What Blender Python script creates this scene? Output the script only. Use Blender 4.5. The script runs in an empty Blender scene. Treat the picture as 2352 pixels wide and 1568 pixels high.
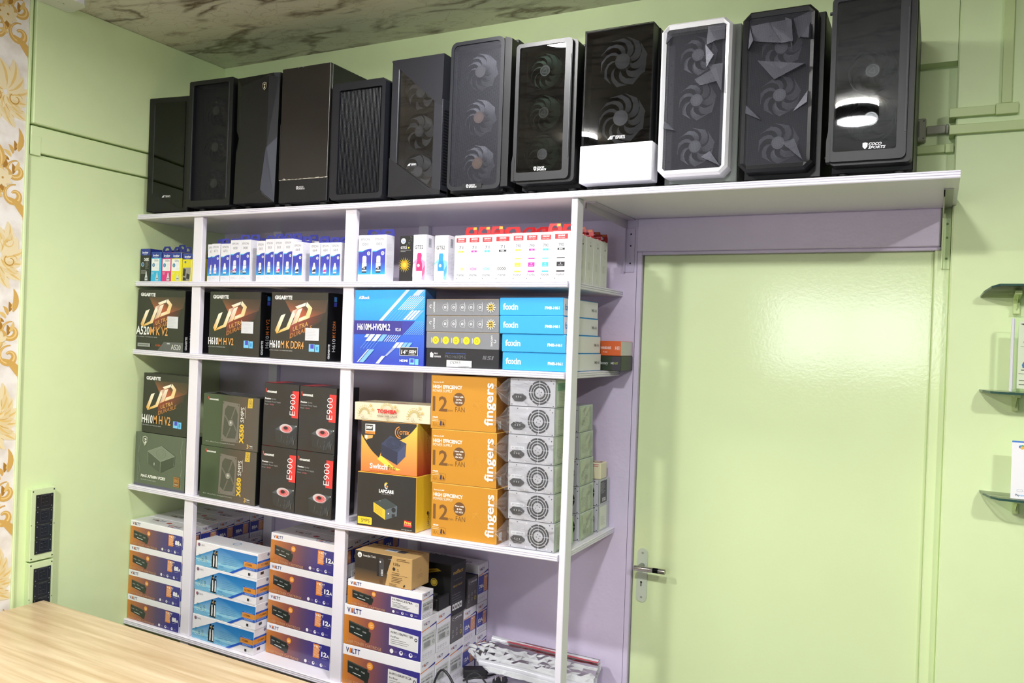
import bpy, math, random
from mathutils import Vector, Matrix
sc = bpy.context.scene
PI = math.pi
# ---------------------------------------------------------------- camera
cam_d = bpy.data.cameras.new('camera'); cam = bpy.data.objects.new('camera', cam_d)
sc.collection.objects.link(cam)
cam_d.sensor_width = 36.0; cam_d.lens = 28.7478; cam_d.clip_start = 0.05
R_ = Vector((0.88749, 0.459416, 0.036032)); U_ = Vector((-0.033904, -0.012884, 0.999342)); F_ = Vector((-0.459578, 0.888128, -0.004142))
m = Matrix.Identity(4)
for i in range(3):
    m[i][0] = R_[i]; m[i][1] = U_[i]; m[i][2] = -F_[i]
m.translation = Vector((2.86076, -2.67469, 1.78468))
cam.matrix_world = m
sc.camera = cam
# ---------------------------------------------------------------- world, light, exposure
w = bpy.data.worlds.new('world'); sc.world = w; w.use_nodes = True
w.node_tree.nodes['Background'].inputs[0].default_value = (0.75, 0.85, 1.0, 1)
w.node_tree.nodes['Background'].inputs[1].default_value = 0.6
sc.view_settings.view_transform = 'Standard'; sc.view_settings.look = 'None'
sc.view_settings.gamma = 1.0; sc.view_settings.use_curve_mapping = False
sc.view_settings.exposure = 0.72
LAMPS = [(1.65, -.83, 9), (1.05, -2.45, 32), (2.50, -2.30, 26), (3.95, -2.40, 30)]
CEIL = 2.934
def area(name, loc, size, power, rot=(0, 0, 0), shape='DISK', size_y=None, color=(1, 1, 1)):
    l = bpy.data.lights.new(name, 'AREA'); l.shape = shape; l.size = size
    if size_y: l.size_y = size_y
    l.energy = power; l.color = color
    o = bpy.data.objects.new(name, l); sc.collection.objects.link(o); o.location = loc; o.rotation_euler = rot
    return o
for i, (lx, ly, lw) in enumerate(LAMPS):
    area('ceiling_lamp_light', (lx, ly, CEIL - 0.086), 0.165, lw, color=(1.0, 0.985, 0.97))
# daylight through the shop-front window behind the photographer
area('window_daylight', (2.15, -5.42, 1.95), 1.4, 17.0, (PI/2, 0, 0), 'RECTANGLE', 0.7, (0.95, 0.98, 1.0))

# ---------------------------------------------------------------- helpers
def s2l(c):
    c = c / 255.0
    return c / 12.92 if c <= 0.04045 else ((c + 0.055) / 1.055) ** 2.4
def C(r, g=None, b=None):
    if g is None: g = b = r
    return (s2l(r), s2l(g), s2l(b), 1.0)
WHITE = C(236, 236, 238); BLACK = C(22, 22, 24)

def new_mat(name):
    mt = bpy.data.materials.new(name); mt.use_nodes = True
    nt = mt.node_tree; return mt, nt, nt.nodes['Principled BSDF']
def attr_mat(name, rough, metal=0.0, bump=0.0, bscale=400, spec=0.5, coat=0.0):
    mt, nt, p = new_mat(name)
    a = nt.nodes.new('ShaderNodeAttribute'); a.attribute_name = 'Col'
    nt.links.new(a.outputs['Color'], p.inputs['Base Color'])
    p.inputs['Roughness'].default_value = rough; p.inputs['Metallic'].default_value = metal
    p.inputs['Specular IOR Level'].default_value = spec
    if coat: p.inputs['Coat Weight'].default_value = coat; p.inputs['Coat Roughness'].default_value = 0.08
    if bump:
        tc = nt.nodes.new('ShaderNodeTexCoord'); n = nt.nodes.new('ShaderNodeTexNoise'); n.inputs['Scale'].default_value = bscale
        b = nt.nodes.new('ShaderNodeBump'); b.inputs['Strength'].default_value = bump; b.inputs['Distance'].default_value = 0.001
        nt.links.new(tc.outputs['Object'], n.inputs['Vector']); nt.links.new(n.outputs['Fac'], b.inputs['Height']); nt.links.new(b.outputs['Normal'], p.inputs['Normal'])
    return mt
CARD = attr_mat('printed_card', 0.42)
GLOSSCARD = attr_mat('glossy_card', 0.22, coat=0.3)
PLASTIC = attr_mat('moulded_plastic', 0.42, bump=0.15, bscale=900)
SMOOTH = attr_mat('smooth_plastic', 0.18)
METAL = attr_mat('sheet_metal', 0.42, metal=0.15)
VOID = attr_mat('matte_black_interior', 0.9, spec=0.05)
def darker(mt, k):
    m2 = mt.copy(); m2.name = 'black_case_plastic'; nt = m2.node_tree; p = nt.nodes['Principled BSDF']; a = nt.nodes['Attribute']
    q = nt.nodes.new('ShaderNodeVectorMath'); q.operation = 'SCALE'; q.inputs['Scale'].default_value = k
    nt.links.new(a.outputs['Color'], q.inputs[0]); nt.links.new(q.outputs[0], p.inputs['Base Color']); p.inputs['Specular IOR Level'].default_value = 0.4
    return m2
CASEP = darker(PLASTIC, .36)
CHROME = attr_mat('brushed_steel', 0.25, metal=1.0)
PAINTW = attr_mat('white_gloss_paint', 0.32, bump=0.25, bscale=60)

def paint(name, col, rough=0.5, var=0.03, bump=0.12, scale=14, bscale=45, dist=0.004, coat=0):
    """wall paint: slight colour variation and a brushed / rolled relief"""
    mt, nt, p = new_mat(name)
    tc = nt.nodes.new('ShaderNodeTexCoord')
    n = nt.nodes.new('ShaderNodeTexNoise'); n.inputs['Scale'].default_value = scale; n.inputs['Detail'].default_value = 4
    mx = nt.nodes.new('ShaderNodeMix'); mx.data_type = 'RGBA'
    d = tuple(max(0, x * (1 - var * 2)) for x in col[:3]) + (1,); l = tuple(min(1, x * (1 + var)) for x in col[:3]) + (1,)
    mx.inputs['A'].default_value = d; mx.inputs['B'].default_value = l
    nt.links.new(tc.outputs['Object'], n.inputs['Vector']); nt.links.new(n.outputs['Fac'], mx.inputs['Factor']); nt.links.new(mx.outputs['Result'], p.inputs['Base Color'])
    p.inputs['Roughness'].default_value = rough
    if coat: p.inputs['Coat Weight'].default_value = coat; p.inputs['Coat Roughness'].default_value = 0.10
    n2 = nt.nodes.new('ShaderNodeTexNoise'); n2.inputs['Scale'].default_value = bscale; n2.inputs['Detail'].default_value = 3
    b = nt.nodes.new('ShaderNodeBump'); b.inputs['Strength'].default_value = bump; b.inputs['Distance'].default_value = dist
    nt.links.new(tc.outputs['Object'], n2.inputs['Vector']); nt.links.new(n2.outputs['Fac'], b.inputs['Height']); nt.links.new(b.outputs['Normal'], p.inputs['Normal'])
    if coat: nt.links.new(b.outputs['Normal'], p.inputs['Coat Normal'])
    return mt

def text_geo(s, bold=0.0, shear=0.0, _c={}):
    k = (s, bold, shear)
    if k not in _c:
        cu = bpy.data.curves.new('t', 'FONT'); cu.body = s; cu.size = 1; cu.resolution_u = 2; cu.offset = bold; cu.shear = shear
        ob = bpy.data.objects.new('t', cu); me = bpy.data.meshes.new_from_object(ob)
        vs = [(v.co.x, v.co.y) for v in me.vertices]; fs = [tuple(p.vertices) for p in me.polygons]
        fs = [f if sum(vs[f[i]][0]*vs[f[(i+1)%len(f)]][1]-vs[f[(i+1)%len(f)]][0]*vs[f[i]][1] for i in range(len(f))) > 0 else tuple(reversed(f)) for f in fs]
        bpy.data.objects.remove(ob); bpy.data.meshes.remove(me); bpy.data.curves.remove(cu)
        xs = [v[0] for v in vs] or [0, 1]; ys = [v[1] for v in vs] or [0, 1]
        _c[k] = (vs, fs, min(xs), max(xs), min(ys), max(ys))
    return _c[k]

class MB:
    """collects faces with a colour per corner and a material slot; build() links ONE mesh object"""
    def __init__(s, *mats): s.v = []; s.f = []; s.c = []; s.m = []; s.sm = []; s.mats = list(mats) or [CARD]
    def face(s, pts, col, mi=0, smooth=False):
        n = len(s.v); s.v.extend([tuple(p) for p in pts]); s.f.append(tuple(range(n, n + len(pts))))
        s.c.append([col] * len(pts) if not isinstance(col, list) else col); s.m.append(mi); s.sm.append(smooth)
    def mesh(s, vs, fs, col, mi=0, smooth=False):
        n = len(s.v); s.v.extend([tuple(p) for p in vs])
        for f in fs: s.f.append(tuple(n + i for i in f)); s.c.append([col] * len(f)); s.m.append(mi); s.sm.append(smooth)
    def box(s, a, b, col, mi=0, ch=0.0, faces=None):
        """axis box, optional chamfered edges; faces: colours of front/back/left/right/top/bottom"""
        fc = faces or {}
        (x0, y0, z0), (x1, y1, z1) = a, b
        c = min(ch, (x1-x0)*.45, (y1-y0)*.45, (z1-z0)*.45)
        if c <= 0:
            P = [(x, y, z) for z in (z0, z1) for y in (y0, y1) for x in (x0, x1)]
            for n, q in (('front', (0, 1, 5, 4)), ('back', (3, 2, 6, 7)), ('left', (2, 0, 4, 6)), ('right', (1, 3, 7, 5)), ('top', (4, 5, 7, 6)), ('bottom', (2, 3, 1, 0))):
                s.face([P[i] for i in q], fc.get(n, col), mi)
            return
        xi, yi, zi = (x0+c, x1-c), (y0+c, y1-c), (z0+c, z1-c); X, Y, Z = (x0, x1), (y0, y1), (z0, z1)
        fx = lambda i, j, k: (X[i], yi[j], zi[k]); fy = lambda i, j, k: (xi[i], Y[j], zi[k]); fz = lambda i, j, k: (xi[i], yi[j], Z[k])
        s.face([fy(0,0,0), fy(1,0,0), fy(1,0,1), fy(0,0,1)], fc.get('front', col), mi)
        s.face([fy(1,1,0), fy(0,1,0), fy(0,1,1), fy(1,1,1)], fc.get('back', col), mi)
        s.face([fx(0,1,0), fx(0,0,0), fx(0,0,1), fx(0,1,1)], fc.get('left', col), mi)
        s.face([fx(1,0,0), fx(1,1,0), fx(1,1,1), fx(1,0,1)], fc.get('right', col), mi)
        s.face([fz(0,0,1), fz(1,0,1), fz(1,1,1), fz(0,1,1)], fc.get('top', col), mi)
        s.face([fz(0,1,0), fz(1,1,0), fz(1,0,0), fz(0,0,0)], fc.get('bottom', col), mi)
        ec = fc.get('edge', col)
        s.face([fy(0,0,1), fy(1,0,1), fz(1,0,1), fz(0,0,1)], ec, mi); s.face([fy(1,1,1), fy(0,1,1), fz(0,1,1), fz(1,1,1)], ec, mi)
        s.face([fy(1,0,0), fy(0,0,0), fz(0,0,0), fz(1,0,0)], ec, mi); s.face([fy(0,1,0), fy(1,1,0), fz(1,1,0), fz(0,1,0)], ec, mi)
        s.face([fx(0,0,0), fy(0,0,0), fy(0,0,1), fx(0,0,1)], ec, mi); s.face([fy(1,0,0), fx(1,0,0), fx(1,0,1), fy(1,0,1)], ec, mi)
        s.face([fx(1,1,0), fy(1,1,0), fy(1,1,1), fx(1,1,1)], ec, mi); s.face([fy(0,1,0), fx(0,1,0), fx(0,1,1), fy(0,1,1)], ec, mi)
        s.face([fx(0,0,1), fz(0,0,1), fz(0,1,1), fx(0,1,1)], ec, mi); s.face([fz(1,0,1), fx(1,0,1), fx(1,1,1), fz(1,1,1)], ec, mi)
        s.face([fx(0,1,0), fz(0,1,0), fz(0,0,0), fx(0,0,0)], ec, mi); s.face([fz(1,1,0), fx(1,1,0), fx(1,0,0), fz(1,0,0)], ec, mi)
        for i in (0, 1):
            for j in (0, 1):
                for k in (0, 1):
                    t = [fx(i,j,k), fy(i,j,k), fz(i,j,k)]
                    if (i + j + k) % 2: t.reverse()
                    s.face(t[::-1], ec, mi)
    def cyl(s, a, b, r0, r1, n, col, mi=0, caps=True, smooth=True):
        a, b = Vector(a), Vector(b); d = (b - a).normalized(); u = d.orthogonal().normalized(); v = d.cross(u)
        A = [a + (u*math.cos(2*PI*i/n) + v*math.sin(2*PI*i/n))*r0 for i in range(n)]; B = [b + (u*math.cos(2*PI*i/n) + v*math.sin(2*PI*i/n))*r1 for i in range(n)]
        s.mesh(A + B, [(i, (i+1) % n, n+(i+1) % n, n+i) for i in range(n)], col, mi, smooth)
        if caps: s.face(A[::-1], col, mi); s.face(B, col, mi)
    def tube(s, pts, r, n, col, mi=0):
        pts = [Vector(p) for p in pts]; rings = []; u = None
        for i, p in enumerate(pts):
            d = (pts[min(i+1, len(pts)-1)] - pts[max(i-1, 0)]).normalized()
            u = d.orthogonal().normalized() if u is None else (u - d*u.dot(d)).normalized()
            v = d.cross(u); rings.append([p + (u*math.cos(2*PI*k/n) + v*math.sin(2*PI*k/n))*r for k in range(n)])
        vs = [q for r_ in rings for q in r_]
        fs = [(i*n+k, i*n+(k+1) % n, (i+1)*n+(k+1) % n, (i+1)*n+k) for i in range(len(rings)-1) for k in range(n)]
        s.mesh(vs, fs, col, mi, True); s.face(rings[0][::-1], col, mi); s.face(rings[-1], col, mi)
    def prism(s, poly, O, U, V, depth, col, mi=0, side=None, back=True):
        """poly in (u,v), counter-clockwise seen from the front; the front lies in plane O,U,V (normal UxV) and it is depth thick"""
        O, U, V = Vector(O), Vector(U), Vector(V); N = U.cross(V).normalized()
        A = [O + U*p[0] + V*p[1] for p in poly]; B = [p - N*depth for p in A]; n = len(A); sd = side or (col if not isinstance(col, list) else col[0])
        s.face(A, col, mi)
        if back: s.face(B[::-1], sd, mi)
        for i in range(n): s.face([A[(i+1) % n], A[i], B[i], B[(i+1) % n]], sd, mi)
    def frame(s, outer, inner, O, U, V, depth, col, mi=0):
        """a flat ring between two polygons of equal length, depth thick"""
        O, U, V = Vector(O), Vector(U), Vector(V); N = U.cross(V).normalized(); n = len(outer)
        P = lambda p, k: O + U*p[0] + V*p[1] - N*k
        for i in range(n):
            j = (i+1) % n
            s.face([P(outer[i], 0), P(outer[j], 0), P(inner[j], 0), P(inner[i], 0)], col, mi)
            s.face([P(outer[j], depth), P(outer[i], depth), P(inner[i], depth), P(inner[j], depth)], col, mi)
            s.face([P(outer[j], 0), P(outer[i], 0), P(outer[i], depth), P(outer[j], depth)], col, mi)
            s.face([P(inner[i], 0), P(inner[j], 0), P(inner[j], depth), P(inner[i], depth)], col, mi)
    def to_mesh(s, name):
        me = bpy.data.meshes.new(name); me.from_pydata(s.v, [], s.f)
        for mt in s.mats: me.materials.append(mt)
        me.polygons.foreach_set('material_index', s.m); me.polygons.foreach_set('use_smooth', s.sm)
        ca = me.color_attributes.new('Col', 'FLOAT_COLOR', 'CORNER')
        ca.data.foreach_set('color', [x for f in s.c for c in f for x in (c if len(c) == 4 else tuple(c) + (1,))])
        me.update(); return me
    def build(s, name, parent=None, loc=None, rot=None):
        return link(name, s.to_mesh(name), parent, loc, rot)
def link(name, me, parent=None, loc=None, rot=None):
    o = bpy.data.objects.new(name, me); sc.collection.objects.link(o)
    if parent: o.parent = parent
    if loc: o.location = loc
    if rot: o.rotation_euler = rot
    return o
def tag(o, label=None, cat=None, group=None, kind=None):
    for k, v in (('label', label), ('category', cat), ('group', group), ('kind', kind)):
        if v: o[k] = v
    return o
def empty(name, loc=(0, 0, 0), rot=(0, 0, 0)):
    o = bpy.data.objects.new(name, None); sc.collection.objects.link(o); o.location = loc; o.rotation_euler = rot; o.empty_display_size = 0.05
    return o
def dup(o, parent=None):
    c = o.copy(); sc.collection.objects.link(c)
    if parent: c.parent = parent
    for ch in list(o.children): dup(ch, c)
    return c
def struct(name, mb, parent=None):
    return tag(mb.build(name, parent), kind='structure')

class Art:
    """flat print on one face: u to the right, v up, layer on layer"""
    def __init__(s, mb, O, U, V, W, H, mi=0):
        s.mb = mb; s.O = Vector(O); s.U = Vector(U); s.V = Vector(V); s.N = s.U.cross(s.V).normalized(); s.W = W; s.H = H; s.l = 0; s.mi = mi
    def P(s, u, v): return s.O + s.U*(u*s.W) + s.V*(v*s.H) + s.N*(0.00004*(s.l+1)+.00006)
    def poly(s, pts, col): s.l += 1; s.mb.face([s.P(*p) for p in pts], col, s.mi)
    def rect(s, u0, v0, u1, v1, col): s.poly([(u0, v0), (u1, v0), (u1, v1), (u0, v1)], col)
    def grad(s, u0, v0, u1, v1, stops, vert=False):
        s.l += 1
        for (t0, c0), (t1, c1) in zip(stops, stops[1:]):
            if vert:
                a, b = v0+(v1-v0)*t0, v0+(v1-v0)*t1; s.mb.face([s.P(u0, a), s.P(u1, a), s.P(u1, b), s.P(u0, b)], [c0, c0, c1, c1], s.mi)
            else:
                a, b = u0+(u1-u0)*t0, u0+(u1-u0)*t1; s.mb.face([s.P(a, v0), s.P(b, v0), s.P(b, v1), s.P(a, v1)], [c0, c1, c1, c0], s.mi)
    def ell(s, u, v, r, col, asp=1.0, n=18, a0=0, a1=2*PI):
        """r in metres"""
        s.poly([(u+r*math.cos(a0+(a1-a0)*i/n)/s.W, v+r*asp*math.sin(a0+(a1-a0)*i/n)/s.H) for i in range(n if a1-a0 > 6.2 else n+1)], col)
    def ring(s, u, v, r0, r1, col, asp=1.0, n=20, a0=0, a1=2*PI):
        s.l += 1
        q = lambda r, t: s.P(u+r*math.cos(t)/s.W, v+r*asp*math.sin(t)/s.H)
        for i in range(n):
            t0, t1 = a0+(a1-a0)*i/n, a0+(a1-a0)*(i+1)/n
            s.mb.face([q(r0, t0), q(r1, t0), q(r1, t1), q(r0, t1)], col, s.mi)
    def line(s, pts, w, col):
        s.l += 1
        for a, b in zip(pts, pts[1:]):
            dx, dy = (b[0]-a[0])*s.W, (b[1]-a[1])*s.H; L = math.hypot(dx, dy) or 1; nx, ny = -dy/L*w/2/s.W, dx/L*w/2/s.H
            s.mb.face([s.P(a[0]-nx, a[1]-ny), s.P(b[0]-nx, b[1]-ny), s.P(b[0]+nx, b[1]+ny), s.P(a[0]+nx, a[1]+ny)], col, s.mi)
    def text(s, t, u, v, h, col, w=None, rot=0, bold=0.0, shear=0.0, al='l'):
        """h: cap height in metres, w: total width in metres; (u,v) is the baseline start (or centre / end)"""
        vs, fs, x0, x1, y0, y1 = text_geo(t, bold, shear)
        if x1 - x0 < 1e-6: return
        s.l += 1
        k = h / 0.70; kx = (w / (x1-x0)) if w else k; L = (x1-x0)*kx
        off = {'l': 0, 'c': -L/2, 'r': -L}[al]; cr, sr = math.cos(rot), math.sin(rot); out = []
        for x, y in vs:
            a, b = (x-x0)*kx+off, y*k
            out.append(s.P(u+(a*cr-b*sr)/s.W, v+(a*sr+b*cr)/s.H))
        s.mb.mesh(out, fs, col, s.mi)
    def lines(s, u0, v0, u1, n, dv, w, col, seed=0):
        """rows of unreadably small print"""
        rr = random.Random(seed)
        for i in range(n): s.line([(u0, v0-i*dv), (u0+(u1-u0)*rr.uniform(.6, 1), v0-i*dv)], w, col)
def front(mb, w, h, mi=0): return Art(mb, (0, 0, 0), (1, 0, 0), (0, 0, 1), w, h, mi)
def right(mb, w, d, h, mi=0): return Art(mb, (w, 0, 0), (0, 1, 0), (0, 0, 1), d, h, mi)
def top(mb, w, d, h, mi=0): return Art(mb, (0, 0, h), (1, 0, 0), (0, 1, 0), w, d, mi)
def carton(w, d, h, col, ch=0.0012, mats=(), **faces):
    mb = MB(*mats); mb.box((0, 0, 0), (w, d, h), col, 0, ch, faces); return mb

# shelf surfaces: stations along x and height of the underside; the boards sag a little
T = 0.0195
SHELF = {1: [(0, 2.2062), (2.9, 2.2052)], 2: [(0, 1.939), (1.07, 1.9385), (1.9, 1.941)], 3: [(0, 1.666), (.335, 1.661), (1.07, 1.659), (1.9, 1.669)],
         4: [(0, 1.123), (.335, 1.119), (1.07, 1.111), (1.9, 1.128)], 5: [(0, .582), (.335, .578), (1.07, .566), (1.9, .570)]}
def shelf_top(k, x):
    s = SHELF[k]
    for (xa, za), (xb, zb) in zip(s, s[1:]):
        if x <= xb: break
    return za + (zb-za)*(x-xa)/(xb-xa) + T, (zb-za)/(xb-xa)
def stand(o, k, x, y, dz=0.0, rz=0.0, xm=None):
    """stand a thing on shelf k, following the slight tilt of the board"""
    z, sl = shelf_top(k, xm if xm is not None else x+.06)
    z += sl*(x-(xm if xm is not None else x+.06))
    o.location = (x - sl*dz, y, z + dz + 0.0004); o.rotation_euler = (0, -math.atan(sl), rz)
    return o
# ================================================================ the setting
GREEN = paint('green_wall_paint', C(221, 239, 184), 0.5, 0.02, 0.08)
GREEN_GLOSS = paint('green_gloss_paint', C(219, 236, 182), 0.42, 0.015, 0.45, 6, 130, 0.0004, coat=0.8)
LAV = paint('lavender_paint', C(216, 205, 230), 0.38, 0.03, 0.25, 12, 50)
CREAMW = paint('dark_panelled_paint', C(60, 54, 50), 0.6)
def simple(mat, boxes):
    mb = MB(mat)
    for b in boxes: mb.box(b[0], b[1], (1, 1, 1, 1), 0, b[2] if len(b) > 2 else 0)
    return mb
RX, FY = 4.7, -5.4      # room extents
# floor
fm, nt, p = new_mat('floor_tile')
tc = nt.nodes.new('ShaderNodeTexCoord'); br = nt.nodes.new('ShaderNodeTexBrick'); br.offset = 0; br.inputs['Scale'].default_value = 1
br.inputs['Brick Width'].default_value = 0.6; br.inputs['Row Height'].default_value = 0.6; br.inputs['Mortar Size'].default_value = 0.003
br.inputs['Color1'].default_value = C(66, 62, 58); br.inputs['Color2'].default_value = C(72, 68, 64); br.inputs['Mortar'].default_value = C(50, 48, 46)
nt.links.new(tc.outputs['Object'], br.inputs['Vector']); nt.links.new(br.outputs['Color'], p.inputs['Base Color']); p.inputs['Roughness'].default_value = 0.25
struct('floor', simple(fm, [((0, FY, -.05), (RX, .1, 0))]))
# ceiling: printed marble panels, brown veins
cm, nt, p = new_mat('marble_ceiling')
tc = nt.nodes.new('ShaderNodeTexCoord'); mp = nt.nodes.new('ShaderNodeMapping'); mp.inputs['Rotation'].default_value = (0, 0, 0.9); mp.inputs['Scale'].default_value = (1.7, 4.0, 1)
nt.links.new(tc.outputs['Object'], mp.inputs['Vector'])
wn = nt.nodes.new('ShaderNodeTexNoise'); wn.inputs['Scale'].default_value = 2.6; wn.inputs['Detail'].default_value = 9
nt.links.new(mp.outputs['Vector'], wn.inputs['Vector'])
add = nt.nodes.new('ShaderNodeMixRGB'); add.blend_type = 'ADD'; add.inputs['Fac'].default_value = 0.55
nt.links.new(mp.outputs['Vector'], add.inputs['Color1']); nt.links.new(wn.outputs['Color'], add.inputs['Color2'])
def veins(scale, w0, w1):
    v = nt.nodes.new('ShaderNodeTexVoronoi'); v.feature = 'DISTANCE_TO_EDGE'; v.inputs['Scale'].default_value = scale
    nt.links.new(add.outputs['Color'], v.inputs['Vector'])
    r = nt.nodes.new('ShaderNodeValToRGB'); r.color_ramp.elements[0].position = w0; r.color_ramp.elements[0].color = (1, 1, 1, 1); r.color_ramp.elements[1].position = w1; r.color_ramp.elements[1].color = (0, 0, 0, 1)
    nt.links.new(v.outputs['Distance'], r.inputs['Fac']); return r
v1 = veins(2.6, 0.0, 0.16); v2 = veins(5.5, 0.0, 0.030)
patch = nt.nodes.new('ShaderNodeTexNoise'); patch.inputs['Scale'].default_value = 2.3; patch.inputs['Detail'].default_value = 3
pr = nt.nodes.new('ShaderNodeValToRGB'); pr.color_ramp.elements[0].position = 0.45; pr.color_ramp.elements[1].position = 0.58
nt.links.new(mp.outputs['Vector'], patch.inputs['Vector']); nt.links.new(patch.outputs['Fac'], pr.inputs['Fac'])
mul = nt.nodes.new('ShaderNodeMath'); mul.operation = 'MULTIPLY'; nt.links.new(v1.outputs['Color'], mul.inputs[0]); nt.links.new(pr.outputs['Color'], mul.inputs[1])
base = nt.nodes.new('ShaderNodeMixRGB'); base.inputs['Color1'].default_value = C(226, 224, 208); base.inputs['Color2'].default_value = C(200, 198, 184); nt.links.new(wn.outputs['Fac'], base.inputs['Fac'])
m1 = nt.nodes.new('ShaderNodeMixRGB'); m1.inputs['Color2'].default_value = C(140, 112, 70)
h = nt.nodes.new('ShaderNodeMath'); h.operation = 'MULTIPLY'; h.inputs[1].default_value = 0.45; nt.links.new(v2.outputs['Color'], h.inputs[0])
nt.links.new(h.outputs[0], m1.inputs['Fac']); nt.links.new(base.outputs['Color'], m1.inputs['Color1'])
m2 = nt.nodes.new('ShaderNodeMixRGB'); m2.inputs['Color2'].default_value = C(98, 72, 50)
nt.links.new(mul.outputs[0], m2.inputs['Fac']); nt.links.new(m1.outputs['Color'], m2.inputs['Color1']); nt.links.new(m2.outputs['Color'], p.inputs['Base Color']); p.inputs['Roughness'].default_value = 0.3
struct('ceiling', simple(cm, [((0, FY, CEIL), (RX, .1, CEIL+.05))]))
# back wall: lavender behind the shelves, green above and round the door; a beam runs under the ceiling
mb = MB(LAV, GREEN)
mb.box((0, 0, 0), (1.946, .1, 2.206), (1, 1, 1, 1), 0)
mb.box((0, 0, 2.206), (2.9, .1, CEIL), (1, 1, 1, 1), 1)
mb.box((0, -.05, 2.615), (2.89, 0, CEIL), (1, 1, 1, 1), 1)
mb.box((1.946, 0.045, 0), (2.9, .1, 2.206), (1, 1, 1, 1), 1)
back = struct('wall_back', mb)
# pier at the right of the door, standing proud of the back wall
struct('wall_right_pier', simple(GREEN, [((2.891, -.05, 0), (RX, .1, CEIL), .004)]))
mb = MB(CREAMW); mb.box((RX, FY, 0), (RX+.1, .1, CEIL), (1, 1, 1, 1)); struct('wall_right', mb)
# left wall: upper part proud of a band, the band proud of the lower panel
mb = MB(GREEN)
mb.box((-.1, -.905, 0), (-.022, .1, CEIL), (1, 1, 1, 1))
mb.box((-.022, -.905, 0), (0, .1, 2.376), (1, 1, 1, 1), 0, .002)
mb.box((-.022, -.905, 2.382), (.010, .1, 2.474), (1, 1, 1, 1), 0, .003)
mb.box((-.022, -.905, 2.480), (.021, .1, CEIL), (1, 1, 1, 1), 0, .003)
wl = struct('wall_left', mb)
mb = MB(GREEN); mb.box((-.1, -.9215, 0), (.012, -.911, CEIL), (1, 1, 1, 1), 0, .002)
mb.box((-.1, -.911, 0), (-.012, -.905, CEIL), (1, 1, 1, 1), 0)
struct('trim_1', mb)
mb = MB(GREEN); mb.box((0.0003, -.9045, 2.372), (.011, -.868, 2.440), (1, 1, 1, 1), 0, .001); struct('trim_2', mb)
# papered part of the left wall: cream paper with printed gold scrolls
PAPER, nt, p = new_mat('embossed_wallpaper')
tc = nt.nodes.new('ShaderNodeTexCoord'); n = nt.nodes.new('ShaderNodeTexNoise'); n.inputs['Scale'].default_value = 18; n.inputs['Detail'].default_value = 5
r = nt.nodes.new('ShaderNodeValToRGB'); r.color_ramp.elements[0].color = C(226, 218, 208); r.color_ramp.elements[1].color = C(242, 238, 232); r.color_ramp.elements[0].position = .35; r.color_ramp.elements[1].position = .6
nt.links.new(tc.outputs['Object'], n.inputs['Vector']); nt.links.new(n.outputs['Fac'], r.inputs['Fac']); nt.links.new(r.outputs['Color'], p.inputs['Base Color']); p.inputs['Roughness'].default_value = .55
mb = MB(PAPER, CARD)
mb.box((-.1, FY, 0), (.006, -.922, CEIL), (1, 1, 1, 1), 0)
GOLD = C(214, 172, 92); GOLD2 = C(228, 196, 122); GOLDD = C(172, 124, 44); PALE = C(236, 220, 178)
class Wall:       # print on the left wall: u = y, v = z
    def __init__(s): s.l = 0
    def P(s, y, z, i=0): return (.006 + .00002*(s.l+1) + i*7e-7, min(y, -.9226), z)
def ribbon(mb, wl_, pts, widths, col):
    """tapered flat stroke, pts in (y,z)"""
    wl_.l = (wl_.l + 1) % 89
    L = []; Rr = []
    for i, (y, z) in enumerate(pts):
        a = pts[max(i-1, 0)]; b = pts[min(i+1, len(pts)-1)]; dy, dz = b[0]-a[0], b[1]-a[1]; q = math.hypot(dy, dz) or 1
        nx, nz = -dz/q*widths[i]/2, dy/q*widths[i]/2; L.append((y+nx, z+nz)); Rr.append((y-nx, z-nz))
    for i in range(len(pts)-1):
        mb.face([wl_.P(*L[i], i), wl_.P(*Rr[i], i), wl_.P(*Rr[i+1], i+.7), wl_.P(*L[i+1], i+.7)], col, 1)
def scroll(mb, W_, cy, cz, r0, turns, a0, sgn, wd, col, grow=.35):
    """spiral scroll that opens out into a stem"""
    n = 26; pts = []; ws = []
    for i in range(n):
        t = i/(n-1); a = a0 + sgn*t*turns*2*PI; r = r0*(grow + (1-grow)*t)
        pts.append((cy + r*math.cos(a), cz + r*math.sin(a))); ws.append(wd*(1 - .75*abs(2*t-.9)))
    ribbon(mb, W_, pts, [max(x, wd*.18) for x in ws], col)
def leaf(mb, W_, y, z, ang, L, wd, col):
    n = 7; pts = [(y + L*t*math.cos(ang+.5*t), z + L*t*math.sin(ang+.5*t)) for t in [i/(n-1) for i in range(n)]]
    ribbon(mb, W_, pts, [wd*math.sin(PI*min(.97, .08+i/(n-1)*.9)) for i in range(n)], col)
W_ = Wall()
REP = 0.558
GLT = C(236, 206, 138)
def acanthus(y, z, sg, k):
    """one gold scroll with leaves, sg mirrors it, k scales it"""
    scroll(mb, W_, y, z, .036*k, 1.15, PI*.75 if sg > 0 else PI*.25, -sg, .022*k, GOLD, .25)
    scroll(mb, W_, y+.001*sg, z+.001, .033*k, 1.05, PI*.75 if sg > 0 else PI*.25, -sg, .006*k, GLT, .3)
    for q in range(6):
        a = PI*.9-q*.42 if sg > 0 else PI*.1+q*.42
        leaf(mb, W_, y-.030*k*sg+.006*q*sg*k, z+.022*k+.012*q*k, a, .034*k, .013*k, (GOLD, GOLDD, GOLD2)[q % 3])
    leaf(mb, W_, y-.034*k*sg, z+.004*k, PI/2+.35*sg, .085*k, .022*k, GOLD); leaf(mb, W_, y-.034*k*sg, z+.006*k, PI/2+.35*sg, .070*k, .006*k, GLT)
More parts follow.
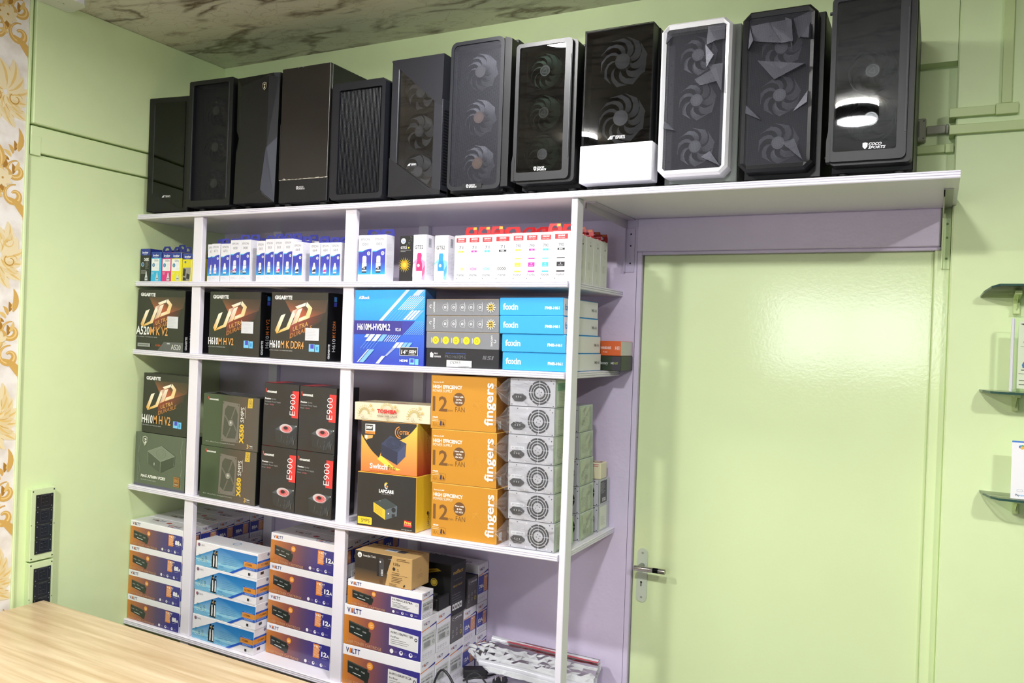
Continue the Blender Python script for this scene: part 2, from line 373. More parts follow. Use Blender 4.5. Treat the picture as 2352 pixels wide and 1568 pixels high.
def damask(y, z):
    for ring_, (R0, n_, wd_) in enumerate(((.088, 12, .046), (.062, 10, .036), (.036, 8, .026))):
        for q in range(n_):
            a = 2*PI*q/n_+.2*ring_; e = 1.25 if abs(math.sin(a)) > .7 else .9
            leaf(mb, W_, y+.006*math.cos(a), z+.010*math.sin(a), a-.15, R0*e, wd_, (PALE, C(230, 210, 160), PALE)[ring_])
            leaf(mb, W_, y+.010*math.cos(a), z+.014*math.sin(a), a-.22, R0*e*.92, wd_*.20, GOLD2)
            leaf(mb, W_, y+.010*math.cos(a), z+.014*math.sin(a), a-.02, R0*e*.7, wd_*.10, GOLD)
    for sg in (1, -1):
        scroll(mb, W_, y+sg*.034, z-.018, .026, 1.2, PI/2, -sg, .010, GOLD2); scroll(mb, W_, y+sg*.034, z-.018, .025, 1.2, PI/2, -sg, .003, GOLDD); scroll(mb, W_, y+sg*.026, z+.045, .018, 1.1, 0, sg, .007, GOLD2)
for rep in range(-1, 5):
    for ci, cy in enumerate((-0.996, -1.256, -1.516, -1.776, -2.036)):
        z0 = 2.86 - rep*REP - (REP/2 if ci % 2 else 0)
        if z0 < .3: continue
        for sg in (1, -1):
            acanthus(cy+sg*.044, z0, sg, 1.0); acanthus(cy+sg*.040, z0-.085, sg, 1.05)
            for q in range(4): leaf(mb, W_, cy+sg*(.060+.008*q), z0-.125-.012*q, -PI/2+sg*(1.1-.3*q), .04, .016, (GOLD, GOLD2)[q % 2])
            leaf(mb, W_, cy+sg*.085, z0-.17, PI/2+.2*sg, .10, .026, GOLD); leaf(mb, W_, cy+sg*.050, z0+.07, PI/2-.5*sg, .08, .020, GOLD)
        for q in range(6): leaf(mb, W_, cy, z0+.005-.02*q, PI/2+(q % 3-1)*.8, .030, .014, (GOLDD, GOLD2)[q % 2])
        for q in range(8): a = 2*PI*q/8; leaf(mb, W_, cy+.004*math.cos(a), z0-.03+.004*math.sin(a), a, .030, .018, PALE)
        damask(cy, z0-.295)
struct('wall_left_papered', mb)
# shop front behind the photographer with a wide window
mb = MB(CREAMW)
mb.box((0, FY-.1, 0), (1.3, FY, CEIL), (1,)*4); mb.box((3.0, FY-.1, 0), (RX, FY, CEIL), (1,)*4)
mb.box((1.3, FY-.1, 0), (3.0, FY, 1.55), (1,)*4); mb.box((1.3, FY-.1, 2.35), (3.0, FY, CEIL), (1,)*4)
struct('wall_front', mb)
fr = MB(PAINTW)
for a, b in (((1.3, FY-.08, 1.55), (1.34, FY-.02, 2.35)), ((2.96, FY-.08, 1.55), (3.0, FY-.02, 2.35)), ((1.34, FY-.08, 1.55), (2.96, FY-.02, 1.59)), ((1.34, FY-.08, 2.31), (2.96, FY-.02, 2.35)), ((2.13, FY-.08, 1.59), (2.17, FY-.02, 2.31))):
    fr.box(a, b, WHITE)
struct('window_1', fr)
# ---------------- door, its frame and hardware
dr = MB(GREEN_GLOSS)
dr.box((1.968, .010, 0.004), (2.8497, .044, 2.0825), (1,)*4, 0, .003)
door = struct('door_1', dr)
fx = MB(LAV)
fx.box((1.948, -.004, 0), (1.9655, .044, 2.094), (1,)*4, 0, .002)
fx.box((1.9655, -.004, 2.083), (2.8655, .044, 2.094), (1,)*4, 0, .002)
fx.box((1.948, -.012, 2.094), (2.8640, .044, 2.2052), (1,)*4, 0, .003)
struct('trim_3', fx)
fx = MB(GREEN_GLOSS); fx.box((2.850, -.010, 0), (2.8908, .044, 2.083), (1,)*4, 0, .003); fx.box((2.8662, -.010, 2.083), (2.8908, .044, 2.2052), (1,)*4, 0, .002)
struct('trim_4', fx)
hp = MB(METAL)
rr = lambda x0, z0, x1, z1, r, n=5: [(cx+r*math.cos(a0+k*PI/2/n), cz+r*math.sin(a0+k*PI/2/n)) for cx, cz, a0 in ((x1-r, z1-r, 0), (x0+r, z1-r, PI/2), (x0+r, z0+r, PI), (x1-r, z0+r, 1.5*PI)) for k in range(n+1)]
PLATE = C(205, 216, 196)
hp.prism(rr(1.9845, .905, 2.0205, 1.087, .0175), (0, .006, 0), (1, 0, 0), (0, 0, 1), .0038, PLATE)
hp.prism([(2.0005+.0036*math.cos(k*PI/6), .972+.0036*math.sin(k*PI/6)) for k in range(12)], (0, .0055, 0), (1, 0, 0), (0, 0, 1), .0003, C(15, 15, 15))
hp.prism([(1.9988, .958), (2.0022, .958), (2.0022, .970), (1.9988, .970)], (0, .0055, 0), (1, 0, 0), (0, 0, 1), .0003, C(15, 15, 15))
for z in (.922, 1.072):
    hp.cyl((2.0025, .006, z), (2.0025, .0045, z), .004, .004, 12, C(180, 186, 170)); hp.box((1.9995, .0042, z-.0006), (2.0055, .0046, z+.0006), C(70, 74, 60))
esc = tag(hp.build('lock_plate', door), 'painted over lock plate with keyhole')
lv = MB(CHROME)
lv.cyl((2.0025, .006, 1.030), (2.0025, -.040, 1.030), .0085, .0085, 16, C(150, 150, 145))
lv.cyl((1.990, -.040, 1.030), (2.055, -.042, 1.032), .0085, .0085, 16, C(186, 180, 176))
lv.cyl((2.055, -.042, 1.032), (2.073, -.042, 1.0325), .0088, .0088, 16, C(28, 30, 34))
lv.cyl((2.073, -.042, 1.0325), (2.096, -.043, 1.033), .0086, .0086, 16, C(150, 146, 140))
tag(lv.build('handle', esc), 'steel lever handle with black band')
# ================================================================ built-in shelving
SHW = C(232, 229, 240)
unit = tag(empty('shelving_unit', (0, 0, 0)), 'white painted timber shelving unit fixed to the back wall, five boards and three front posts', 'shelf')
def board(k, x0, x1, y0, y1, parent):
    xs = sorted(set([x0, x1] + [x for x, _ in SHELF[k] if x0 < x < x1]))
    mb = MB(PAINTW); ring = []
    for x in xs:
        z = shelf_top(k, x)[0]; ring.append([(x, y0, z-T), (x, y0, z), (x, y1, z), (x, y1, z-T)])
    for a, b in zip(ring, ring[1:]):
        for i in range(4): mb.face([a[i], b[i], b[(i+1) % 4], a[(i+1) % 4]][::-1], SHW)
    mb.face(ring[0][::-1], SHW); mb.face(ring[-1], SHW)
    o = mb.build('shelf_board', parent)
    return o
def moulding(k, x0, x1, y, parent, dep=.011):
    """edge strip with two grooves"""
    prof = [(0, 0), (-dep*.8, 0), (-dep, .0025), (-dep, .0055), (-dep*.72, .0066), (-dep*.72, .0076), (-dep, .0087), (-dep, .0120), (-dep*.72, .0131), (-dep*.72, .0141), (-dep, .0152), (-dep, .0175), (-dep*.8, .0192), (0, .0192)]
    xs = sorted(set([x0, x1] + [x for x, _ in SHELF[k] if x0 < x < x1])); mb = MB(PAINTW); ring = []
    for x in xs: ring.append([(x, y+p[0], shelf_top(k, x)[0]-T+p[1]) for p in prof])
    n = len(prof)
    for a, b in zip(ring, ring[1:]):
        for i in range(n): mb.face([a[i], b[i], b[(i+1) % n], a[(i+1) % n]][::-1], SHW)
    mb.face(ring[0], SHW); mb.face(ring[-1][::-1], SHW)
    return mb.build('edge_moulding', parent)
def side_moulding(k, x, y0, y1, parent, dep=.011):
    z0 = shelf_top(k, 1.9)[0]-T
    prof = [(0, 0), (dep*.8, 0), (dep, .0025), (dep, .0055), (dep*.72, .0066), (dep*.72, .0076), (dep, .0087), (dep, .0120), (dep*.72, .0131), (dep*.72, .0141), (dep, .0152), (dep, .0175), (dep*.8, .0190), (0, .0190)]
    mb = MB(PAINTW); A = [(x+p[0], y0, z0+p[1]) for p in prof]; B = [(x+p[0], y1, z0+p[1]) for p in prof]; n = len(prof)
    for i in range(n): mb.face([A[i], B[i], B[(i+1) % n], A[(i+1) % n]][::-1], SHW)
    mb.face(A, SHW); mb.face(B[::-1], SHW)
    return mb.build('edge_moulding', parent)
b1 = board(1, 0.0015, 2.900, -.447, -.0005, unit); moulding(1, 0.0015, 1.99, -.447, b1); moulding(1, 1.9905, 2.9005, -.447, b1)
for k in (2, 3, 4, 5):
    b = board(k, 0.0015, 1.8895, -.447, -.0005, unit); moulding(k, 0.0015, 1.8895, -.447, b); side_moulding(k, 1.8895, -.401, -.0005, b)
def post(x0, x1, y0, y1, tops, parent, name='post'):
    mb = MB(PAINTW)
    for z0, z1 in tops: mb.box((x0, y0, z0), (x1, y1, z1), SHW, 0, .0015)
    return mb.build(name, parent)
def gaps(x):
    z = [0.0] + [shelf_top(k, x)[0] for k in (5, 4, 3, 2)]; t = [shelf_top(k, x)[0]-T for k in (5, 4, 3, 2, 1)]
    return list(zip(z, t))
post(.311, .358, -.4465, -.425, gaps(.335), unit)
post(1.0465, 1.0925, -.4465, -.427, gaps(1.07), unit)
post(1.8905, 1.9105, -.4475, -.402, [(0, 2.2055)], unit)
# rear battens on the wall carry the boards
post(.311, .358, -.022, -.001, gaps(.335), unit, 'batten'); post(1.062, 1.108, -.022, -.001, gaps(1.07), unit, 'batten')
# angle brackets under the long top board
def bracket(x0, x1, arm, drop, col, col2, lab):
    mb = MB(PAINTW, GREEN_GLOSS)
    zt = 2.2048
    mb.box((x0, -.0135 if x0 > 2 else -.004, drop), (x1, -.012 if x0 > 2 else -.0005, zt-.03), col2, 1 if x0 > 2 else 0, .0006)
    y1 = -.0125 if x0 > 2 else -.001
    mb.box((x0, y1-.018, drop), (x0+.003, y1-.0005, zt-.03), col2, 1 if x0 > 2 else 0, .0006)
    mb.box((x0, arm, zt-.002), (x1, y1, zt), col, 0)
    mb.face([(x0, arm, zt-.002), (x0, arm, zt-.020), (x0, y1, zt-.032), (x0, y1, zt-.002)], col, 0)
    mb.face([(x0+.003, arm, zt-.002), (x0+.003, y1, zt-.002), (x0+.003, y1, zt-.032), (x0+.003, arm, zt-.020)], col, 0)
    mb.face([(x0, arm, zt-.020), (x0+.003, arm, zt-.020), (x0+.003, y1, zt-.032), (x0, y1, zt-.032)], col, 0)
    for z in (drop+.03, drop+.09, drop+.13): mb.cyl(((x0+x1)/2+.002, y1-.0005, z), ((x0+x1)/2+.002, y1-.003, z), .0035, .003, 10, C(120, 112, 130) if x0 < 2 else C(110, 130, 70))
    o = mb.build('bracket', unit); o['label'] = lab
bracket(1.905, 1.9375, -.375, 2.025, C(206, 196, 214), C(206, 196, 222), 'lavender painted angle bracket')
bracket(2.8672, 2.8895, -.32, 2.028, C(186, 184, 180), C(178, 206, 116), 'angle bracket with green painted leg')

# ================================================================ computer cases
def glass_mat(name, tint, coat=1.0):
    mt, nt, p = new_mat(name); nt.nodes.remove(p); out = nt.nodes['Material Output']
    tr = nt.nodes.new('ShaderNodeBsdfTransparent'); tr.inputs[0].default_value = tint
    gl = nt.nodes.new('ShaderNodeBsdfGlossy'); gl.inputs['Roughness'].default_value = 0.015
    fr_ = nt.nodes.new('ShaderNodeFresnel'); fr_.inputs['IOR'].default_value = 1.5
    tc = nt.nodes.new('ShaderNodeTexCoord'); n = nt.nodes.new('ShaderNodeTexNoise'); n.inputs['Scale'].default_value = 9; b = nt.nodes.new('ShaderNodeBump'); b.inputs['Strength'].default_value = .02; b.inputs['Distance'].default_value = .002
    nt.links.new(tc.outputs['Object'], n.inputs['Vector']); nt.links.new(n.outputs['Fac'], b.inputs['Height']); nt.links.new(b.outputs['Normal'], gl.inputs['Normal'])
    mx = nt.nodes.new('ShaderNodeMixShader'); nt.links.new(fr_.outputs[0], mx.inputs[0]); nt.links.new(tr.outputs[0], mx.inputs[1]); nt.links.new(gl.outputs[0], mx.inputs[2]); nt.links.new(mx.outputs[0], out.inputs['Surface'])
    return mt
def mesh_mat(name, col, hole, pitch=0.0022, rough=.5, metal=.2):
    """perforated sheet: regular round holes of the given radius (share of the pitch)"""
    mt, nt, p = new_mat(name); out = nt.nodes['Material Output']
    p.inputs['Base Color'].default_value = col; p.inputs['Roughness'].default_value = rough; p.inputs['Metallic'].default_value = metal
    tc = nt.nodes.new('ShaderNodeTexCoord'); v = nt.nodes.new('ShaderNodeTexVoronoi'); v.inputs['Scale'].default_value = 1/pitch; v.inputs['Randomness'].default_value = 0; v.voronoi_dimensions = '2D'
    sx = nt.nodes.new('ShaderNodeSeparateXYZ'); cx = nt.nodes.new('ShaderNodeCombineXYZ')
    nt.links.new(tc.outputs['Object'], sx.inputs[0]); nt.links.new(sx.outputs['X'], cx.inputs['X']); nt.links.new(sx.outputs['Z'], cx.inputs['Y']); nt.links.new(cx.outputs[0], v.inputs['Vector'])
    lt = nt.nodes.new('ShaderNodeMath'); lt.operation = 'LESS_THAN'; lt.inputs[1].default_value = hole; nt.links.new(v.outputs['Distance'], lt.inputs[0])
    tr = nt.nodes.new('ShaderNodeBsdfTransparent'); mx = nt.nodes.new('ShaderNodeMixShader')
    nt.links.new(lt.outputs[0], mx.inputs[0]); nt.links.new(p.outputs[0], mx.inputs[1]); nt.links.new(tr.outputs[0], mx.inputs[2]); nt.links.new(mx.outputs[0], out.inputs['Surface'])
    return mt
DGLASS = glass_mat('tinted_glass', (.80, .80, .82, 1)); DGLASS2 = glass_mat('dark_tinted_glass', (.74, .75, .76, 1)); SMOKE = glass_mat('smoked_acrylic', (.45, .46, .46, 1))
GRILLE = mesh_mat('perforated_grille', C(36, 37, 44), .42); GRILLE2 = mesh_mat('fine_perforated_grille', C(46, 47, 56), .40, .0020, .55, .2); GRILLE_LIT = mesh_mat('lit_perforated_facet', C(92, 93, 104), .36, .0020, .45, .3)  # last one: paler grille for the facets, lamp light put into its colour
BK = C(25, 26, 29); BK2 = C(36, 37, 42); BK3 = C(14, 14, 16); GRY = C(86, 88, 97)
_fans = {}
def fan_mesh(R, nb, col, hub, sweep=.9):
    k = (R, nb, col, hub, sweep)
    if k in _fans: return _fans[k]
    mb = MB(SMOOTH)
    mb.cyl((0, .004, 0), (0, -.008, 0), R*.33, R*.31, 24, hub)
    mb.cyl((0, -.008, 0), (0, -.0085, 0), R*.22, R*.22, 20, tuple(x*1.15 for x in hub[:3])+(1,))
    for b in range(nb):
        a0 = 2*PI*b/nb; vs = []; ns = 5
        for i in range(ns+1):
            t = i/ns; r = R*(.30+.68*t); wd = (.13+.15*t**.7)*7.5/nb*1.1; am = a0 + sweep*t*t*1.1
            vs.append((r*math.cos(am-wd), .006, r*math.sin(am-wd))); vs.append((r*math.cos(am+wd), -.008, r*math.sin(am+wd)))
        mb.mesh(vs, [(2*i, 2*i+1, 2*i+3, 2*i+2) for i in range(ns)], col, 0, True)
    _fans[k] = mb.to_mesh('fan'); return _fans[k]
def fan(root, x, z, R, y=.030, nb=7, col=GRY, hub=None, rot=0, shroud=True, sweep=.9):
    o = link('fan', fan_mesh(R, nb, col, hub or col, sweep), root, (x, y, z), (0, rot, 0))
    if shroud:
        mb = MB(CASEP); n = 28; mb.cyl((0, .012, 0), (0, -.010, 0), R*1.04, R*1.04, n, BK3, caps=False)
        s = link('shroud', mb.to_mesh('shroud'), o)
    return o
def oct_(x0, z0, x1, z1, c): return [(x0+c, z0), (x1-c, z0), (x1, z0+c), (x1, z1-c), (x1-c, z1), (x0+c, z1), (x0, z1-c), (x0, z0+c)]
def chassis(root, w, h, d, foot, y0=.05, col=BK, x0=0, x1=None, z1=None):
    """steel body behind the front, four feet under it"""
    x1 = w if x1 is None else x1; z1 = h if z1 is None else z1
    mb = MB(CASEP); mb.box((x0, y0, foot), (x1, d, z1), col, 0, .002)
    mb.box((x0+.004, y0+.02, foot-.0005), (x1-.004, d-.01, foot+.001), BK3)
    a = Art(mb, (x1, y0, foot), (0, 1, 0), (0, 0, 1), d-y0, z1-foot)
    a.line([(.03, .02), (.97, .02), (.97, .98), (.03, .98), (.03, .02)], .001, BK3)
    mb.build('chassis', root)
    for fx_, fy_ in ((x0+.03, y0+.015), (x1-.03, y0+.015), (x0+.03, d-.05), (x1-.03, d-.05)):
        fm_ = MB(CASEP); fm_.cyl((0, 0, 0), (0, 0, foot), .016, .018, 14, BK3); fm_.build('foot', root, (fx_, fy_, 0))
def logo(root, w_parts, loc, name='logo'):
    mb = MB(SMOOTH); a = Art(mb, (0, 0, 0), (1, 0, 0), (0, 0, 1), 1, 1)
    w_parts(a); return mb.build(name, root, loc)
LW = C(225, 226, 230)
def ant_logo(sc_=1.0, both=True):
    def f(a):
        a.poly([(0, 0), (.006*sc_, 0), (.0135*sc_, .011*sc_), (.010*sc_, .011*sc_)], LW); a.poly([(.0085*sc_, 0), (.0115*sc_, 0), (.0135*sc_, .011*sc_), (.011*sc_, .011*sc_)], LW)
        a.poly([(.0125*sc_, 0), (.015*sc_, 0), (.018*sc_, .011*sc_), (.0155*sc_, .011*sc_)], LW); a.poly([(.0165*sc_, .009*sc_), (.0235*sc_, .009*sc_), (.024*sc_, .011*sc_), (.016*sc_, .011*sc_)], LW)
        if both: a.text('ESPORTS', .026*sc_, .0005, .0098*sc_, LW, .030*sc_, bold=.02)
    return f
def coco_logo(s_=1.0):
    def f(a):
        a.poly([(0, .012*s_), (0, .005*s_), (.0045*s_, 0), (.009*s_, .005*s_), (.009*s_, .012*s_), (.0045*s_, .0135*s_)], LW)
        a.poly([(.002*s_, .0105*s_), (.002*s_, .006*s_), (.0045*s_, .003*s_), (.007*s_, .006*s_), (.007*s_, .0105*s_)], C(90, 90, 96))
        a.text('COCO', .011*s_, .0070*s_, .0056*s_, LW, .024*s_, bold=.02, shear=.3); a.text('SPORTS', .0105*s_, .0004, .0052*s_, LW, .032*s_, bold=.02, shear=.3)
    return f
def shield_logo(a):     # shield with a serpent head
    a.poly([(-.010, .012), (-.009, -.004), (0, -.015), (.009, -.004), (.010, .012), (0, .016)], C(196, 188, 160))
    a.poly([(-.0085, .0108), (-.0076, -.0035), (0, -.0130), (.0076, -.0035), (.0085, .0108), (0, .0143)], C(20, 22, 24))
    a.poly([(-.005, .008), (.004, .010), (.006, .007), (.001, .006), (-.002, .004)], C(206, 200, 176)); a.poly([(-.003, .003), (.003, .002), (.003, -.004), (-.001, -.009), (-.004, -.004), (.0005, -.003)], C(206, 200, 176))

def place_case(root, x, z0=None, y=-.440, rz=0.0):
    zt, sl = shelf_top(1, x+.1); root.location = (x, y, zt+.0005); root.rotation_euler = (0, 0, rz); return root
CG = 'computer cases standing on the top shelf'
def case(label): return tag(empty('computer_case'), label, 'computer case', CG)
# ---- 1 flat dark front with a slanted groove at the lower left
c = case('short black computer case at far left end of the top shelf, beside the green wall')
w_, h_, d_ = .205, .468, .39
chassis(c, w_, h_, d_, .012, .045, C(30, 32, 31))
mb = MB(CASEP); mb.box((0, .004, .012), (w_, .044, h_), C(30, 33, 31), 0, .003)
mb.face([(.0275, .0036, .085), (.0315, .0036, .085), (.0315, .0036, h_-.03), (.0275, .0036, h_-.03)], C(92, 96, 104)); mb.face([(.030, .0037, .083), (.165, .0037, .022), (.167, .0037, .025), (.0335, .0037, .088)], BK3)  # upright highlight painted as a pale strip, then the dark slanted groove
mb.prism([(.030, .012), (.135, .012), (.120, .024), (.045, .024)], (0, .0035, 0), (1, 0, 0), (0, 0, 1), .0003, BK3)
fp = mb.build('front_panel', c)
gp = MB(SMOKE); gp.prism([(.034, .090), (.167, .026), (w_-.022, .026), (w_-.022, h_-.022), (.034, h_-.022)], (0, .0015, 0), (1, 0, 0), (0, 0, 1), .002, (1,)*4); gp.build('smoked_pane', c)
logo(c, ant_logo(.75), (.080, .0012, .068))
sg = MB(CASEP)
for i in range(22): sg.box((w_-.0002, .010, .02+i*.019), (w_+.0008, .036, .032+i*.019), BK2)
tag(sg.build('side_grille', c), kind='stuff')
place_case(c, .024, rz=.14, y=-.440)
# ---- 2 mesh front with three dark fans
c = case('tall black computer case with dark mesh front showing three faint fans, second from the left')
w_, h_, d_ = .221, .507, .40
chassis(c, w_, h_, d_, .022, .05, BK, z1=h_-.004)
mb = MB(CASEP); mb.frame(oct_(0, .022, w_, h_, .004), oct_(.024, .045, w_-.024, h_-.016, .003), (0, 0, 0), (1, 0, 0), (0, 0, 1), .05, C(34, 36, 42)); mb.build('front_frame', c)
for x0 in (.016, w_-.022): 
    b = MB(CASEP); b.box((x0, -.002, .05), (x0+.006, .002, h_-.02), C(58, 62, 72), 0, .001); b.build('trim_strip', c)
g = MB(GRILLE); g.face([(.024, .012, .045), (w_-.024, .012, .045), (w_-.024, .012, h_-.016), (.024, .012, h_-.016)], BK); g.build('mesh_panel', c)
for z in (.115, .255, .395): fan(c, w_/2, z, .058, .036, 9, C(38, 40, 42), C(52, 54, 52), shroud=False)
place_case(c, .2555, rz=.05)
# ---- 3 angular gaming front with shield emblem
c = case('black angular computer case with a small shield emblem at the top of its front')
w_, h_, d_ = .208, .500, .40
chassis(c, w_, h_, d_, .022, .05, BK, z1=h_-.003)
mb = MB(CASEP)
DK = C(30, 32, 38); MD = C(98, 102, 122); Z = h_
def tri(pts, col): mb.face(pts, col)
FPT = dict(a=(0, .012, .022), b=(w_-.002, .014, .022), c_=(w_, .016, Z), d=(0, .012, Z-.004))
# faceted front: centre plane, right bevels, left bevels
A = (.010, 0, .024); B = (.142, 0, .070); Cc = (.144, 0, .090); D = (.158, .001, .20); E = (.162, .001, .225); Fp = (.166, .002, Z-.012); G = (.030, .002, Z-.040); Hh = (.030, .001, .255); I = (.014, .001, .205)
tri([A, B, Cc, D, E, Fp, G, Hh, I], DK)
tri([B, (.197, .016, .024), (.204, .014, .262), (.166, .001, .225), E, D, Cc], MD)
tri([E, (.166, .001, .225), (.204, .014, .262), (.204, .012, Z-.02), (.186, .010, Z-.016), Fp], C(40, 43, 52))
tri([(.186, .010, Z-.016), (.204, .012, Z-.02), (w_, .016, Z-.002), (.180, .010, Z-.002)], C(78, 82, 94))
tri([Fp, (.186, .010, Z-.016), (.180, .010, Z-.002), (.0, .012, Z-.004), G], C(26, 27, 31))
tri([G, (.0, .012, Z-.004), (0, .014, .30), (.020, .006, .27), Hh], C(30, 31, 33))
tri([Hh, (.020, .006, .27), (0, .014, .222), I], BK3)
tri([I, (0, .014, .222), (0, .012, .024), A], C(44, 47, 56))
tri([A, (0, .012, .024), (.197, .016, .024), B], DK)
for q in ([(0, .012, .024), (0, .05, .024), (w_-.002, .05, .024), (.197, .016, .024)], [(w_, .016, Z-.002), (w_, .05, Z-.002), (0, .05, Z-.004), (0, .012, Z-.004), (.180, .010, Z-.002)], [(.197, .016, .024), (w_-.002, .05, .024), (w_, .05, Z-.002), (w_, .016, Z-.002), (.204, .012, Z-.02), (.204, .014, .262)], [(0, .012, Z-.004), (0, .05, Z-.004), (0, .05, .024), (0, .012, .024), (0, .014, .222), (0, .014, .30)]): mb.face(q, BK)
mb.face([(.150, -.0006, .062), (.196, .0150, .030), (.196, .0150, .0285), (.150, -.0006, .060)], C(120, 124, 134)); mb.face([(.152, -.0004, .055), (.190, .0135, .029), (.190, .0135, .0278), (.152, -.0004, .0535)], C(100, 104, 114))
mb.build('front_panel', c)
logo(c, shield_logo, (.148, -.0012, Z-.052), 'shield_emblem')
place_case(c, .4985)
# ---- 4 plain gloss front, chipped lower edge
c = case('black computer case with plain smooth dark front and pale chipped edge above its lower band')
w_, h_, d_ = .2225, .500, .42
chassis(c, w_, h_, d_, .014, .012, C(27, 28, 31))
mb = MB(CASEP, SMOOTH)
mb.box((0, 0, .016), (w_, .012, .098), C(38, 39, 46), 0, .002); mb.build('front_panel', c)
gp = MB(SMOOTH); gp.box((0, 0, .098), (w_, .0115, h_-.0005), C(30, 28, 27), 0, .001); pane = gp.build('acrylic_pane', c)
ch = MB(CARD); rnd = random.Random(4); a = Art(ch, (0, 0, 0), (1, 0, 0), (0, 0, 1), 1, 1); x = 0
zc = .0990
while x < w_-.004:
    st_ = rnd.uniform(.004, .012); zn = .0983+rnd.uniform(0, .0030)*(2.4 if x < .026 else 1)
    a.poly([(x, .0970), (x+st_, .0970), (x+st_, zn), (x, zc)], C(176, 172, 160) if rnd.random() < .6 else C(120, 116, 108)); x += st_; zc = zn
for k in range(5):
    x = rnd.uniform(.02, w_-.03); a.poly([(x, h_-.0012), (x+rnd.uniform(.006, .02), h_-.0012), (x+.006, h_-.002-rnd.uniform(.001, .005))][::-1], C(84, 82, 80))
a.line([(w_-.0006, .1), (w_-.0006, h_-.002)], .0009, C(190, 190, 192)); a.line([(.0006, .1), (.0006, .3)], .0007, C(110, 108, 104))
tag(ch.build('chipped_edge', c), 'pale chipped edge of the front pane')
logo(c, coco_logo(.95), (.083, -.0004, .060))
place_case(c, .731)
# ---- 5 vertical ribs
c = case('shorter black computer case with a front of fine vertical ribs')
w_, h_, d_ = .226, .420, .40
chassis(c, w_, h_, d_, .014, .05, BK)
mb = MB(CASEP); mb.frame(oct_(0, .016, w_, h_, .010), oct_(.030, .034, w_-.014, h_-.026, .004), (0, 0, 0), (1, 0, 0), (0, 0, 1), .05, C(46, 48, 58)); mb.build('front_frame', c)
n = 30; me = None
for i in range(n):
    if me is None:
        q = MB(CASEP); q.box((0, 0, .036), (.0022, .010, h_-.028), C(40, 42, 50), 0, .0006); me = q.to_mesh('rib')
    link('rib', me, c, (.032+i*(w_-.048)/n, .006, 0))
mb = MB(VOID); mb.box((.028, .020, .03), (w_-.012, .0495, h_-.02), BK3); mb.build('backing', c)
place_case(c, .966)
# ---- 6 diagonal plates over a tinted pane with three fans
c = case('black computer case with diagonal plates across a glass front, three pale fans behind')
w_, h_, d_ = .2045, .471, .39
chassis(c, w_, h_, d_, .014, .045, BK)
PL = C(52, 53, 62)
mb = MB(CASEP)
mb.prism([(.0, h_-.006), (.022, h_-.024), (.172, h_-.150), (w_-.003, h_-.165), (w_, h_), (0, h_)], (0, 0, 0), (1, 0, 0), (0, 0, 1), .044, PL); mb.build('upper_plate', c)
mb = MB(CASEP); mb.prism([(0, .016), (w_, .016), (w_, .030), (.158, .040), (.035, .122), (0, .146)], (0, 0, 0), (1, 0, 0), (0, 0, 1), .044, C(44, 45, 53))
mb.prism([(0, .016), (w_*.86, .016), (w_*.42, .082)], (0, -.0015, 0), (1, 0, 0), (0, 0, 1), .002, C(38, 39, 46)); mb.build('lower_plate', c)
for x0, z0, z1 in ((0, .146, h_-.006), (.170, .040, h_-.150)):
    mb = MB(CASEP); mb.box((x0, .001, z0-.02), (x0+(.029 if x0 == 0 else w_-.170), .044, z1+.004), C(58, 60, 70), 0, .002); mb.build('side_bar', c)
gp = MB(DGLASS); gp.box((.026, .006, .03), (.172, .009, h_-.02), (1,)*4); gp.build('glass_pane', c)
for z in (.100, .232, .362): fan(c, .102, z, .058, .030, 7, C(120, 124, 128), C(104, 108, 112), rot=.4, sweep=.5)
logo(c, ant_logo(.62), (.072, .0045, .116))
sg = MB(CASEP)
for i in range(26): sg.box((w_-.0002, .010, .05+i*.0095), (w_+.0008, .038, .055+i*.0095), BK2)
tag(sg.build('side_grille', c), kind='stuff')
place_case(c, 1.2165)
# ---- 7 rounded mesh front, three grey fans
c = case('black computer case with rounded mesh front and three grey fans, the lowest hub brownish')
w_, h_, d_ = .218, .500, .41
chassis(c, w_, h_, d_, .018, .05, BK)
def rrect(x0, z0, x1, z1, r, n=5): return [(cx+r*math.cos(a0+k*PI/2/n), cz+r*math.sin(a0+k*PI/2/n)) for cx, cz, a0 in ((x1-r, z0+r, -PI/2), (x1-r, z1-r, 0), (x0+r, z1-r, PI/2), (x0+r, z0+r, PI)) for k in range(n+1)]
mb = MB(CASEP); O = rrect(.000, .024, w_-.024, h_-.001, .022); I = rrect(.010, .036, w_-.036, h_-.012, .016)
mb.frame(O, I, (0, 0, 0), (1, 0, 0), (0, 0, 1), .02, C(48, 50, 58))
mb.prism([(w_-.024, .030), (w_, .030), (w_, h_-.012), (w_-.024, h_-.004)], (0, .004, 0), (1, 0, 0), (0, 0, 1), .046, C(34, 35, 40)); mb.box((.002, .02, .020), (w_-.024, .05, .040), BK); mb.box((.002, .02, h_-.02), (w_-.022, .05, h_-.002), BK); mb.box((.0, .02, .04), (.012, .05, h_-.02), BK)
mb.build('front_frame', c)
g = MB(GRILLE2); g.face([(p_[0], .004, p_[1]) for p_ in rrect(.009, .035, w_-.035, h_-.011, .016)], BK); g.build('mesh_panel', c)
for z, hc in ((.112, C(112, 92, 78)), (.258, C(104, 88, 82)), (.404, C(88, 88, 94))): fan(c, .097, z, .060, .030, 9, C(112, 114, 124), hc, shroud=False, rot=.2)
mb = MB(VOID); mb.box((.004, .046, .03), (w_-.03, .0495, h_-.01), BK3); mb.build('backing', c)
bd = MB(CASEP); bd.prism(rrect(.058, .028, .130, .043, .004), (0, -.0015, 0), (1, 0, 0), (0, 0, 1), .004, C(38, 40, 46)); b_ = bd.build('badge', c); logo(b_, coco_logo(.9), (.074, -.0018, .029))
place_case(c, 1.4475)
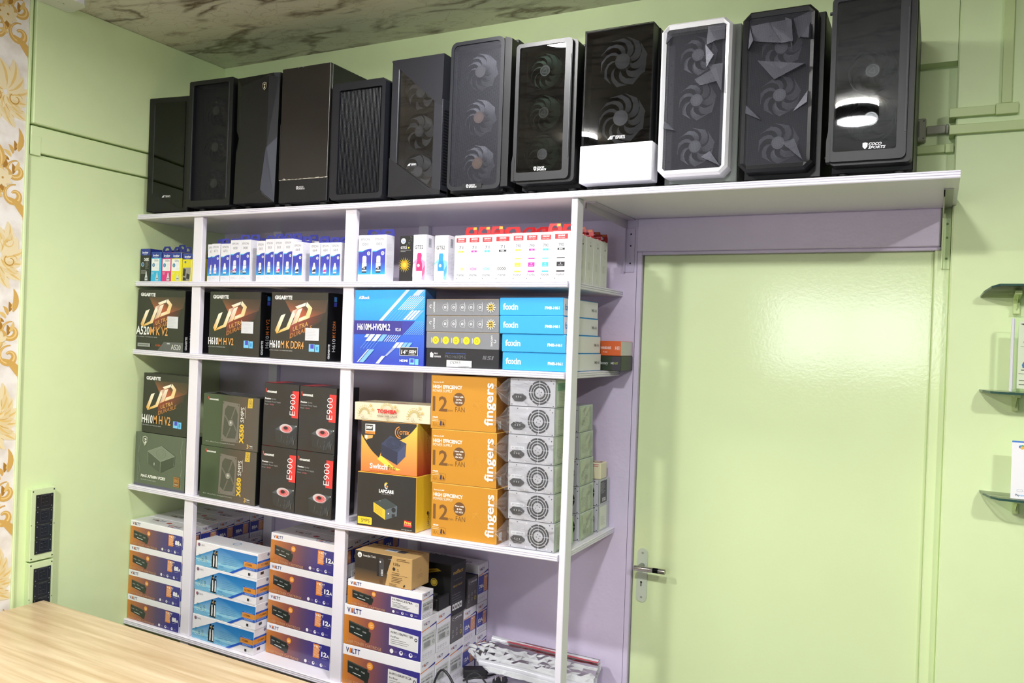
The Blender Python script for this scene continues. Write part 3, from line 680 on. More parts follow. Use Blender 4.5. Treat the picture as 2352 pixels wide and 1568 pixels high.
# ---- 8 dark pane with three green-black fans
def ring_case(label, w_, h_, d_, foot, fans, fr=.056, pane=DGLASS2, lx=.085, lz=.078, nb=9, fcol=C(78, 96, 82), ls=1.0, fx_=None, ins=(.012, .045, .022, .012)):
    c = case(label)
    chassis(c, w_, h_, d_, foot, .06, BK, x0=.004, x1=w_+.016, z1=h_-.004)
    mb = MB(CASEP); O = rrect(0, foot+.020, w_, h_, .014); I = rrect(ins[0], foot+ins[1], w_-ins[2], h_-ins[3], .006)
    mb.frame(O, I, (0, 0, 0), (1, 0, 0), (0, 0, 1), .008, C(54, 55, 60)); O2 = rrect(.004, foot+.012, w_+.014, h_-.003, .014)
    mb.frame(O2, I, (0, .010, 0), (1, 0, 0), (0, 0, 1), .050, C(30, 31, 34))
    mb.prism([(-.004, foot+.02), (.006, foot+.02), (.006, foot+.09), (0, foot+.10), (-.004, foot+.075)], (0, -.001, 0), (1, 0, 0), (0, 0, 1), .03, C(44, 45, 49))
    mb.prism([(w_-.0045, foot+.085), (w_-.002, foot+.085), (w_-.002, h_-.05), (w_-.0045, h_-.05)], (0, -.002, 0), (1, 0, 0), (0, 0, 1), .006, C(96, 98, 104))  # pale strip along the right rim, a highlight put into the colour
    mb.build('front_frame', c)
    gp = MB(pane); gp.box((ins[0]-.002, .003, foot+ins[1]-.002), (w_-ins[2]+.002, .006, h_-ins[3]+.002), (1,)*4); gp.build('glass_pane', c)
    mb = MB(VOID); mb.box((.01, .052, foot+.03), (w_-.01, .0595, h_-.012), BK3); mb.build('backing', c)
    for z in fans:
        f = fan(c, fx_ or w_*.47, z, fr, .032, nb, fcol, C(36, 42, 38), rot=.3)
        hb = MB(SMOOTH); a = Art(hb, (0, -.0088, 0), (1, 0, 0), (0, 0, 1), 1, 1); a.ring(0, 0, .0135, .016, C(92, 98, 92)); a.line([(-.008, -.006), (0, .009), (.008, -.006), (-.008, -.006)], .0018, C(92, 98, 92)); hb.build('hub_emblem', f)
    logo(c, coco_logo(ls), (lx, .0022, lz)); return c
c = ring_case('narrower black computer case with thin rounded rim, dark glass front and three greenish fans', .188, .463, .40, .022, (.125, .252, .380), lx=.072, lz=.070)
place_case(c, 1.684)
# ---- 9 glass front with two large fans over a white band
c = case('black glass-fronted computer case with two large fans above a plain white lower band')
w_, h_, d_ = .210, .472, .40
chassis(c, w_, h_, d_, .016, .052, BK, x1=w_+.004)
wb = MB(SMOOTH); wb.box((-.002, -.004, .022), (w_+.010, .052, .132), C(236, 237, 242), 0, .002); tag(wb.build('lower_band', c), 'plain white lower band')
mb = MB(CASEP); mb.box((0, .006, .132), (.004, .052, h_), BK3); mb.box((w_-.004, .006, .132), (w_, .052, h_), BK2); mb.box((0, .006, h_-.004), (w_, .052, h_), BK); mb.build('front_frame', c)
gp = MB(DGLASS); gp.box((0, 0, .133), (w_, .004, h_), (1,)*4); gp.build('glass_pane', c)
mb = MB(VOID); mb.box((.005, .046, .134), (w_-.005, .0515, h_-.005), BK3); mb.build('backing', c)
for z in (.212, .377): fan(c, .112, z, .074, .028, 9, C(120, 123, 126), C(100, 103, 106), rot=.5, shroud=False)
logo(c, ant_logo(.95), (.082, -.0004, .146))
place_case(c, 1.9115)
# ---- 10 white case and 11 black case with faceted mesh fronts
def crystal(label, w_, h_, d_, foot, fcol, rimcol, rim2, bodycol, fx_, fcols, facets, rail, cham=.020):
    c = case(label)
    chassis(c, w_, h_, d_, foot, .06, bodycol, x0=.006, x1=w_+.014, z1=h_-.004)
    mb = MB(CASEP if fcol is None else SMOOTH)
    O = oct_(0, foot+.012, w_, h_, cham); M_ = oct_(.007, foot+.019, w_-.007, h_-.007, cham*.8); I = oct_(.016, foot+.030, w_-.016, h_-.018, .006)
    U, V = Vector((1, 0, 0)), Vector((0, 0, 1))
    for i in range(8):
        j = (i+1) % 8
        P = lambda p_, y: (p_[0], y, p_[1])
        mb.face([P(O[i], .010), P(O[j], .010), P(M_[j], 0), P(M_[i], 0)], rimcol); mb.face([P(M_[i], 0), P(M_[j], 0), P(I[j], .004), P(I[i], .004)], rim2)
        mb.face([P(I[i], .004), P(I[j], .004), P(I[j], .030), P(I[i], .030)], rim2); mb.face([P(O[j], .010), P(O[i], .010), P((O[i][0]*1.0, O[i][1]), .060), P((O[j][0], O[j][1]), .060)], rimcol)
    mb.face([(.02, .012, foot+.0135), (w_-.02, .012, foot+.0135), (w_-.02, .06, foot+.0135), (.02, .06, foot+.0135)][::-1], rimcol)
    mb.build('front_frame', c)
    X0, X1, Z0, Z1 = .016, w_-.016, foot+.030, h_-.018
    g = MB(GRILLE2)
    sheet = g.face([(X0, .006, Z0), (X1, .006, Z0), (X1, .006, Z1), (X0, .006, Z1)], BK); g.build('mesh_panel', c)
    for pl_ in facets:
        g = MB(GRILLE_LIT)  # facets get the paler grille, coloured as if lit
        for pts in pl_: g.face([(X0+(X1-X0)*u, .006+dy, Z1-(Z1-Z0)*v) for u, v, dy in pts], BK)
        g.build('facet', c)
    mb = MB(VOID); mb.box((.014, .056, foot+.028), (w_-.014, .0595, h_-.016), C(34, 35, 41)); mb.build('backing', c)
    if rail:
        for x0 in (.016, w_-.032):
            r_ = MB(CASEP); r_.box((x0, .034, foot+.034), (x0+.016, .040, h_-.05), C(112, 116, 130), 0, .001)
            for k in range(7): r_.cyl((x0+.008, .0345, foot+.06+k*.055), (x0+.008, .0336, foot+.06+k*.055), .0018, .0018, 8, BK3)
            r_.build('fan_rail', c)
    for z in fcols: fan(c, fx_, z, .055, .040, 7, C(126, 128, 140), C(120, 122, 134), rot=.35, shroud=False, sweep=.8)
    return c
def panel_facets(raised):
    """tilted facets standing on the flat sheet: each is a polygon of (u, v, proud) with skirts back to the sheet"""
    out = []
    for pts in raised:
        f = [[(u, v, -.0008-y) for u, v, y in pts]]; n = len(pts)
        for i in range(n):
            a, b = pts[i], pts[(i+1) % n]
            if a[2] > 0 or b[2] > 0: f.append([(a[0], a[1], -.0008-a[2]), (a[0], a[1], -.0004), (b[0], b[1], -.0004), (b[0], b[1], -.0008-b[2])])
        out.append(f)
    return out
f10 = panel_facets([[(.68, .14, .002), (.84, .12, .007), (.99, .12, .010), (.99, .01, .006), (.70, .01, 0)], [(.66, .13, 0), (.70, .30, .006), (.82, .22, .010)], [(.72, .28, 0), (.97, .48, .012), (.97, .28, .004)], [(.0, .10, .010), (.10, .05, .002), (0, .02, 0)], [(.5, .37, 0), (.60, .42, .004), (.92, .40, .006), (.85, .30, 0)], [(.66, .92, .002), (.98, .99, .012), (.80, .88, 0)], [(0, .64, 0), (0, .70, .006), (.2, .72, .004)]])
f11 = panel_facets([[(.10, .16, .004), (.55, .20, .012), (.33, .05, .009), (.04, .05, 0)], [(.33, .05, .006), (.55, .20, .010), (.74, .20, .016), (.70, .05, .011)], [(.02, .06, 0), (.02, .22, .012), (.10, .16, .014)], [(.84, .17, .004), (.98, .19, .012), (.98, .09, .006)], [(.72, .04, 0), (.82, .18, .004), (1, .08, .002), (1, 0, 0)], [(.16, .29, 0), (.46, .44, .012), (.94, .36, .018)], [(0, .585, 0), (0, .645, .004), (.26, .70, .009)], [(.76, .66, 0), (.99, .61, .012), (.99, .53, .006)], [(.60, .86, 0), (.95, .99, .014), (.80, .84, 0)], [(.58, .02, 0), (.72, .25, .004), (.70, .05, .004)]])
c = crystal('white-framed computer case with faceted grey mesh front and three fans', .198, .459, .40, .016, 1, C(240, 240, 243), C(228, 229, 234), C(196, 206, 196), .099, (.115, .245, .372), f10, True)
place_case(c, 2.1435)
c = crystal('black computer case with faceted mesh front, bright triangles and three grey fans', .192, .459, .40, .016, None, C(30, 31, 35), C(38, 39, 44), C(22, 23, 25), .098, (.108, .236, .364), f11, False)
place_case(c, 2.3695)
# ---- 12 glossy pane with reflected lamp
c = ring_case('glossy black computer case at the right end of the top shelf, mirror-like front', .182, .462, .40, .020, (.150, .272), pane=DGLASS2, lx=.083, lz=.068, nb=7, fcol=C(44, 48, 46), ls=1.25, fx_=.098)
for z in (.052, .423):
    kn = MB(CHROME); kn.cyl((-.006, .004, z), (.002, .004, z), .004, .004, 12, C(60, 60, 62)); kn.build('thumb_screw', c)
place_case(c, 2.5975)
# ================================================================ ink boxes on the second board
def tab_mesh(w, h, col, hole=C(40, 40, 60), slant=.004, lean=.0, sticker=None, word=None):
    """cardboard hang tab with a cut-out hole"""
    mb = MB(CARD)
    o = [(0, 0), (w, 0), (w, h*.55), (w-slant, h), (slant, h), (0, h*.55)]
    i = [(w*.28, h*.42), (w*.72, h*.42), (w*.72, h*.60), (w*.58, h*.80), (w*.42, h*.80), (w*.28, h*.60)]
    mb.frame(o, i, (0, 0, 0), (1, 0, 0), (0, lean, 1), .0007, col)
    a = Art(mb, (0, 0, 0), (1, 0, 0), (0, lean, 1), w, h)
    if sticker: a.rect(.64, .74, .90, .97, sticker)
    if word: a.text(word, .5, .06, .0075, C(250, 240, 240), w*.72, bold=.02, al='c')
    return mb.to_mesh('hang_tab')
def inkbox(name, mb, tabm, pos, label, group, k=2, rz=0.0, tab_at=None, cat='ink box'):
    me = mb if isinstance(mb, bpy.types.Mesh) else mb.to_mesh(name)
    o = link(name, me); tag(o, label, cat, group); stand(o, k, pos[0], pos[1], 0, rz)
    if tabm: link('hang_tab', tabm, o, tab_at)
    return o
# ---- left bay: blue-topped boxes
BLU = C(42, 62, 150); BLUD = C(30, 40, 120)
btab = tab_mesh(.052, .030, C(34, 44, 132), slant=.010)
def brother(h, col, num, numcol, small=False, pic=False):
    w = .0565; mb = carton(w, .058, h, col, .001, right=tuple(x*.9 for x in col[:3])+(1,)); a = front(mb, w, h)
    a.rect(0.02, .80, .98, .995, BLU); a.text('brother', .5, .855, .0085, C(240, 242, 250), .034, bold=.03, al='c'); a.line([(.32, .82), (.68, .82)], .001, C(190, 200, 230))
    b = right(mb, w, .058, h); b.rect(.02, .80, .98, .995, BLUD)
    if pic:
        a.ell(.28, .70, .005, C(70, 100, 190)); a.poly([(.05, .02), (.70, .02), (.80, .30), (.80, .50), (.05, .50)], C(150, 148, 140))
        for q in ([(.06, .22), (.30, .20), (.36, .44), (.12, .48)], [(.40, .10), (.70, .08), (.72, .26), (.44, .30)], [(.08, .04), (.40, .04), (.36, .14), (.10, .16)]): a.poly(q, C(44, 44, 48))
        a.rect(.84, .05, .92, .76, C(225, 222, 210)); return mb
    if small:
        a.text(num, .40, .63, .011, C(236, 238, 236), .028, bold=.03); a.ell(.26, .52, .0085, C(214, 220, 226)); a.ell(.26, .52, .0068, C(60, 110, 150)); a.lines(.55, .60, .92, 8, .028, .0011, C(150, 152, 146), 3)
        a.lines(.12, .34, .75, 4, .03, .0012, C(170, 172, 166), 5)
    else:
        a.rect(.08, .36, .86, .775, C(236, 238, 240)); a.text(num, .34, .68, .0085, C(60, 66, 90), .024); a.ell(.28, .56, .0078, C(50, 110, 160)); a.ell(.28, .56, .005, C(110, 170, 210)); a.lines(.5, .62, .8, 6, .04, .001, C(205, 212, 214), 2); a.lines(.10, .30, .46, 2, .04, .0014, C(240, 244, 248), 4)
    a.poly([(.52, .03), (.82, .03), (.80, .13), (.76, .18), (.70, .31), (.64, .31), (.58, .18), (.54, .13)], C(206, 214, 214)); a.rect(.58, .08, .78, .12, C(120, 124, 126))
    return mb
GB = 'blue-topped ink boxes in the left bay'
GX = C(40, 44, 38)
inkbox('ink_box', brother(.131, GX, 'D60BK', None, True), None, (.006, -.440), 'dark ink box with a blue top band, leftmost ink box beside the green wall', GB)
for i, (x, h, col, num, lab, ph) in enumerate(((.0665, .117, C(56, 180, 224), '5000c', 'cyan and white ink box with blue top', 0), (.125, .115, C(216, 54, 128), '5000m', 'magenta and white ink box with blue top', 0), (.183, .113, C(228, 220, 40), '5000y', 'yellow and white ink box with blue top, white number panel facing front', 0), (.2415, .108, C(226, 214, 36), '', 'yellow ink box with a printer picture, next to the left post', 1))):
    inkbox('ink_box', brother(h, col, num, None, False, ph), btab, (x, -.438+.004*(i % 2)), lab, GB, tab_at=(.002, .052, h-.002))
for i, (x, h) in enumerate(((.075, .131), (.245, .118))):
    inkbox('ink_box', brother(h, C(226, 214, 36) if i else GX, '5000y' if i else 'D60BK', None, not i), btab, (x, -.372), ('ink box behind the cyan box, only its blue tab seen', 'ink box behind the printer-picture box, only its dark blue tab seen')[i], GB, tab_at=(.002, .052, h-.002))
# ---- white boxes with blue wave and bottle picture
EB = C(62, 66, 176); EB1 = C(54, 120, 216); EB2 = C(52, 176, 232)
etab = {}
def bottle(a, cx, by, k, kind, ink, cap, w, h):
    """k scales the bottle picture in metres"""
    u = lambda x: cx + x*k/w; v = lambda y: by + y*k/h
    wht = C(236, 238, 242)
    if kind == 'cone':
        a.poly([(u(-.40), v(.10)), (u(.40), v(.10)), (u(.42), v(1.25)), (u(.30), v(1.45)), (u(.16), v(2.2)), (u(-.16), v(2.2)), (u(-.30), v(1.45)), (u(-.42), v(1.25))], wht)
        a.poly([(u(-.38), v(.45)), (u(.38), v(.45)), (u(.40), v(.95)), (u(.05), v(.93)), (u(-.38), v(.70))], ink); a.rect(u(-.36), v(0), u(.36), v(.14), C(64, 60, 84))
        a.line([(u(-.30), v(1.44)), (u(.30), v(1.44))], .0006, C(160, 164, 176))
    else:
        a.poly([(u(-.36), v(1.5)), (u(.36), v(1.5)), (u(.36), v(2.3)), (u(.22), v(2.48)), (u(-.22), v(2.48)), (u(-.36), v(2.3))], cap)
        a.poly([(u(-.42), v(.2)), (u(.42), v(.2)), (u(.42), v(1.4)), (u(.36), v(1.5)), (u(-.36), v(1.5)), (u(-.42), v(1.4))], wht)
        a.line([(u(-.38), v(1.49)), (u(.38), v(1.49))], .0009, C(110, 110, 124))
        a.poly([(u(-.42), v(.42)), (u(.42), v(.42)), (u(.42), v(.98)), (u(.1), v(.92)), (u(-.42), v(.62))], ink); a.ell(u(0), v(.66), k*.12, wht)
        a.poly([(u(-.40), v(0)), (u(.40), v(0)), (u(.44), v(.2)), (u(-.44), v(.2))], C(44, 42, 60))
def epson(num, w, h, kind, ink, cap=C(222, 224, 232), white_side=True, extra=None):
    d = .047; mb = carton(w, d, h, C(226, 226, 234), .0009, right=C(236, 235, 245)); a = front(mb, w, h)
    a.text('EPSON', .5, .885, .0075, C(112, 112, 122), w*.62, al='c'); a.text(num, .5, .775, .0095, C(120, 120, 128), w*.42, al='c')
    vt = .66
    a.grad(.03, .155, .97, vt-.06, [(0, EB2), (.25, EB1), (.6, EB), (1, EB)], True)
    a.poly([(.03, vt-.06), (.97, vt-.06), (.97, vt+.045), (.75, vt+.04), (.5, vt+.012), (.3, vt-.02), (.03, vt-.022)], EB)
    a.poly([(.03, vt-.022), (.3, vt-.02), (.5, vt+.012), (.75, vt+.04), (.62, vt+.036), (.35, vt+.0), (.03, vt+.002)], C(70, 190, 230))
    a.ell(.77, .605, w*.115, C(236, 238, 240)); a.ring(.77, .605, w*.03, w*.065, C(96, 104, 84))
    bottle(a, .48, .19, w*.40 if kind == 'cone' else w*.40, kind, ink, cap, w, h)
    a.lines(.15, .10, .7, 2, .03, .0007, C(190, 190, 202), 1)
    if extra: a.ell(.18, .24, .0055, C(168, 162, 158)); a.ell(.18, .24, .003, C(120, 116, 116))
    b = right(mb, w, d, h); b.lines(.12, .80, .9, 5, .03, .0006, C(196, 196, 208), 7); b.lines(.12, .56, .9, 9, .03, .0005, C(204, 204, 214), 9)
    return mb
def etabm(w): 
    if w not in etab: etab[w] = tab_mesh(w, .026, C(58, 62, 164), slant=.004, lean=.05, sticker=None)
    return etab[w]
INKS = {'c': C(66, 176, 226), 'm': C(222, 62, 140), 'y': C(224, 220, 64), 'k': C(40, 42, 50), 'lm': C(226, 176, 204), 'lc': C(190, 214, 232)}
GE = 'white ink boxes with blue wave in the middle bay'
cut = 'white ink box with blue wave and '
E_ = [(.3745, '673', .042, .1425, 'cone', 'lc', 'pale bottle, half hidden by the left post', -.432), (.4045, '673', .043, .1435, 'cone', 'lm', 'pale pink bottle', -.440), (.4525, '673', .048, .1425, 'cone', 'c', 'cyan spout bottle, second shortest from the left post', -.440),
      (.502, '008', .050, .155, 'cap', 'm', 'magenta capped bottle, grey seal at lower left', -.440), (.553, '008', .050, .155, 'cap', 'c', 'cyan capped bottle, grey seal at lower left', -.440),
      (.634, '003', .041, .149, 'cap', 'k', 'black capped bottle', -.440), (.6765, '003', .043, .154, 'cap', 'y', 'yellow capped bottle', -.440), (.7205, '003', .043, .154, 'cap', 'm', 'magenta capped bottle beside the yellow one', -.440), (.7645, '003', .043, .154, 'cap', 'c', 'cyan capped bottle beside the magenta one', -.440),
      (.8085, '664', .046, .141, 'cone', 'k', 'black spout bottle, side panel in view', -.440), (.887, '664', .046, .136, 'cone', 'k', 'black spout bottle, third from the middle post', -.440), (.9365, '664', .043, .136, 'cone', 'm', 'magenta spout bottle', -.440), (.981, '664', .044, .136, 'cone', 'c', 'cyan spout bottle next to the middle post', -.440)]
for x, num, w_, h_, kind, ink, lab, y in E_:
    inkbox('ink_box', epson(num, w_, h_, kind, INKS[ink], extra=(num == '008')), etabm(w_), (x, y), cut+lab, GE, tab_at=(0, .0465, h_-.001))
for i, (x, w_, h_) in enumerate(((.420, .046, .143), (.470, .046, .143), (.520, .050, .150), (.640, .043, .156), (.690, .043, .154), (.740, .043, .152), (.790, .043, .156), (.838, .046, .150), (.888, .046, .141), (.935, .043, .139), (.982, .043, .140))):
    inkbox('ink_box', epson('664', w_, h_, 'cone', INKS['k']), etabm(w_), (x, -.382+.003*(i % 3)), 'second-row ink box, its blue tab showing '+('above the pale pink bottle box', 'above the cyan spout bottle box', 'behind the first capped magenta box', 'above the black capped bottle box', 'above the yellow capped bottle box', 'above the tall magenta capped box', 'above the tall cyan capped box', 'above the box whose side panel shows', 'over the third box from the middle post', 'over the magenta spout box', 'over the box beside the middle post')[i], GE, tab_at=(0, .0465, h_-.001))
GR = 'ink boxes in the right bay of the second board'
for x, num, lab in ((1.1015, '001', 'white ink box numbered 001 with black bottle, next to the middle post'), (1.160, '005', 'white ink box numbered 005 with black bottle and blank white side')):
    inkbox('ink_box', epson(num, .0575, .1575, 'cap', INKS['k'], C(228, 228, 232)), etabm(.0575), (x, -.440), lab, GR, tab_at=(0, .0465, .156))
# ---- GT52 boxes
def hp_ring(a, u, v, r, c0, c1):
    a.ell(u, v, r, c0); a.text('hp', u, v-r*.55/a.H, r*.95, c1, r*1.15, bold=.01, shear=.25, al='c')
def gt52(kind):
    w, d, h = .0505, .052, (.151, .153, .148)[kind]; base_ = C(28, 28, 32) if kind == 0 else C(238, 238, 244)
    mb = carton(w, d, h, base_, .001, right=C(232, 231, 240) if kind else C(24, 24, 28)); a = front(mb, w, h)
    if kind == 0:
        hp_ring(a, .28, .885, .0095, C(206, 216, 232), C(70, 96, 150)); a.text('GT52', .08, .715, .0075, C(236, 236, 238), .025, bold=.02); a.ell(.72, .735, .003, C(226, 206, 50)); a.line([(.08, .68), (.9, .68)], .0006, C(200, 200, 204)); a.lines(.08, .655, .5, 1, .02, .0012, C(190, 190, 190))
        for k in range(18):
            t = 2*PI*k/18; a.poly([(.43+.010*math.cos(t-.16)/w, .36+.010*math.sin(t-.16)/h), (.43+.026*math.cos(t)/w, .36+.026*math.sin(t)/h), (.43+.010*math.cos(t+.16)/w, .36+.010*math.sin(t+.16)/h)], C(244, 206, 40))
        a.ell(.43, .36, .0135, C(214, 150, 30)); a.ell(.43, .36, .008, C(236, 190, 60))
        rnd = random.Random(2)
        for k in range(12): a.ell(rnd.uniform(.55, .95), rnd.uniform(.78, .97), .0012, C(120, 132, 120))
    else:
        ink = (C(220, 50, 120), C(50, 150, 210))[kind-1]; lt = (C(250, 150, 190), C(130, 200, 240))[kind-1]
        hp_ring(a, .42, .905, .0085, C(238, 238, 244), C(120, 170, 215)); a.text('GT52', .14, .695, .012, C(40, 40, 44), .032, bold=.015)
        a.poly([(.0, .12), (.95, .02), (.98, .42), (.45, .52), (.02, .40)], lt); a.poly([(.0, .10), (.3, .05), (.2, .40), (.02, .36)], C(244, 226, 236) if kind == 1 else C(214, 234, 246))
        a.poly([(.36, .44), (.66, .44), (.68, .50), (.70, .56), (.64, .61), (.38, .61), (.34, .56), (.34, .50)], ink); a.poly([(.30, .20), (.74, .20), (.74, .36), (.68, .44), (.34, .44), (.30, .36)], tuple(x*.85 for x in ink[:3])+(1,)); a.poly([(.30, .05), (.70, .05), (.74, .08), (.74, .22), (.30, .22)], C(240, 240, 246)); a.ell(.46, .34, .005, C(240, 240, 246))
        for k in range(6): a.line([(.76, .10+k*.025), (.98, .20+k*.03)], .0012, ink)
    b = right(mb, w, d, h)
    if kind: b.rect(.28, .74, .62, .93, C(176, 178, 188)); b.lines(.30, .92, .60, 6, .025, .0012, C(110, 112, 122), 3); b.lines(.10, .60, .92, 16, .03, .0006, C(170, 170, 186), 4)
    return mb
for x, kd, lab in ((1.273, 0, 'black ink box with a yellow sunflower'), (1.3265, 1, 'white and pink ink box with a magenta bottle'), (1.4105, 2, 'white and light blue ink box with a cyan bottle')):
    inkbox('ink_box', gt52(kd), None, (x, -.440), lab, GR)
# ---- white boxes with a red label and red hang tabs
RED = C(222, 44, 52); REDT = C(214, 40, 44)
def canon(num, w, h, col, code, patt):
    d = .0605; mb = carton(w, d, h, C(228, 228, 232), .0007, right=C(222, 223, 216)); a = front(mb, w, h)
    a.rect(.13, .845, .87, .945, RED); a.text('GENUINE', .5, .898, .0048, C(252, 240, 240), .023, bold=.02, al='c'); a.text('Made in Japan', .5, .862, .003, C(252, 236, 236), .023, al='c')
    a.text(num, .5, .70, .0095, C(70, 74, 90), .015 if num == '71' else .0175, bold=.004, al='c'); a.rect(.29, .625, .71, .665, col); a.text(code, .5, .634, .003, C(250, 250, 250), .004 if len(code) == 1 else .013, bold=.02, al='c')
    G2 = C(228, 226, 238)
    if num == '71':
        a.rect(.30, .30, .70, .60, G2); a.rect(.27, .185, .72, .34, C(232, 232, 238))
        if patt == 'y': a.grad(.24, .235, .72, .295, [(0, C(240, 242, 220)), (1, C(230, 234, 110))])
        else:
            a.rect(.22, .235, .74, .295, C(250, 250, 252))
            n = 5
            for k in range(n):
                u0 = .22+.52*k/n; u1 = u0+.52/n
                a.line([(u0, .235), (u1, .295)], .0014, col); a.line([(u0, .295), (u1, .235)], .0014, col)
        a.lines(.42, .40, .58, 3, .03, .0006, C(180, 180, 192), 3)
    else:
        a.poly([(.34, .46), (.66, .46), (.66, .54), (.60, .60), (.40, .60), (.34, .54)], G2); a.rect(.27, .20, .73, .47, C(244, 244, 250)); a.rect(.27, .455, .73, .475, col); a.rect(.27, .295, .73, .385, col); a.text(code[0], .5, .345, .0035, C(250, 250, 250), None, bold=.02, al='c'); a.rect(.26, .185, .74, .215, col); a.lines(.40, .42, .6, 1, .03, .0008, C(150, 150, 160)); a.lines(.36, .32, .64, 1, .02, .0008, C(240, 240, 246))
    a.text('PIXMA', .5, .105, .0072, C(104, 104, 112), .0265, al='c'); a.ell(.20, .055, .0016, C(70, 50, 84)); a.text('MegaTank', .27, .045, .0036, C(160, 160, 168), .024)
    a.line([(.45, .975), (.85, .978)], .0009, C(196, 198, 210))
    b = right(mb, w, d, h); b.text(num, .62, .86, .004, C(90, 92, 92), None, rot=PI/2); b.rect(.56, .80, .66, .835, C(40, 42, 46)); b.lines(.5, .70, .66, 5, .02, .0006, C(190, 192, 186), 5); b.lines(.30, .46, .66, 9, .018, .0007, C(176, 180, 168), 6); b.lines(.52, .14, .66, 5, .02, .0007, C(170, 178, 160), 8)
    return mb
ctab = tab_mesh(.046, .036, REDT, slant=.004, lean=.12, sticker=C(206, 196, 70), word='Canon'); ctabw = tab_mesh(.056, .032, REDT, slant=.005, lean=.25, sticker=None, word='Canon')
ctab2 = tab_mesh(.046, .030, C(196, 30, 36), slant=.010, lean=.8)
YL, MG, CY, KB = C(236, 228, 70), C(212, 52, 160), C(74, 180, 232), C(34, 34, 40)
CN = [(1.4865, '71', .0475, .1455, YL, 'Y', 'y', 'yellow print', ctab), (1.5345, '71', .0475, .1455, MG, 'M', 'm', 'magenta diamond print', ctab), (1.5825, '71', .0460, .1455, CY, 'C', 'c', 'cyan diamond print', ctab), (1.629, '71', .0625, .1460, KB, 'PGBK', 'k', 'black diamond print', ctabw),
      (1.692, '790', .0450, .1475, YL, 'Y', '', 'yellow bottle', ctab2), (1.7375, '790', .0475, .1475, MG, 'M', '', 'magenta bottle', ctab2), (1.7855, '790', .0445, .1475, CY, 'C', '', 'cyan bottle', ctab), (1.8302, '790', .0570, .1490, KB, 'BK', '', 'black bottle, next to the right post', ctabw)]
for x, num, w_, h_, col, code, pt, lab, tb in CN:
    inkbox('ink_box', canon(num, w_, h_, col, code, pt), tb, (x, -.440), 'white ink box with red label, number %s and %s' % (num, lab), GR, tab_at=((w_-(.056 if tb is ctabw else .046))/2, .060, h_-.001))
rear = canon('790', .0575, .149, KB, 'BK', '').to_mesh('ink_box'); rt = tab_mesh(.0555, .030, C(178, 26, 34), slant=.004, lean=.05, sticker=C(196, 100, 50), word='Canon')
for i in range(4):
    inkbox('ink_box', rear, rt, (1.8305, -.3780+.0626*i), 'white ink box with red tab behind the right post, %s from the front' % ('second', 'third', 'fourth', 'fifth and last')[i], 'ink boxes in a row behind the right post', tab_at=(.001, .060, .148))
for i, x in enumerate((1.555, 1.695, 1.7575)):
    inkbox('ink_box', rear, ctabw, (x, -.370), 'second-row white ink box, its red tab showing %s' % ('between the magenta and cyan diamond boxes', 'behind the yellow bottle box', 'behind the magenta bottle box')[i], GR, tab_at=(-.001, .060, .148))

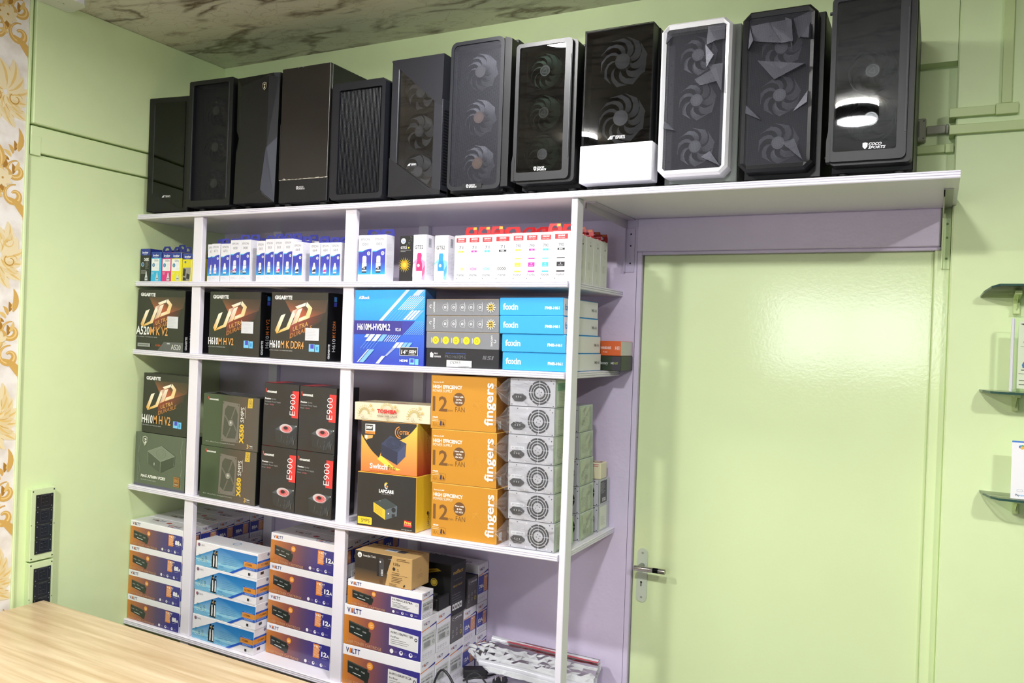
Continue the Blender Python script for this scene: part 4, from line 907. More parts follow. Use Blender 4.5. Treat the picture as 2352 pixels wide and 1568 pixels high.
# ================================================================ third board: motherboard cartons
def gigabyte(model_w, model_o, wtot, side_txt, badge=True, amd=False, ra=.41, w=.262, th=.026):
    d, h = .060, .2415; K = C(40, 40, 36)
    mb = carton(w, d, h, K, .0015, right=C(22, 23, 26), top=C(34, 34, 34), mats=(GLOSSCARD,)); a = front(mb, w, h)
    G = lambda x, y: ((x-150)/1180.0, 1-(y-115)/1390.0)      # artwork grid
    q = lambda *pts: [G(*p) for p in pts]
    a.mb.face([a.P(*p) for p in q((440, 290), (1330, 270), (1290, 520), (690, 740))], [C(92, 70, 50), C(52, 46, 38), C(84, 60, 44), C(196, 100, 66)]); a.l += 1
    a.mb.face([a.P(*p) for p in q((690, 740), (610, 500), (800, 420), (980, 620))], [C(206, 100, 66), C(240, 220, 200), C(160, 70, 48), C(150, 84, 56)]); a.l += 1
    a.mb.face([a.P(*p) for p in q((570, 790), (1270, 530), (1230, 700), (560, 1100))], [C(150, 62, 44), C(44, 40, 36), C(44, 42, 36), C(70, 50, 42)]); a.l += 1
    a.text('GIGABYTE', *G(225, 268), .0128, C(240, 240, 240), .082, bold=.045)
    def g4(pts, cs): a.l += 1; a.mb.face([a.P(*p) for p in pts], cs)
    HI, MI, LO = C(250, 240, 222), C(240, 208, 150), C(226, 168, 62)
    g4(q((250, 915), (370, 605), (465, 565), (330, 925), (310, 970), (290, 985)), [LO, HI, HI, MI, LO, LO]); g4(q((310, 975), (360, 905), (490, 840), (550, 880)), [LO, LO, MI, MI]); g4(q((490, 840), (615, 505), (665, 570), (550, 885)), [MI, HI, HI, MI])
    g4(q((665, 415), (885, 330), (870, 395), (715, 465)), [HI, HI, HI, MI]); g4(q((590, 805), (725, 480), (815, 440), (715, 740)), [C(200, 150, 130), HI, HI, MI]); g4(q((905, 315), (1020, 440), (935, 455), (880, 395)), [HI, MI, MI, HI]); g4(q((1020, 440), (965, 640), (890, 590), (935, 455)), [MI, MI, MI, MI]); g4(q((965, 640), (730, 735), (760, 650), (890, 590)), [MI, MI, HI, MI])
    TG = C(224, 172, 96)
    a.text('ULTRA', *G(640, 920), .0150, TG, .070, rot=.30, shear=.35); a.text('DURABLE', *G(575, 1070), .0150, C(196, 130, 66), .112, rot=.33, shear=.35)
    for k in range(10): a.line([G(520+70*k, 1100-30*k), G(540+70*k, 1040-30*k)], .0007, C(120, 80, 54))
    y = 1275 if not amd else 1150
    a.text(model_w, *G(150, y), th, C(242, 242, 242), wtot*(ra-.02), bold=.02)
    u0, v0 = G(150, y); a.text(model_o, u0+wtot*ra/w, v0, th, C(232, 166, 92), wtot*(1-ra), bold=.012)
    a.text('ULTRA DURABLE  MOTHERBOARD SERIES', u0, v0-.045, .0036, C(190, 190, 190), wtot*.68)
    if badge:
        a.rect(*G(980, 1320), *G(1095, 1165), C(120, 196, 240)); a.rect(*G(1010, 1260), *G(1080, 1170), C(70, 66, 190)); a.rect(*G(1105, 1325), *G(1190, 1175), C(110, 190, 236)); a.rect(*G(1125, 1290), *G(1165, 1215), C(60, 150, 210))
    if amd:
        a.poly([G(700, 1505), G(860, 1290), G(1330, 1290), G(1330, 1505)], C(90, 92, 92)); a.text('A520', *G(1040, 1455), .020, C(206, 208, 206), .052); a.text('AMD', *G(930, 1340), .005, C(220, 220, 220), .018, bold=.02); a.text('RYZEN', *G(660, 1400), .006, C(214, 96, 48), .026, bold=.02); a.rect(*G(200, 1430), *G(520, 1350), C(150, 154, 150)); a.lines(*G(230, 1390), G(490, 0)[0], 1, .02, .003, C(90, 92, 90))
    b = right(mb, w, d, h); b.text('GIGABYTE', .30, .035, .0095, C(238, 238, 240), .052, rot=PI/2, bold=.04); b.text(side_txt[0], .78, .14, .017, C(206, 208, 212), .046, rot=PI/2, bold=.012); b.text(side_txt[1], .78, .345, .017, C(206, 120, 62), .058, rot=PI/2, bold=.012); b.rect(.55, .80, .80, .86, C(70, 80, 190)); b.rect(.55, .87, .80, .94, C(70, 140, 210)); b.lines(.42, .95, .46, 1, .02, .0009, C(150, 150, 160))
    return mb
GM = 'motherboard cartons on the third and fourth boards'
def carton_thing(name, mb, k, x, y, label, group=None, dz=0, rz=0, cat='box', xm=None):
    o = link(name, mb if isinstance(mb, bpy.types.Mesh) else mb.to_mesh(name)); tag(o, label, cat, group); stand(o, k, x, y, dz, rz, xm); return o
def sticker(parent, w, h, loc):
    mb = MB(CARD); mb.box((0, -.0006, 0), (w, 0, h), C(214, 216, 222)); a = Art(mb, (0, -.0006, 0), (1, 0, 0), (0, 0, 1), w, h); a.lines(.08, .88, .92, 7, .12, .0005, C(160, 164, 172), 3)
    tag(mb.build('sticker', parent, loc), 'white paper sticker')
o = carton_thing('motherboard_box', gigabyte('A520', 'M K V2', .176, ('A520', 'M K V2'), False, True, .45, .262, .032), 3, .0035, -.446, 'dark motherboard carton with gold emblem and grey corner badge, in the left bay', GM, xm=.15); o.rotation_euler[2] = .03; sticker(o, .058, .046, (.172, -.0012, .092))
o = carton_thing('motherboard_box', gigabyte('H610', 'M H V2', .132, ('H610', 'M H V2')), 3, .386, -.424, 'dark motherboard carton with gold emblem, left one of the pair in the middle bay', GM, xm=.5); sticker(o, .060, .044, (.170, -.0012, .086))
o = carton_thing('motherboard_box', gigabyte('H610', 'M K DDR4', .160, ('H610', 'M K DDR4'), ra=.335), 3, .7165, -.442, 'dark motherboard carton with gold emblem, right one of the pair in the middle bay', GM, xm=.85); sticker(o, .062, .044, (.166, -.0012, .071))
plain = carton(.262, .060, .2415, C(26, 27, 29), .0015, mats=(GLOSSCARD,)).to_mesh('motherboard_box')
for x, y, lab in ((.372, -.355, 'black carton standing behind the left one of the middle pair, edge showing'), (.700, -.372, 'black carton standing behind the right one of the middle pair'), (.012, -.375, 'black carton standing behind the left bay motherboard carton')):
    carton_thing('motherboard_box', plain, 3, x, y, lab, 'black cartons standing behind the motherboard cartons', xm=x+.13)
# bright blue carton
def asrock():
    w, d, h = .2855, .066, .2495; mb = carton(w, d, h, C(34, 84, 196), .0015, right=C(20, 34, 104), top=C(40, 130, 220), mats=(GLOSSCARD,)); a = front(mb, w, h)
    G = lambda x, y: ((x-100)/1340.0, 1-(y-120)/1420.0)
    a.grad(0, 0, 1, 1, [(0, C(40, 60, 176)), (.42, C(30, 96, 214)), (.60, C(34, 150, 232)), (1, C(36, 176, 246))], True)
    def par(x0, y0, x1, y1, wd, col):   # slanted strip: bottom-left x0,y0 to top x1,y1
        a.poly([G(x0, y0), G(x0+wd, y0), G(x1+wd, y1), G(x1, y1)], col)
    PL_ = C(206, 220, 246); PL2 = C(120, 180, 238)
    par(580, 705, 1085, 122, 70, PL_); par(1200, 232, 1300, 122, 122, PL_); par(1355, 232, 1440-20, 135, 22, PL2)
    for k in range(12): par(940+38*k, 492, min(1165+38*k, 1415), 492-255*min(1, (1415-940-38*k)/225.0), 16, PL_ if k < 8 else PL2)
    for k in range(6): par(690+62*k, 700, 855+62*k, 505, 8, PL2)
    for k in range(4): par(1040+62*k, 685, 1200+62*k, 505, 46, PL_ if k < 3 else PL2)
    a.rect(.0, G(0, 965)[1], G(1030, 0)[0], G(0, 705)[1], C(44, 40, 140)); a.poly([G(1030, 965), G(1030, 705), G(1270, 705), G(1045, 965)], C(44, 50, 160))
    for k in range(10): par(1050+38*k, 965, min(1280+38*k, 1420), 965-260*min(1, (1420-1050-38*k)/230.0), 12, PL2)
    par(305, 1028, 350, 965, 62, PL_)
    for k, cc in enumerate((PL_, PL_, PL2)): par(330+118*k, 1100, 430+118*k, 965, 92, cc)
    for k in range(6): par(690+42*k, 1100, 785+42*k, 975, 14, PL_)
    for k in range(5): par(230+60*k, 1245, 345+60*k, 1100, 7, PL2)
    for k, cc in enumerate((PL_, PL_, PL2, PL2)): par(855+78*k, 1215, 935+78*k, 1108, 66, cc)
    for k in range(3): par(735+14*k-20, 1375, 865+22*k, 1215, 9, PL_)
    par(175, 1510, 385, 1255, 26, PL_); par(215, 1510, 425, 1255, 90, PL2); par(540, 1525, 655, 1378, 70, PL_)
    a.text('ASRock', *G(182, 290), .0098, C(246, 246, 250), .046, bold=.04, shear=.1)
    a.text('H610M-HVS/M.2', *G(170, 885), .0205, C(246, 246, 250), .136, bold=.03); a.text('R2.0', *G(912, 895), .0095, C(236, 236, 246), .021, bold=.02)
    a.rect(*G(1000, 1355), *G(1340, 1195), C(220, 224, 230)); a.rect(*G(1008, 1347), *G(1332, 1203), C(18, 20, 26)); a.text('14', *G(1028, 1325), .0135, C(245, 245, 245), .018, bold=.02, shear=.1); a.text('th', *G(1120, 1275), .005, C(245, 245, 245), .006); a.text('GEN', *G(1170, 1300), .0085, C(245, 245, 245), .029, bold=.03, shear=.1); a.text('CPU READY', *G(1165, 1332), .0034, C(235, 235, 235), .028)
    a.text('HDMI', *G(1003, 1470), .0068, C(245, 245, 250), .032, bold=.05); a.rect(*G(1185, 1515), *G(1278, 1405), C(120, 196, 240)); a.rect(*G(1205, 1480), *G(1265, 1415), C(70, 66, 190)); a.rect(*G(1288, 1520), *G(1355, 1410), C(110, 190, 236))
    b = right(mb, w, d, h); b.grad(0, 0, 1, 1, [(0, C(24, 40, 130)), (.8, C(20, 34, 104)), (1, C(70, 120, 190))], True); b.text('ASRock', .35, .855, .0078, C(226, 228, 236), .030, bold=.03, shear=.1)
    return mb
carton_thing('motherboard_box', asrock(), 3, 1.0985, -.441, 'bright blue motherboard carton with white slanted stripes beside the middle post', GM, xm=1.24)
# flat grey cartons, topmost first
LG = C(128, 130, 136)
def lap_flat(kind):
    w, d, h = .2695, .24, (.0525, .0525, .0525, .0595)[kind]
    if kind == 3:
        mb = carton(w, d, h, C(34, 35, 39), .0012); a = front(mb, w, h); a.poly([(.06, .52), (.10, .50), (.105, .70), (.075, .80), (.055, .72)], C(235, 235, 236)); a.text('PRO', .115, .68, .005, C(220, 220, 222), .014, bold=.02); a.text('SERIES', .115, .52, .005, C(220, 220, 222), .026, bold=.02)
        a.text('INTEL MOTHERBOARD', .28, .73, .003, C(70, 96, 170), .075, bold=.03); a.text('PRO H610M-E', .27, .49, .0105, C(104, 105, 110), .078); 
        for k in range(3): a.poly([(.785+.016*k, .48), (.795+.016*k, .48), (.805+.016*k, .68), (.795+.016*k, .68)], C(112, 113, 118))
        a.text('SI', .84, .48, .0115, C(112, 113, 118), .025, shear=.15, bold=.02)
        st = MB(CARD); st.box((0, -.0006, 0), (.093, 0, .021), C(232, 232, 230)); s_ = Art(st, (0, -.0006, 0), (1, 0, 0), (0, 0, 1), .093, .021); s_.text('DDR5', .14, .48, .0085, C(40, 40, 46), .040, shear=.2); s_.lines(.45, .12, .95, 1, .1, .0014, C(60, 60, 64))
        return mb, st
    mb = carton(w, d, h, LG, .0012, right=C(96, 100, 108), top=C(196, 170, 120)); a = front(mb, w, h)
    a.line([(.01, .985), (.99, .985)], .0012, C(190, 160, 110))
    if kind < 2:
        a.ring(.065, .56, .0035, .0055, C(226, 228, 230), n=10, a0=.6, a1=5); a.text('LAPCARE', .122, .20, .006, C(226, 228, 230), .034, rot=PI/2, bold=.02); a.lines(.155, .75, .16, 8, .07, .0012, C(170, 172, 178))
        for k in range(5):
            u = .275+.120*k; a.ring(u-.005, .5, .0098, .0108, C(206, 208, 212), n=16); a.ring(u-.008, .5, .002, .0045, C(226, 228, 230), n=8); a.line([(u+.022, .24), (u+.022, .80)], .0022, C(186, 188, 194)); a.line([(u+.036, .3), (u+.036, .72)], .0014, C(166, 168, 174))
        for k in range(12):
            t = 2*PI*k/12; a.line([(.895+.009*math.cos(t)/w, .5+.009*math.sin(t)/h), (.895+.0165*math.cos(t)/w, .5+.0165*math.sin(t)/h)], .0024, C(236, 232, 214))
        a.ell(.895, .5, .0105, C(206, 178, 90)); a.text('25', .912, .36, .0105, C(30, 30, 34), .014, rot=PI/2, bold=.03)
    else:
        YE = C(236, 206, 40)
        for k in range(5):
            u = .135+.143*k; a.ell(u, .5, .0125, YE); a.ring(u, .5, .004, .0055, C(130, 120, 40), n=4 if k % 2 else 10); a.line([(u-.060, .34), (u-.060, .66)], .0022, C(206, 208, 212))
        a.text('LAPCARE', .895, .84, .006, C(226, 228, 230), .034, rot=-PI/2, bold=.02); a.ring(.945, .5, .0035, .0055, C(226, 228, 230), n=10, a0=3.7, a1=8.1)
    b = right(mb, w, d, h); b.lines(.06, .6, .3, 2, .2, .001, C(160, 164, 170))
    return mb, None
zz = 0; gname = 'flat motherboard cartons piled beside the blue carton'
for kind, dx, lab in ((3, .006, 'black flat carton with a handwritten white sticker, bottom of the grey pile'), (2, .004, 'grey flat carton with yellow round icons, second from the bottom'), (1, .002, 'grey flat carton with white ring icons, second from the top of the pile'), (0, 0, 'grey flat carton with white ring icons, topmost of the pile')):
    mb, st = lap_flat(kind); o = carton_thing('motherboard_box', mb, 3, 1.386+dx*.6, -.436, lab, gname, dz=zz, xm=1.5)
    if st: tag(st.build('sticker', o, (.080, -.0013, .002)), 'white sticker with handwriting')
    zz += (.0525, .0525, .0525, .0595)[kind] + .0006
# flat sky-blue cartons
def foxin():
    w, d, h = .2155, .282, .0553; FX = C(50, 158, 218); mb = carton(w, d, h, FX, .002, right=C(226, 225, 228), top=C(110, 196, 236), back=FX); a = front(mb, w, h)
    a.rect(.004, .03, .996, .97, C(52, 164, 224)); a.text('foxin', .055, .34, .0185, C(246, 250, 252), .052, bold=.02); a.text('FMB-H61', .72, .36, .0085, C(246, 250, 252), .048, bold=.03)
    b = right(mb, w, d, h); b.text('foxin', .04, .34, .0185, C(70, 140, 200), .045, bold=.03); b.text('FMB-H61', .80, .40, .0095, C(84, 86, 90), .045, bold=.01)
    return mb
fme = foxin().to_mesh('motherboard_box'); zz = 0
for i, (x, yy) in enumerate(((1.6735, -.440), (1.6715, -.442), (1.663, -.444), (1.6595, -.440))):
    carton_thing('motherboard_box', fme, 3, x, yy, 'sky blue flat carton with white sides beside the right post, %s' % ('bottom of the pile', 'second from bottom', 'third from bottom', 'topmost of the pile')[i], 'sky blue flat cartons piled beside the right post', dz=zz, xm=1.76); zz += .0558
def small_board(kind):
    w, d, h = .262, .115, .0485
    if kind == 0:
        mb = carton(w, d, h, C(222, 102, 46), .001, right=C(206, 204, 204), top=C(196, 90, 44)); a = front(mb, w, h); a.text('FRONTECH', .60, .42, .0085, C(250, 226, 214), .027, bold=.02); a.text('MAINBOARD', .73, .45, .0085, C(250, 240, 232), .037, bold=.02); a.text('FT-0468', .765, .20, .005, C(248, 226, 214), .015); a.text('H81', .925, .40, .0125, C(252, 244, 238), .0165)
    else:
        mb = carton(w, d, h, C(52, 64, 46), .0015, top=C(40, 46, 40)); a = front(mb, w, h); a.rect(.0, .0, .62, 1, C(26, 30, 40)); a.line([(.62, .02), (.62, .98)], .0016, C(196, 200, 196)); a.rect(.88, .02, .995, .98, C(66, 62, 72)); a.poly([(.645, .36), (.69, .36), (.69, .66), (.655, .66)], C(236, 238, 234)); a.poly([(.652, .42), (.662, .58), (.668, .46), (.680, .60), (.684, .42), (.675, .42), (.665, .38)], C(52, 64, 46)); a.text('Mercury', .705, .42, .0095, C(232, 234, 230), .032, shear=.2, bold=.01); a.text('ME', .865, .44, .0065, C(216, 218, 210), .010, bold=.02); a.text('RRT', .912, .44, .0065, C(176, 190, 80), .012, bold=.02)
    return mb
carton_thing('motherboard_box', small_board(1), 3, 1.6845, -.122, 'dark green flat carton at the back right corner, under the orange one', GM, xm=1.8)
carton_thing('motherboard_box', small_board(0), 3, 1.683, -.124, 'orange flat carton at the back right corner, lying on the dark green one', GM, dz=.0492, xm=1.8)
# ================================================================ fourth board
o = carton(.287, .150, .2135, C(88, 98, 82), .0015, right=C(60, 66, 58), top=C(70, 76, 68), mats=(GLOSSCARD,)); w, d, h = .287, .150, .2135; a = front(o, w, h)
a.rect(0, 0, 1, .045, C(84, 84, 104)); a.line([(.065, .05), (.065, .98)], .0016, C(110, 120, 106)); a.line([(.935, .05), (.935, .98)], .0016, C(108, 118, 104))
for z0 in (.10, .62):
    a.line([(.075, z0+.0), (.085, z0+.1), (.115, z0+.2), (.10, z0+.27), (.085, z0+.33)], .002, C(122, 132, 116)); a.line([(.93, z0), (.905, z0+.12), (.925, z0+.22), (.945, z0+.32)], .002, C(126, 136, 120))
for k in range(14): a.line([(.072, .03+.035*k), (.088, .045+.035*k)], .0014, C(118, 128, 112)); a.line([(.915, .55+.03*k), (.935, .56+.03*k)], .0014, C(118, 128, 112))
a.poly([(.155, .92), (.155, .84), (.20, .755), (.245, .84), (.245, .92), (.20, .94)], C(216, 218, 204)); a.poly([(.163, .91), (.163, .845), (.20, .775), (.237, .845), (.237, .91), (.20, .928)], C(70, 80, 66)); a.poly([(.18, .89), (.222, .90), (.23, .87), (.20, .865)], C(220, 222, 208)); a.poly([(.185, .855), (.22, .85), (.22, .81), (.2, .79), (.185, .82), (.205, .83)], C(220, 222, 208))
L1 = C(150, 160, 144)
a.poly([(.27, .665), (.53, .505), (.80, .64), (.54, .79)], C(120, 130, 114)); a.poly([(.27, .665), (.53, .505), (.53, .30), (.28, .44)], C(74, 84, 70)); a.poly([(.53, .505), (.80, .64), (.79, .46), (.53, .30)], C(64, 72, 60))
for p_, q_ in (((.27, .665), (.53, .505)), ((.53, .505), (.80, .64)), ((.80, .64), (.54, .79)), ((.54, .79), (.27, .665)), ((.27, .665), (.28, .44)), ((.53, .505), (.53, .30)), ((.80, .64), (.79, .46))): a.line([p_, q_], .0014, L1)
a.ring(.535, .65, .026, .0275, C(96, 106, 92), .62); a.ring(.535, .65, .014, .0152, C(100, 110, 96), .62); a.rect(.40, .42, .412, .47, C(226, 226, 214))
a.text('MAG A750BN PCIE5', .145, .175, .0105, C(232, 234, 226), .142, bold=.045, shear=.15); a.text('750 WATT POWER SUPPLY', .145, .118, .0038, C(190, 196, 184), .090)
a.rect(.80, .09, .91, .27, C(160, 112, 56)); a.rect(.815, .105, .895, .255, C(120, 84, 44)); a.text('80', .855, .175, .0125, C(186, 132, 70), .022, bold=.02, al='c'); a.text('BRONZE', .855, .125, .0035, C(226, 220, 204), .017, bold=.02, al='c')
box_mag = carton_thing('power_supply_box', o, 4, .0165, -.444, 'grey green power supply carton with white outline drawing, in the left bay', 'cartons on the fourth board', xm=.16)
o = gigabyte('H410', 'M H V2', .165, ('H410', 'M H V2'), True, False, .40, .257, .033)
o = carton_thing('motherboard_box', o, 4, .0445, -.440, 'dark motherboard carton with gold emblem standing on the grey green carton', GM, dz=.2142, xm=.18)
o.scale = (1, 1, .985)
def coco_mark(a, u, v, hh, wd):
    a.poly([(u, v+hh*.9/a.H), (u+.003/a.W, v+hh*.2/a.H), (u+.006/a.W, v-.001/a.H), (u+.0085/a.W, v), (u+.0055/a.W, v+hh*.5/a.H), (u+.003/a.W, v+hh*1.15/a.H)], C(226, 66, 56)); a.text('coconut', u+.008/a.W, v, hh*.68, C(230, 232, 228), wd, bold=.045)
def xbox(num):
    w, d, h = .286, .110, .1975; mb = carton(w, d, h, C(62, 68, 52), .0015, right=C(24, 24, 26), top=C(92, 96, 88), mats=(GLOSSCARD,)); a = front(mb, w, h)
    a.grad(.004, .004, .996, .996, [(0, C(66, 78, 58)), (.3, C(64, 78, 56)), (.45, C(70, 70, 58)), (.8, C(86, 76, 64)), (1, C(80, 76, 68))])
    coco_mark(a, .085, .885, .0105, .047)
    a.poly([(.345, .12), (.655, .125), (.66, .86), (.36, .885)], C(112, 108, 100)); a.poly([(.375, .26), (.44, .19), (.60, .20), (.625, .35), (.63, .66), (.585, .79), (.445, .81), (.40, .73)], C(72, 76, 66))
    for p_, q_ in (((.40, .62), (.50, .45)), ((.585, .79), (.52, .56)), ((.53, .55), (.62, .34)), ((.44, .19), (.51, .40))): a.line([p_, q_], .005, C(120, 118, 108)); a.line([p_, q_], .0022, C(84, 86, 76))
    a.ell(.51, .48, .0115, C(136, 136, 126)); a.ell(.512, .49, .004, C(196, 198, 190))
    for u, v in ((.37, .85), (.64, .83), (.37, .15), (.635, .16)): a.ell(u, v, .003, C(80, 80, 72))
    a.text(num, .745, .12, .0195, C(222, 186, 50), .072, rot=PI/2, bold=.05); a.text('SMPS', .745, .52, .0175, C(224, 224, 220), .056, rot=PI/2); a.line([(.765, .60), (.765, .82)], .0014, C(214, 214, 210))
    a.poly([(.80, .80), (.885, .805), (.89, .985), (.81, .98)], C(206, 176, 60)); a.ring(.846, .895, .008, .009, C(120, 100, 40), 1.6, n=8); a.text('80', .862, .87, .009, C(110, 92, 36), .013, rot=PI/2)
    a.text('80+C - Efficient Power, Unstoppable Performance', .075, .075, .0046, C(176, 178, 170), .150); a.text('3', .81, .045, .015, C(220, 180, 90), .010, bold=.02); a.text('Years', .855, .085, .005, C(230, 230, 226), .016, bold=.03); a.text('Warranty', .855, .05, .0035, C(190, 190, 186), .018)
    return mb
carton_thing('power_supply_box', xbox('X650'), 4, .384, -.442, 'olive power supply carton with yellow vertical number, lower one of the pair', 'cartons on the fourth board', xm=.52)
o = carton_thing('power_supply_box', xbox('X550'), 4, .387, -.442, 'olive power supply carton with yellow vertical number, upper one in torn clear film', 'cartons on the fourth board', dz=.1980, xm=.52)
FILM, nt, p = new_mat('clear_film'); nt.nodes.remove(p); out = nt.nodes['Material Output']
tr = nt.nodes.new('ShaderNodeBsdfTransparent'); tr.inputs[0].default_value = (.95, .95, .96, 1); gl = nt.nodes.new('ShaderNodeBsdfGlossy'); gl.inputs['Roughness'].default_value = .10; df = nt.nodes.new('ShaderNodeBsdfDiffuse'); df.inputs[0].default_value = (.85, .87, .9, 1)
fr_ = nt.nodes.new('ShaderNodeFresnel'); fr_.inputs['IOR'].default_value = 1.22; m1_ = nt.nodes.new('ShaderNodeMixShader'); m2_ = nt.nodes.new('ShaderNodeMixShader'); m1_.inputs[0].default_value = .08
nt.links.new(tr.outputs[0], m1_.inputs[1]); nt.links.new(df.outputs[0], m1_.inputs[2]); nt.links.new(fr_.outputs[0], m2_.inputs[0]); nt.links.new(m1_.outputs[0], m2_.inputs[1]); nt.links.new(gl.outputs[0], m2_.inputs[2]); nt.links.new(m2_.outputs[0], out.inputs['Surface'])
def film_sheet(nx, nz, fn, seed, mats=None):
    """crumpled clear film over a grid: fn(u,v) -> point, seed for the creases"""
    rnd = random.Random(seed); mb = MB(FILM); P = [[None]*(nz+1) for _ in range(nx+1)]
    for i in range(nx+1):
        for k in range(nz+1): P[i][k] = fn(i/nx, k/nz, rnd)
    for i in range(nx):
        for k in range(nz):
            q = [P[i][k], P[i+1][k], P[i+1][k+1], P[i][k+1]]
            if rnd.random() < .5: mb.face([q[0], q[1], q[2]], WHITE); mb.face([q[0], q[2], q[3]], WHITE)
            else: mb.face([q[0], q[1], q[3]], WHITE); mb.face([q[1], q[2], q[3]], WHITE)
    return mb
fs = film_sheet(12, 5, lambda u, v, r: (u*.286, .004+v*.09, .1980+r.uniform(.0003, .003)+(.010*max(0, 1-abs(u-.28)/.12)*(1-v*.5))), 5)
tag(fs.build('film_wrap', o), 'torn clear film on top')
# black and red cartons
def e900(side=True):
    w, d, h = .1665, .125, .2285; K = C(34, 35, 36); mb = carton(w, d, h, K, .0012, right=C(22, 22, 24), top=C(46, 46, 48), mats=(GLOSSCARD,)); a = front(mb, w, h)
    coco_mark(a, .045, .845, .0135, .046)
    a.text('Premium', .04, .735, .0058, C(232, 232, 232), .028, bold=.04); a.text('Quality', .225, .735, .0055, C(150, 152, 154), .022); a.text('Computer Power Supply', .04, .69, .0055, C(150, 152, 154), .075); a.text('Model', .04, .645, .005, C(150, 152, 154), .016); a.text(': SM50', .15, .645, .005, C(190, 110, 110), .024)
    a.rect(.815, .48, .995, .90, C(226, 52, 50)); a.text('E900', .905, .52, .0255, C(240, 240, 242), .0755, rot=PI/2, bold=-.012)
    # power supply picture
    a.poly([(.36, .275), (.60, .375), (.985, .365), (.77, .225)], C(70, 78, 84)); a.poly([(.36, .275), (.77, .225), (.75, .03), (.40, .08)], C(40, 44, 46)); a.poly([(.77, .225), (.985, .365), (.965, .16), (.75, .03)], C(36, 42, 48))
    a.ell(.67, .305, .0300, C(196, 176, 178), .52, 24); a.ell(.70, .295, .024, C(206, 84, 88), .5, 20); a.ring(.67, .305, .024, .0255, C(220, 220, 222), .52); a.ring(.67, .305, .0285, .030, C(206, 208, 210), .52); a.ell(.665, .312, .010, C(50, 30, 34), .6); a.ring(.67, .305, .017, .0182, C(224, 196, 196), .52)
    a.ell(.955, .355, .0022, C(214, 218, 220)); a.ell(.90, .345, .0012, C(180, 184, 186))
    rnd = random.Random(9)
    for k in range(16): u = rnd.uniform(.5, .95); a.line([(u, rnd.uniform(.05, .2)), (u+.012, rnd.uniform(.07, .22))], .0007, C(110, 116, 116))
    t = top(mb, w, d, h); t.rect(.02, .0, .38, .9, C(222, 56, 60)); t.lines(.42, .03, .95, 1, .02, .0012, C(170, 172, 174))
    return mb
em = e900().to_mesh('power_supply_box')
for x, dz, lab in ((.6915, 0, 'lower left'), (.8595, 0, 'lower right'), (.6925, .2288, 'upper left'), (.8610, .2288, 'upper right')):
    carton_thing('power_supply_box', em, 4, x, -.442, 'black power supply carton with red side band, %s of the four' % lab, 'black and red power supply cartons', dz=dz, xm=.86)
# right bay: black and yellow, orange, cream
def lapb():
    w, d, h = .2405, .145, .1825; YE = C(240, 204, 50); mb = carton(w, d, h, C(36, 35, 34), .0016, right=C(234, 200, 52), top=C(226, 176, 60), mats=(GLOSSCARD,), edge=C(230, 170, 70)); a = front(mb, w, h)
    a.ring(.50, .80, .0045, .0085, C(236, 196, 60), n=12, a0=.9, a1=4.2); a.ring(.505, .775, .0045, .0085, C(200, 214, 230), n=12, a0=1.6, a1=5.2); a.ell(.515, .775, .0035, C(226, 140, 50)); a.text('LAPCARE', .50, .655, .0105, C(240, 240, 238), .060, bold=.05, al='c'); a.text('Power that makes life', .50, .625, .0035, C(170, 170, 168), .040, al='c')
    a.poly([(.285, .465), (.49, .345), (.49, .165), (.29, .29)], C(232, 196, 54)); a.poly([(.49, .345), (.69, .45), (.685, .26), (.49, .165)], C(92, 102, 110)); a.poly([(.285, .465), (.49, .345), (.69, .45), (.49, .56)], C(60, 70, 72))
    for k in range(6): a.line([(.31, .42-.022*k), (.44, .345-.022*k)], .0009, C(150, 120, 40))
    a.ell(.63, .365, .0085, C(36, 40, 44)); a.rect(.60, .23, .655, .29, C(44, 48, 52)); a.rect(.535, .275, .555, .30, C(220, 222, 222)); a.ell(.40, .50, .0014, C(200, 204, 204))
    a.poly([(.02, .04), (.255, .04), (.265, .055), (.265, .16), (.255, .175), (.02, .175)], YE); a.text('SMPS', .075, .075, .0120, C(40, 40, 36), .036); a.line([(.045, .07), (.045, .15)], .001, C(90, 80, 40)); a.line([(.235, .07), (.235, .15)], .001, C(90, 80, 40))
    a.poly([(.80, .095), (.93, .085), (.935, .20), (.81, .21)], C(206, 44, 44)); a.text('Free', .815, .145, .0085, C(250, 214, 90), .026, bold=.03); a.text('INSTALLATION', .815, .115, .004, C(240, 210, 200), .028); a.text('www.lapcare.com', .765, .03, .004, C(206, 206, 204), .042)
    b = right(mb, w, d, h); b.text('LAPCARE', .55, .06, .011, C(120, 96, 30), .045, rot=PI/2, bold=.03); b.ell(.48, .30, .006, C(60, 54, 40)); b.rect(.80, .72, .97, .88, C(90, 86, 90))
    return mb
carton_thing('power_supply_box', lapb(), 4, 1.1375, -.443, 'black power supply carton with yellow sides, bottom of the pile next to the middle post', 'cartons on the fourth board', xm=1.26)
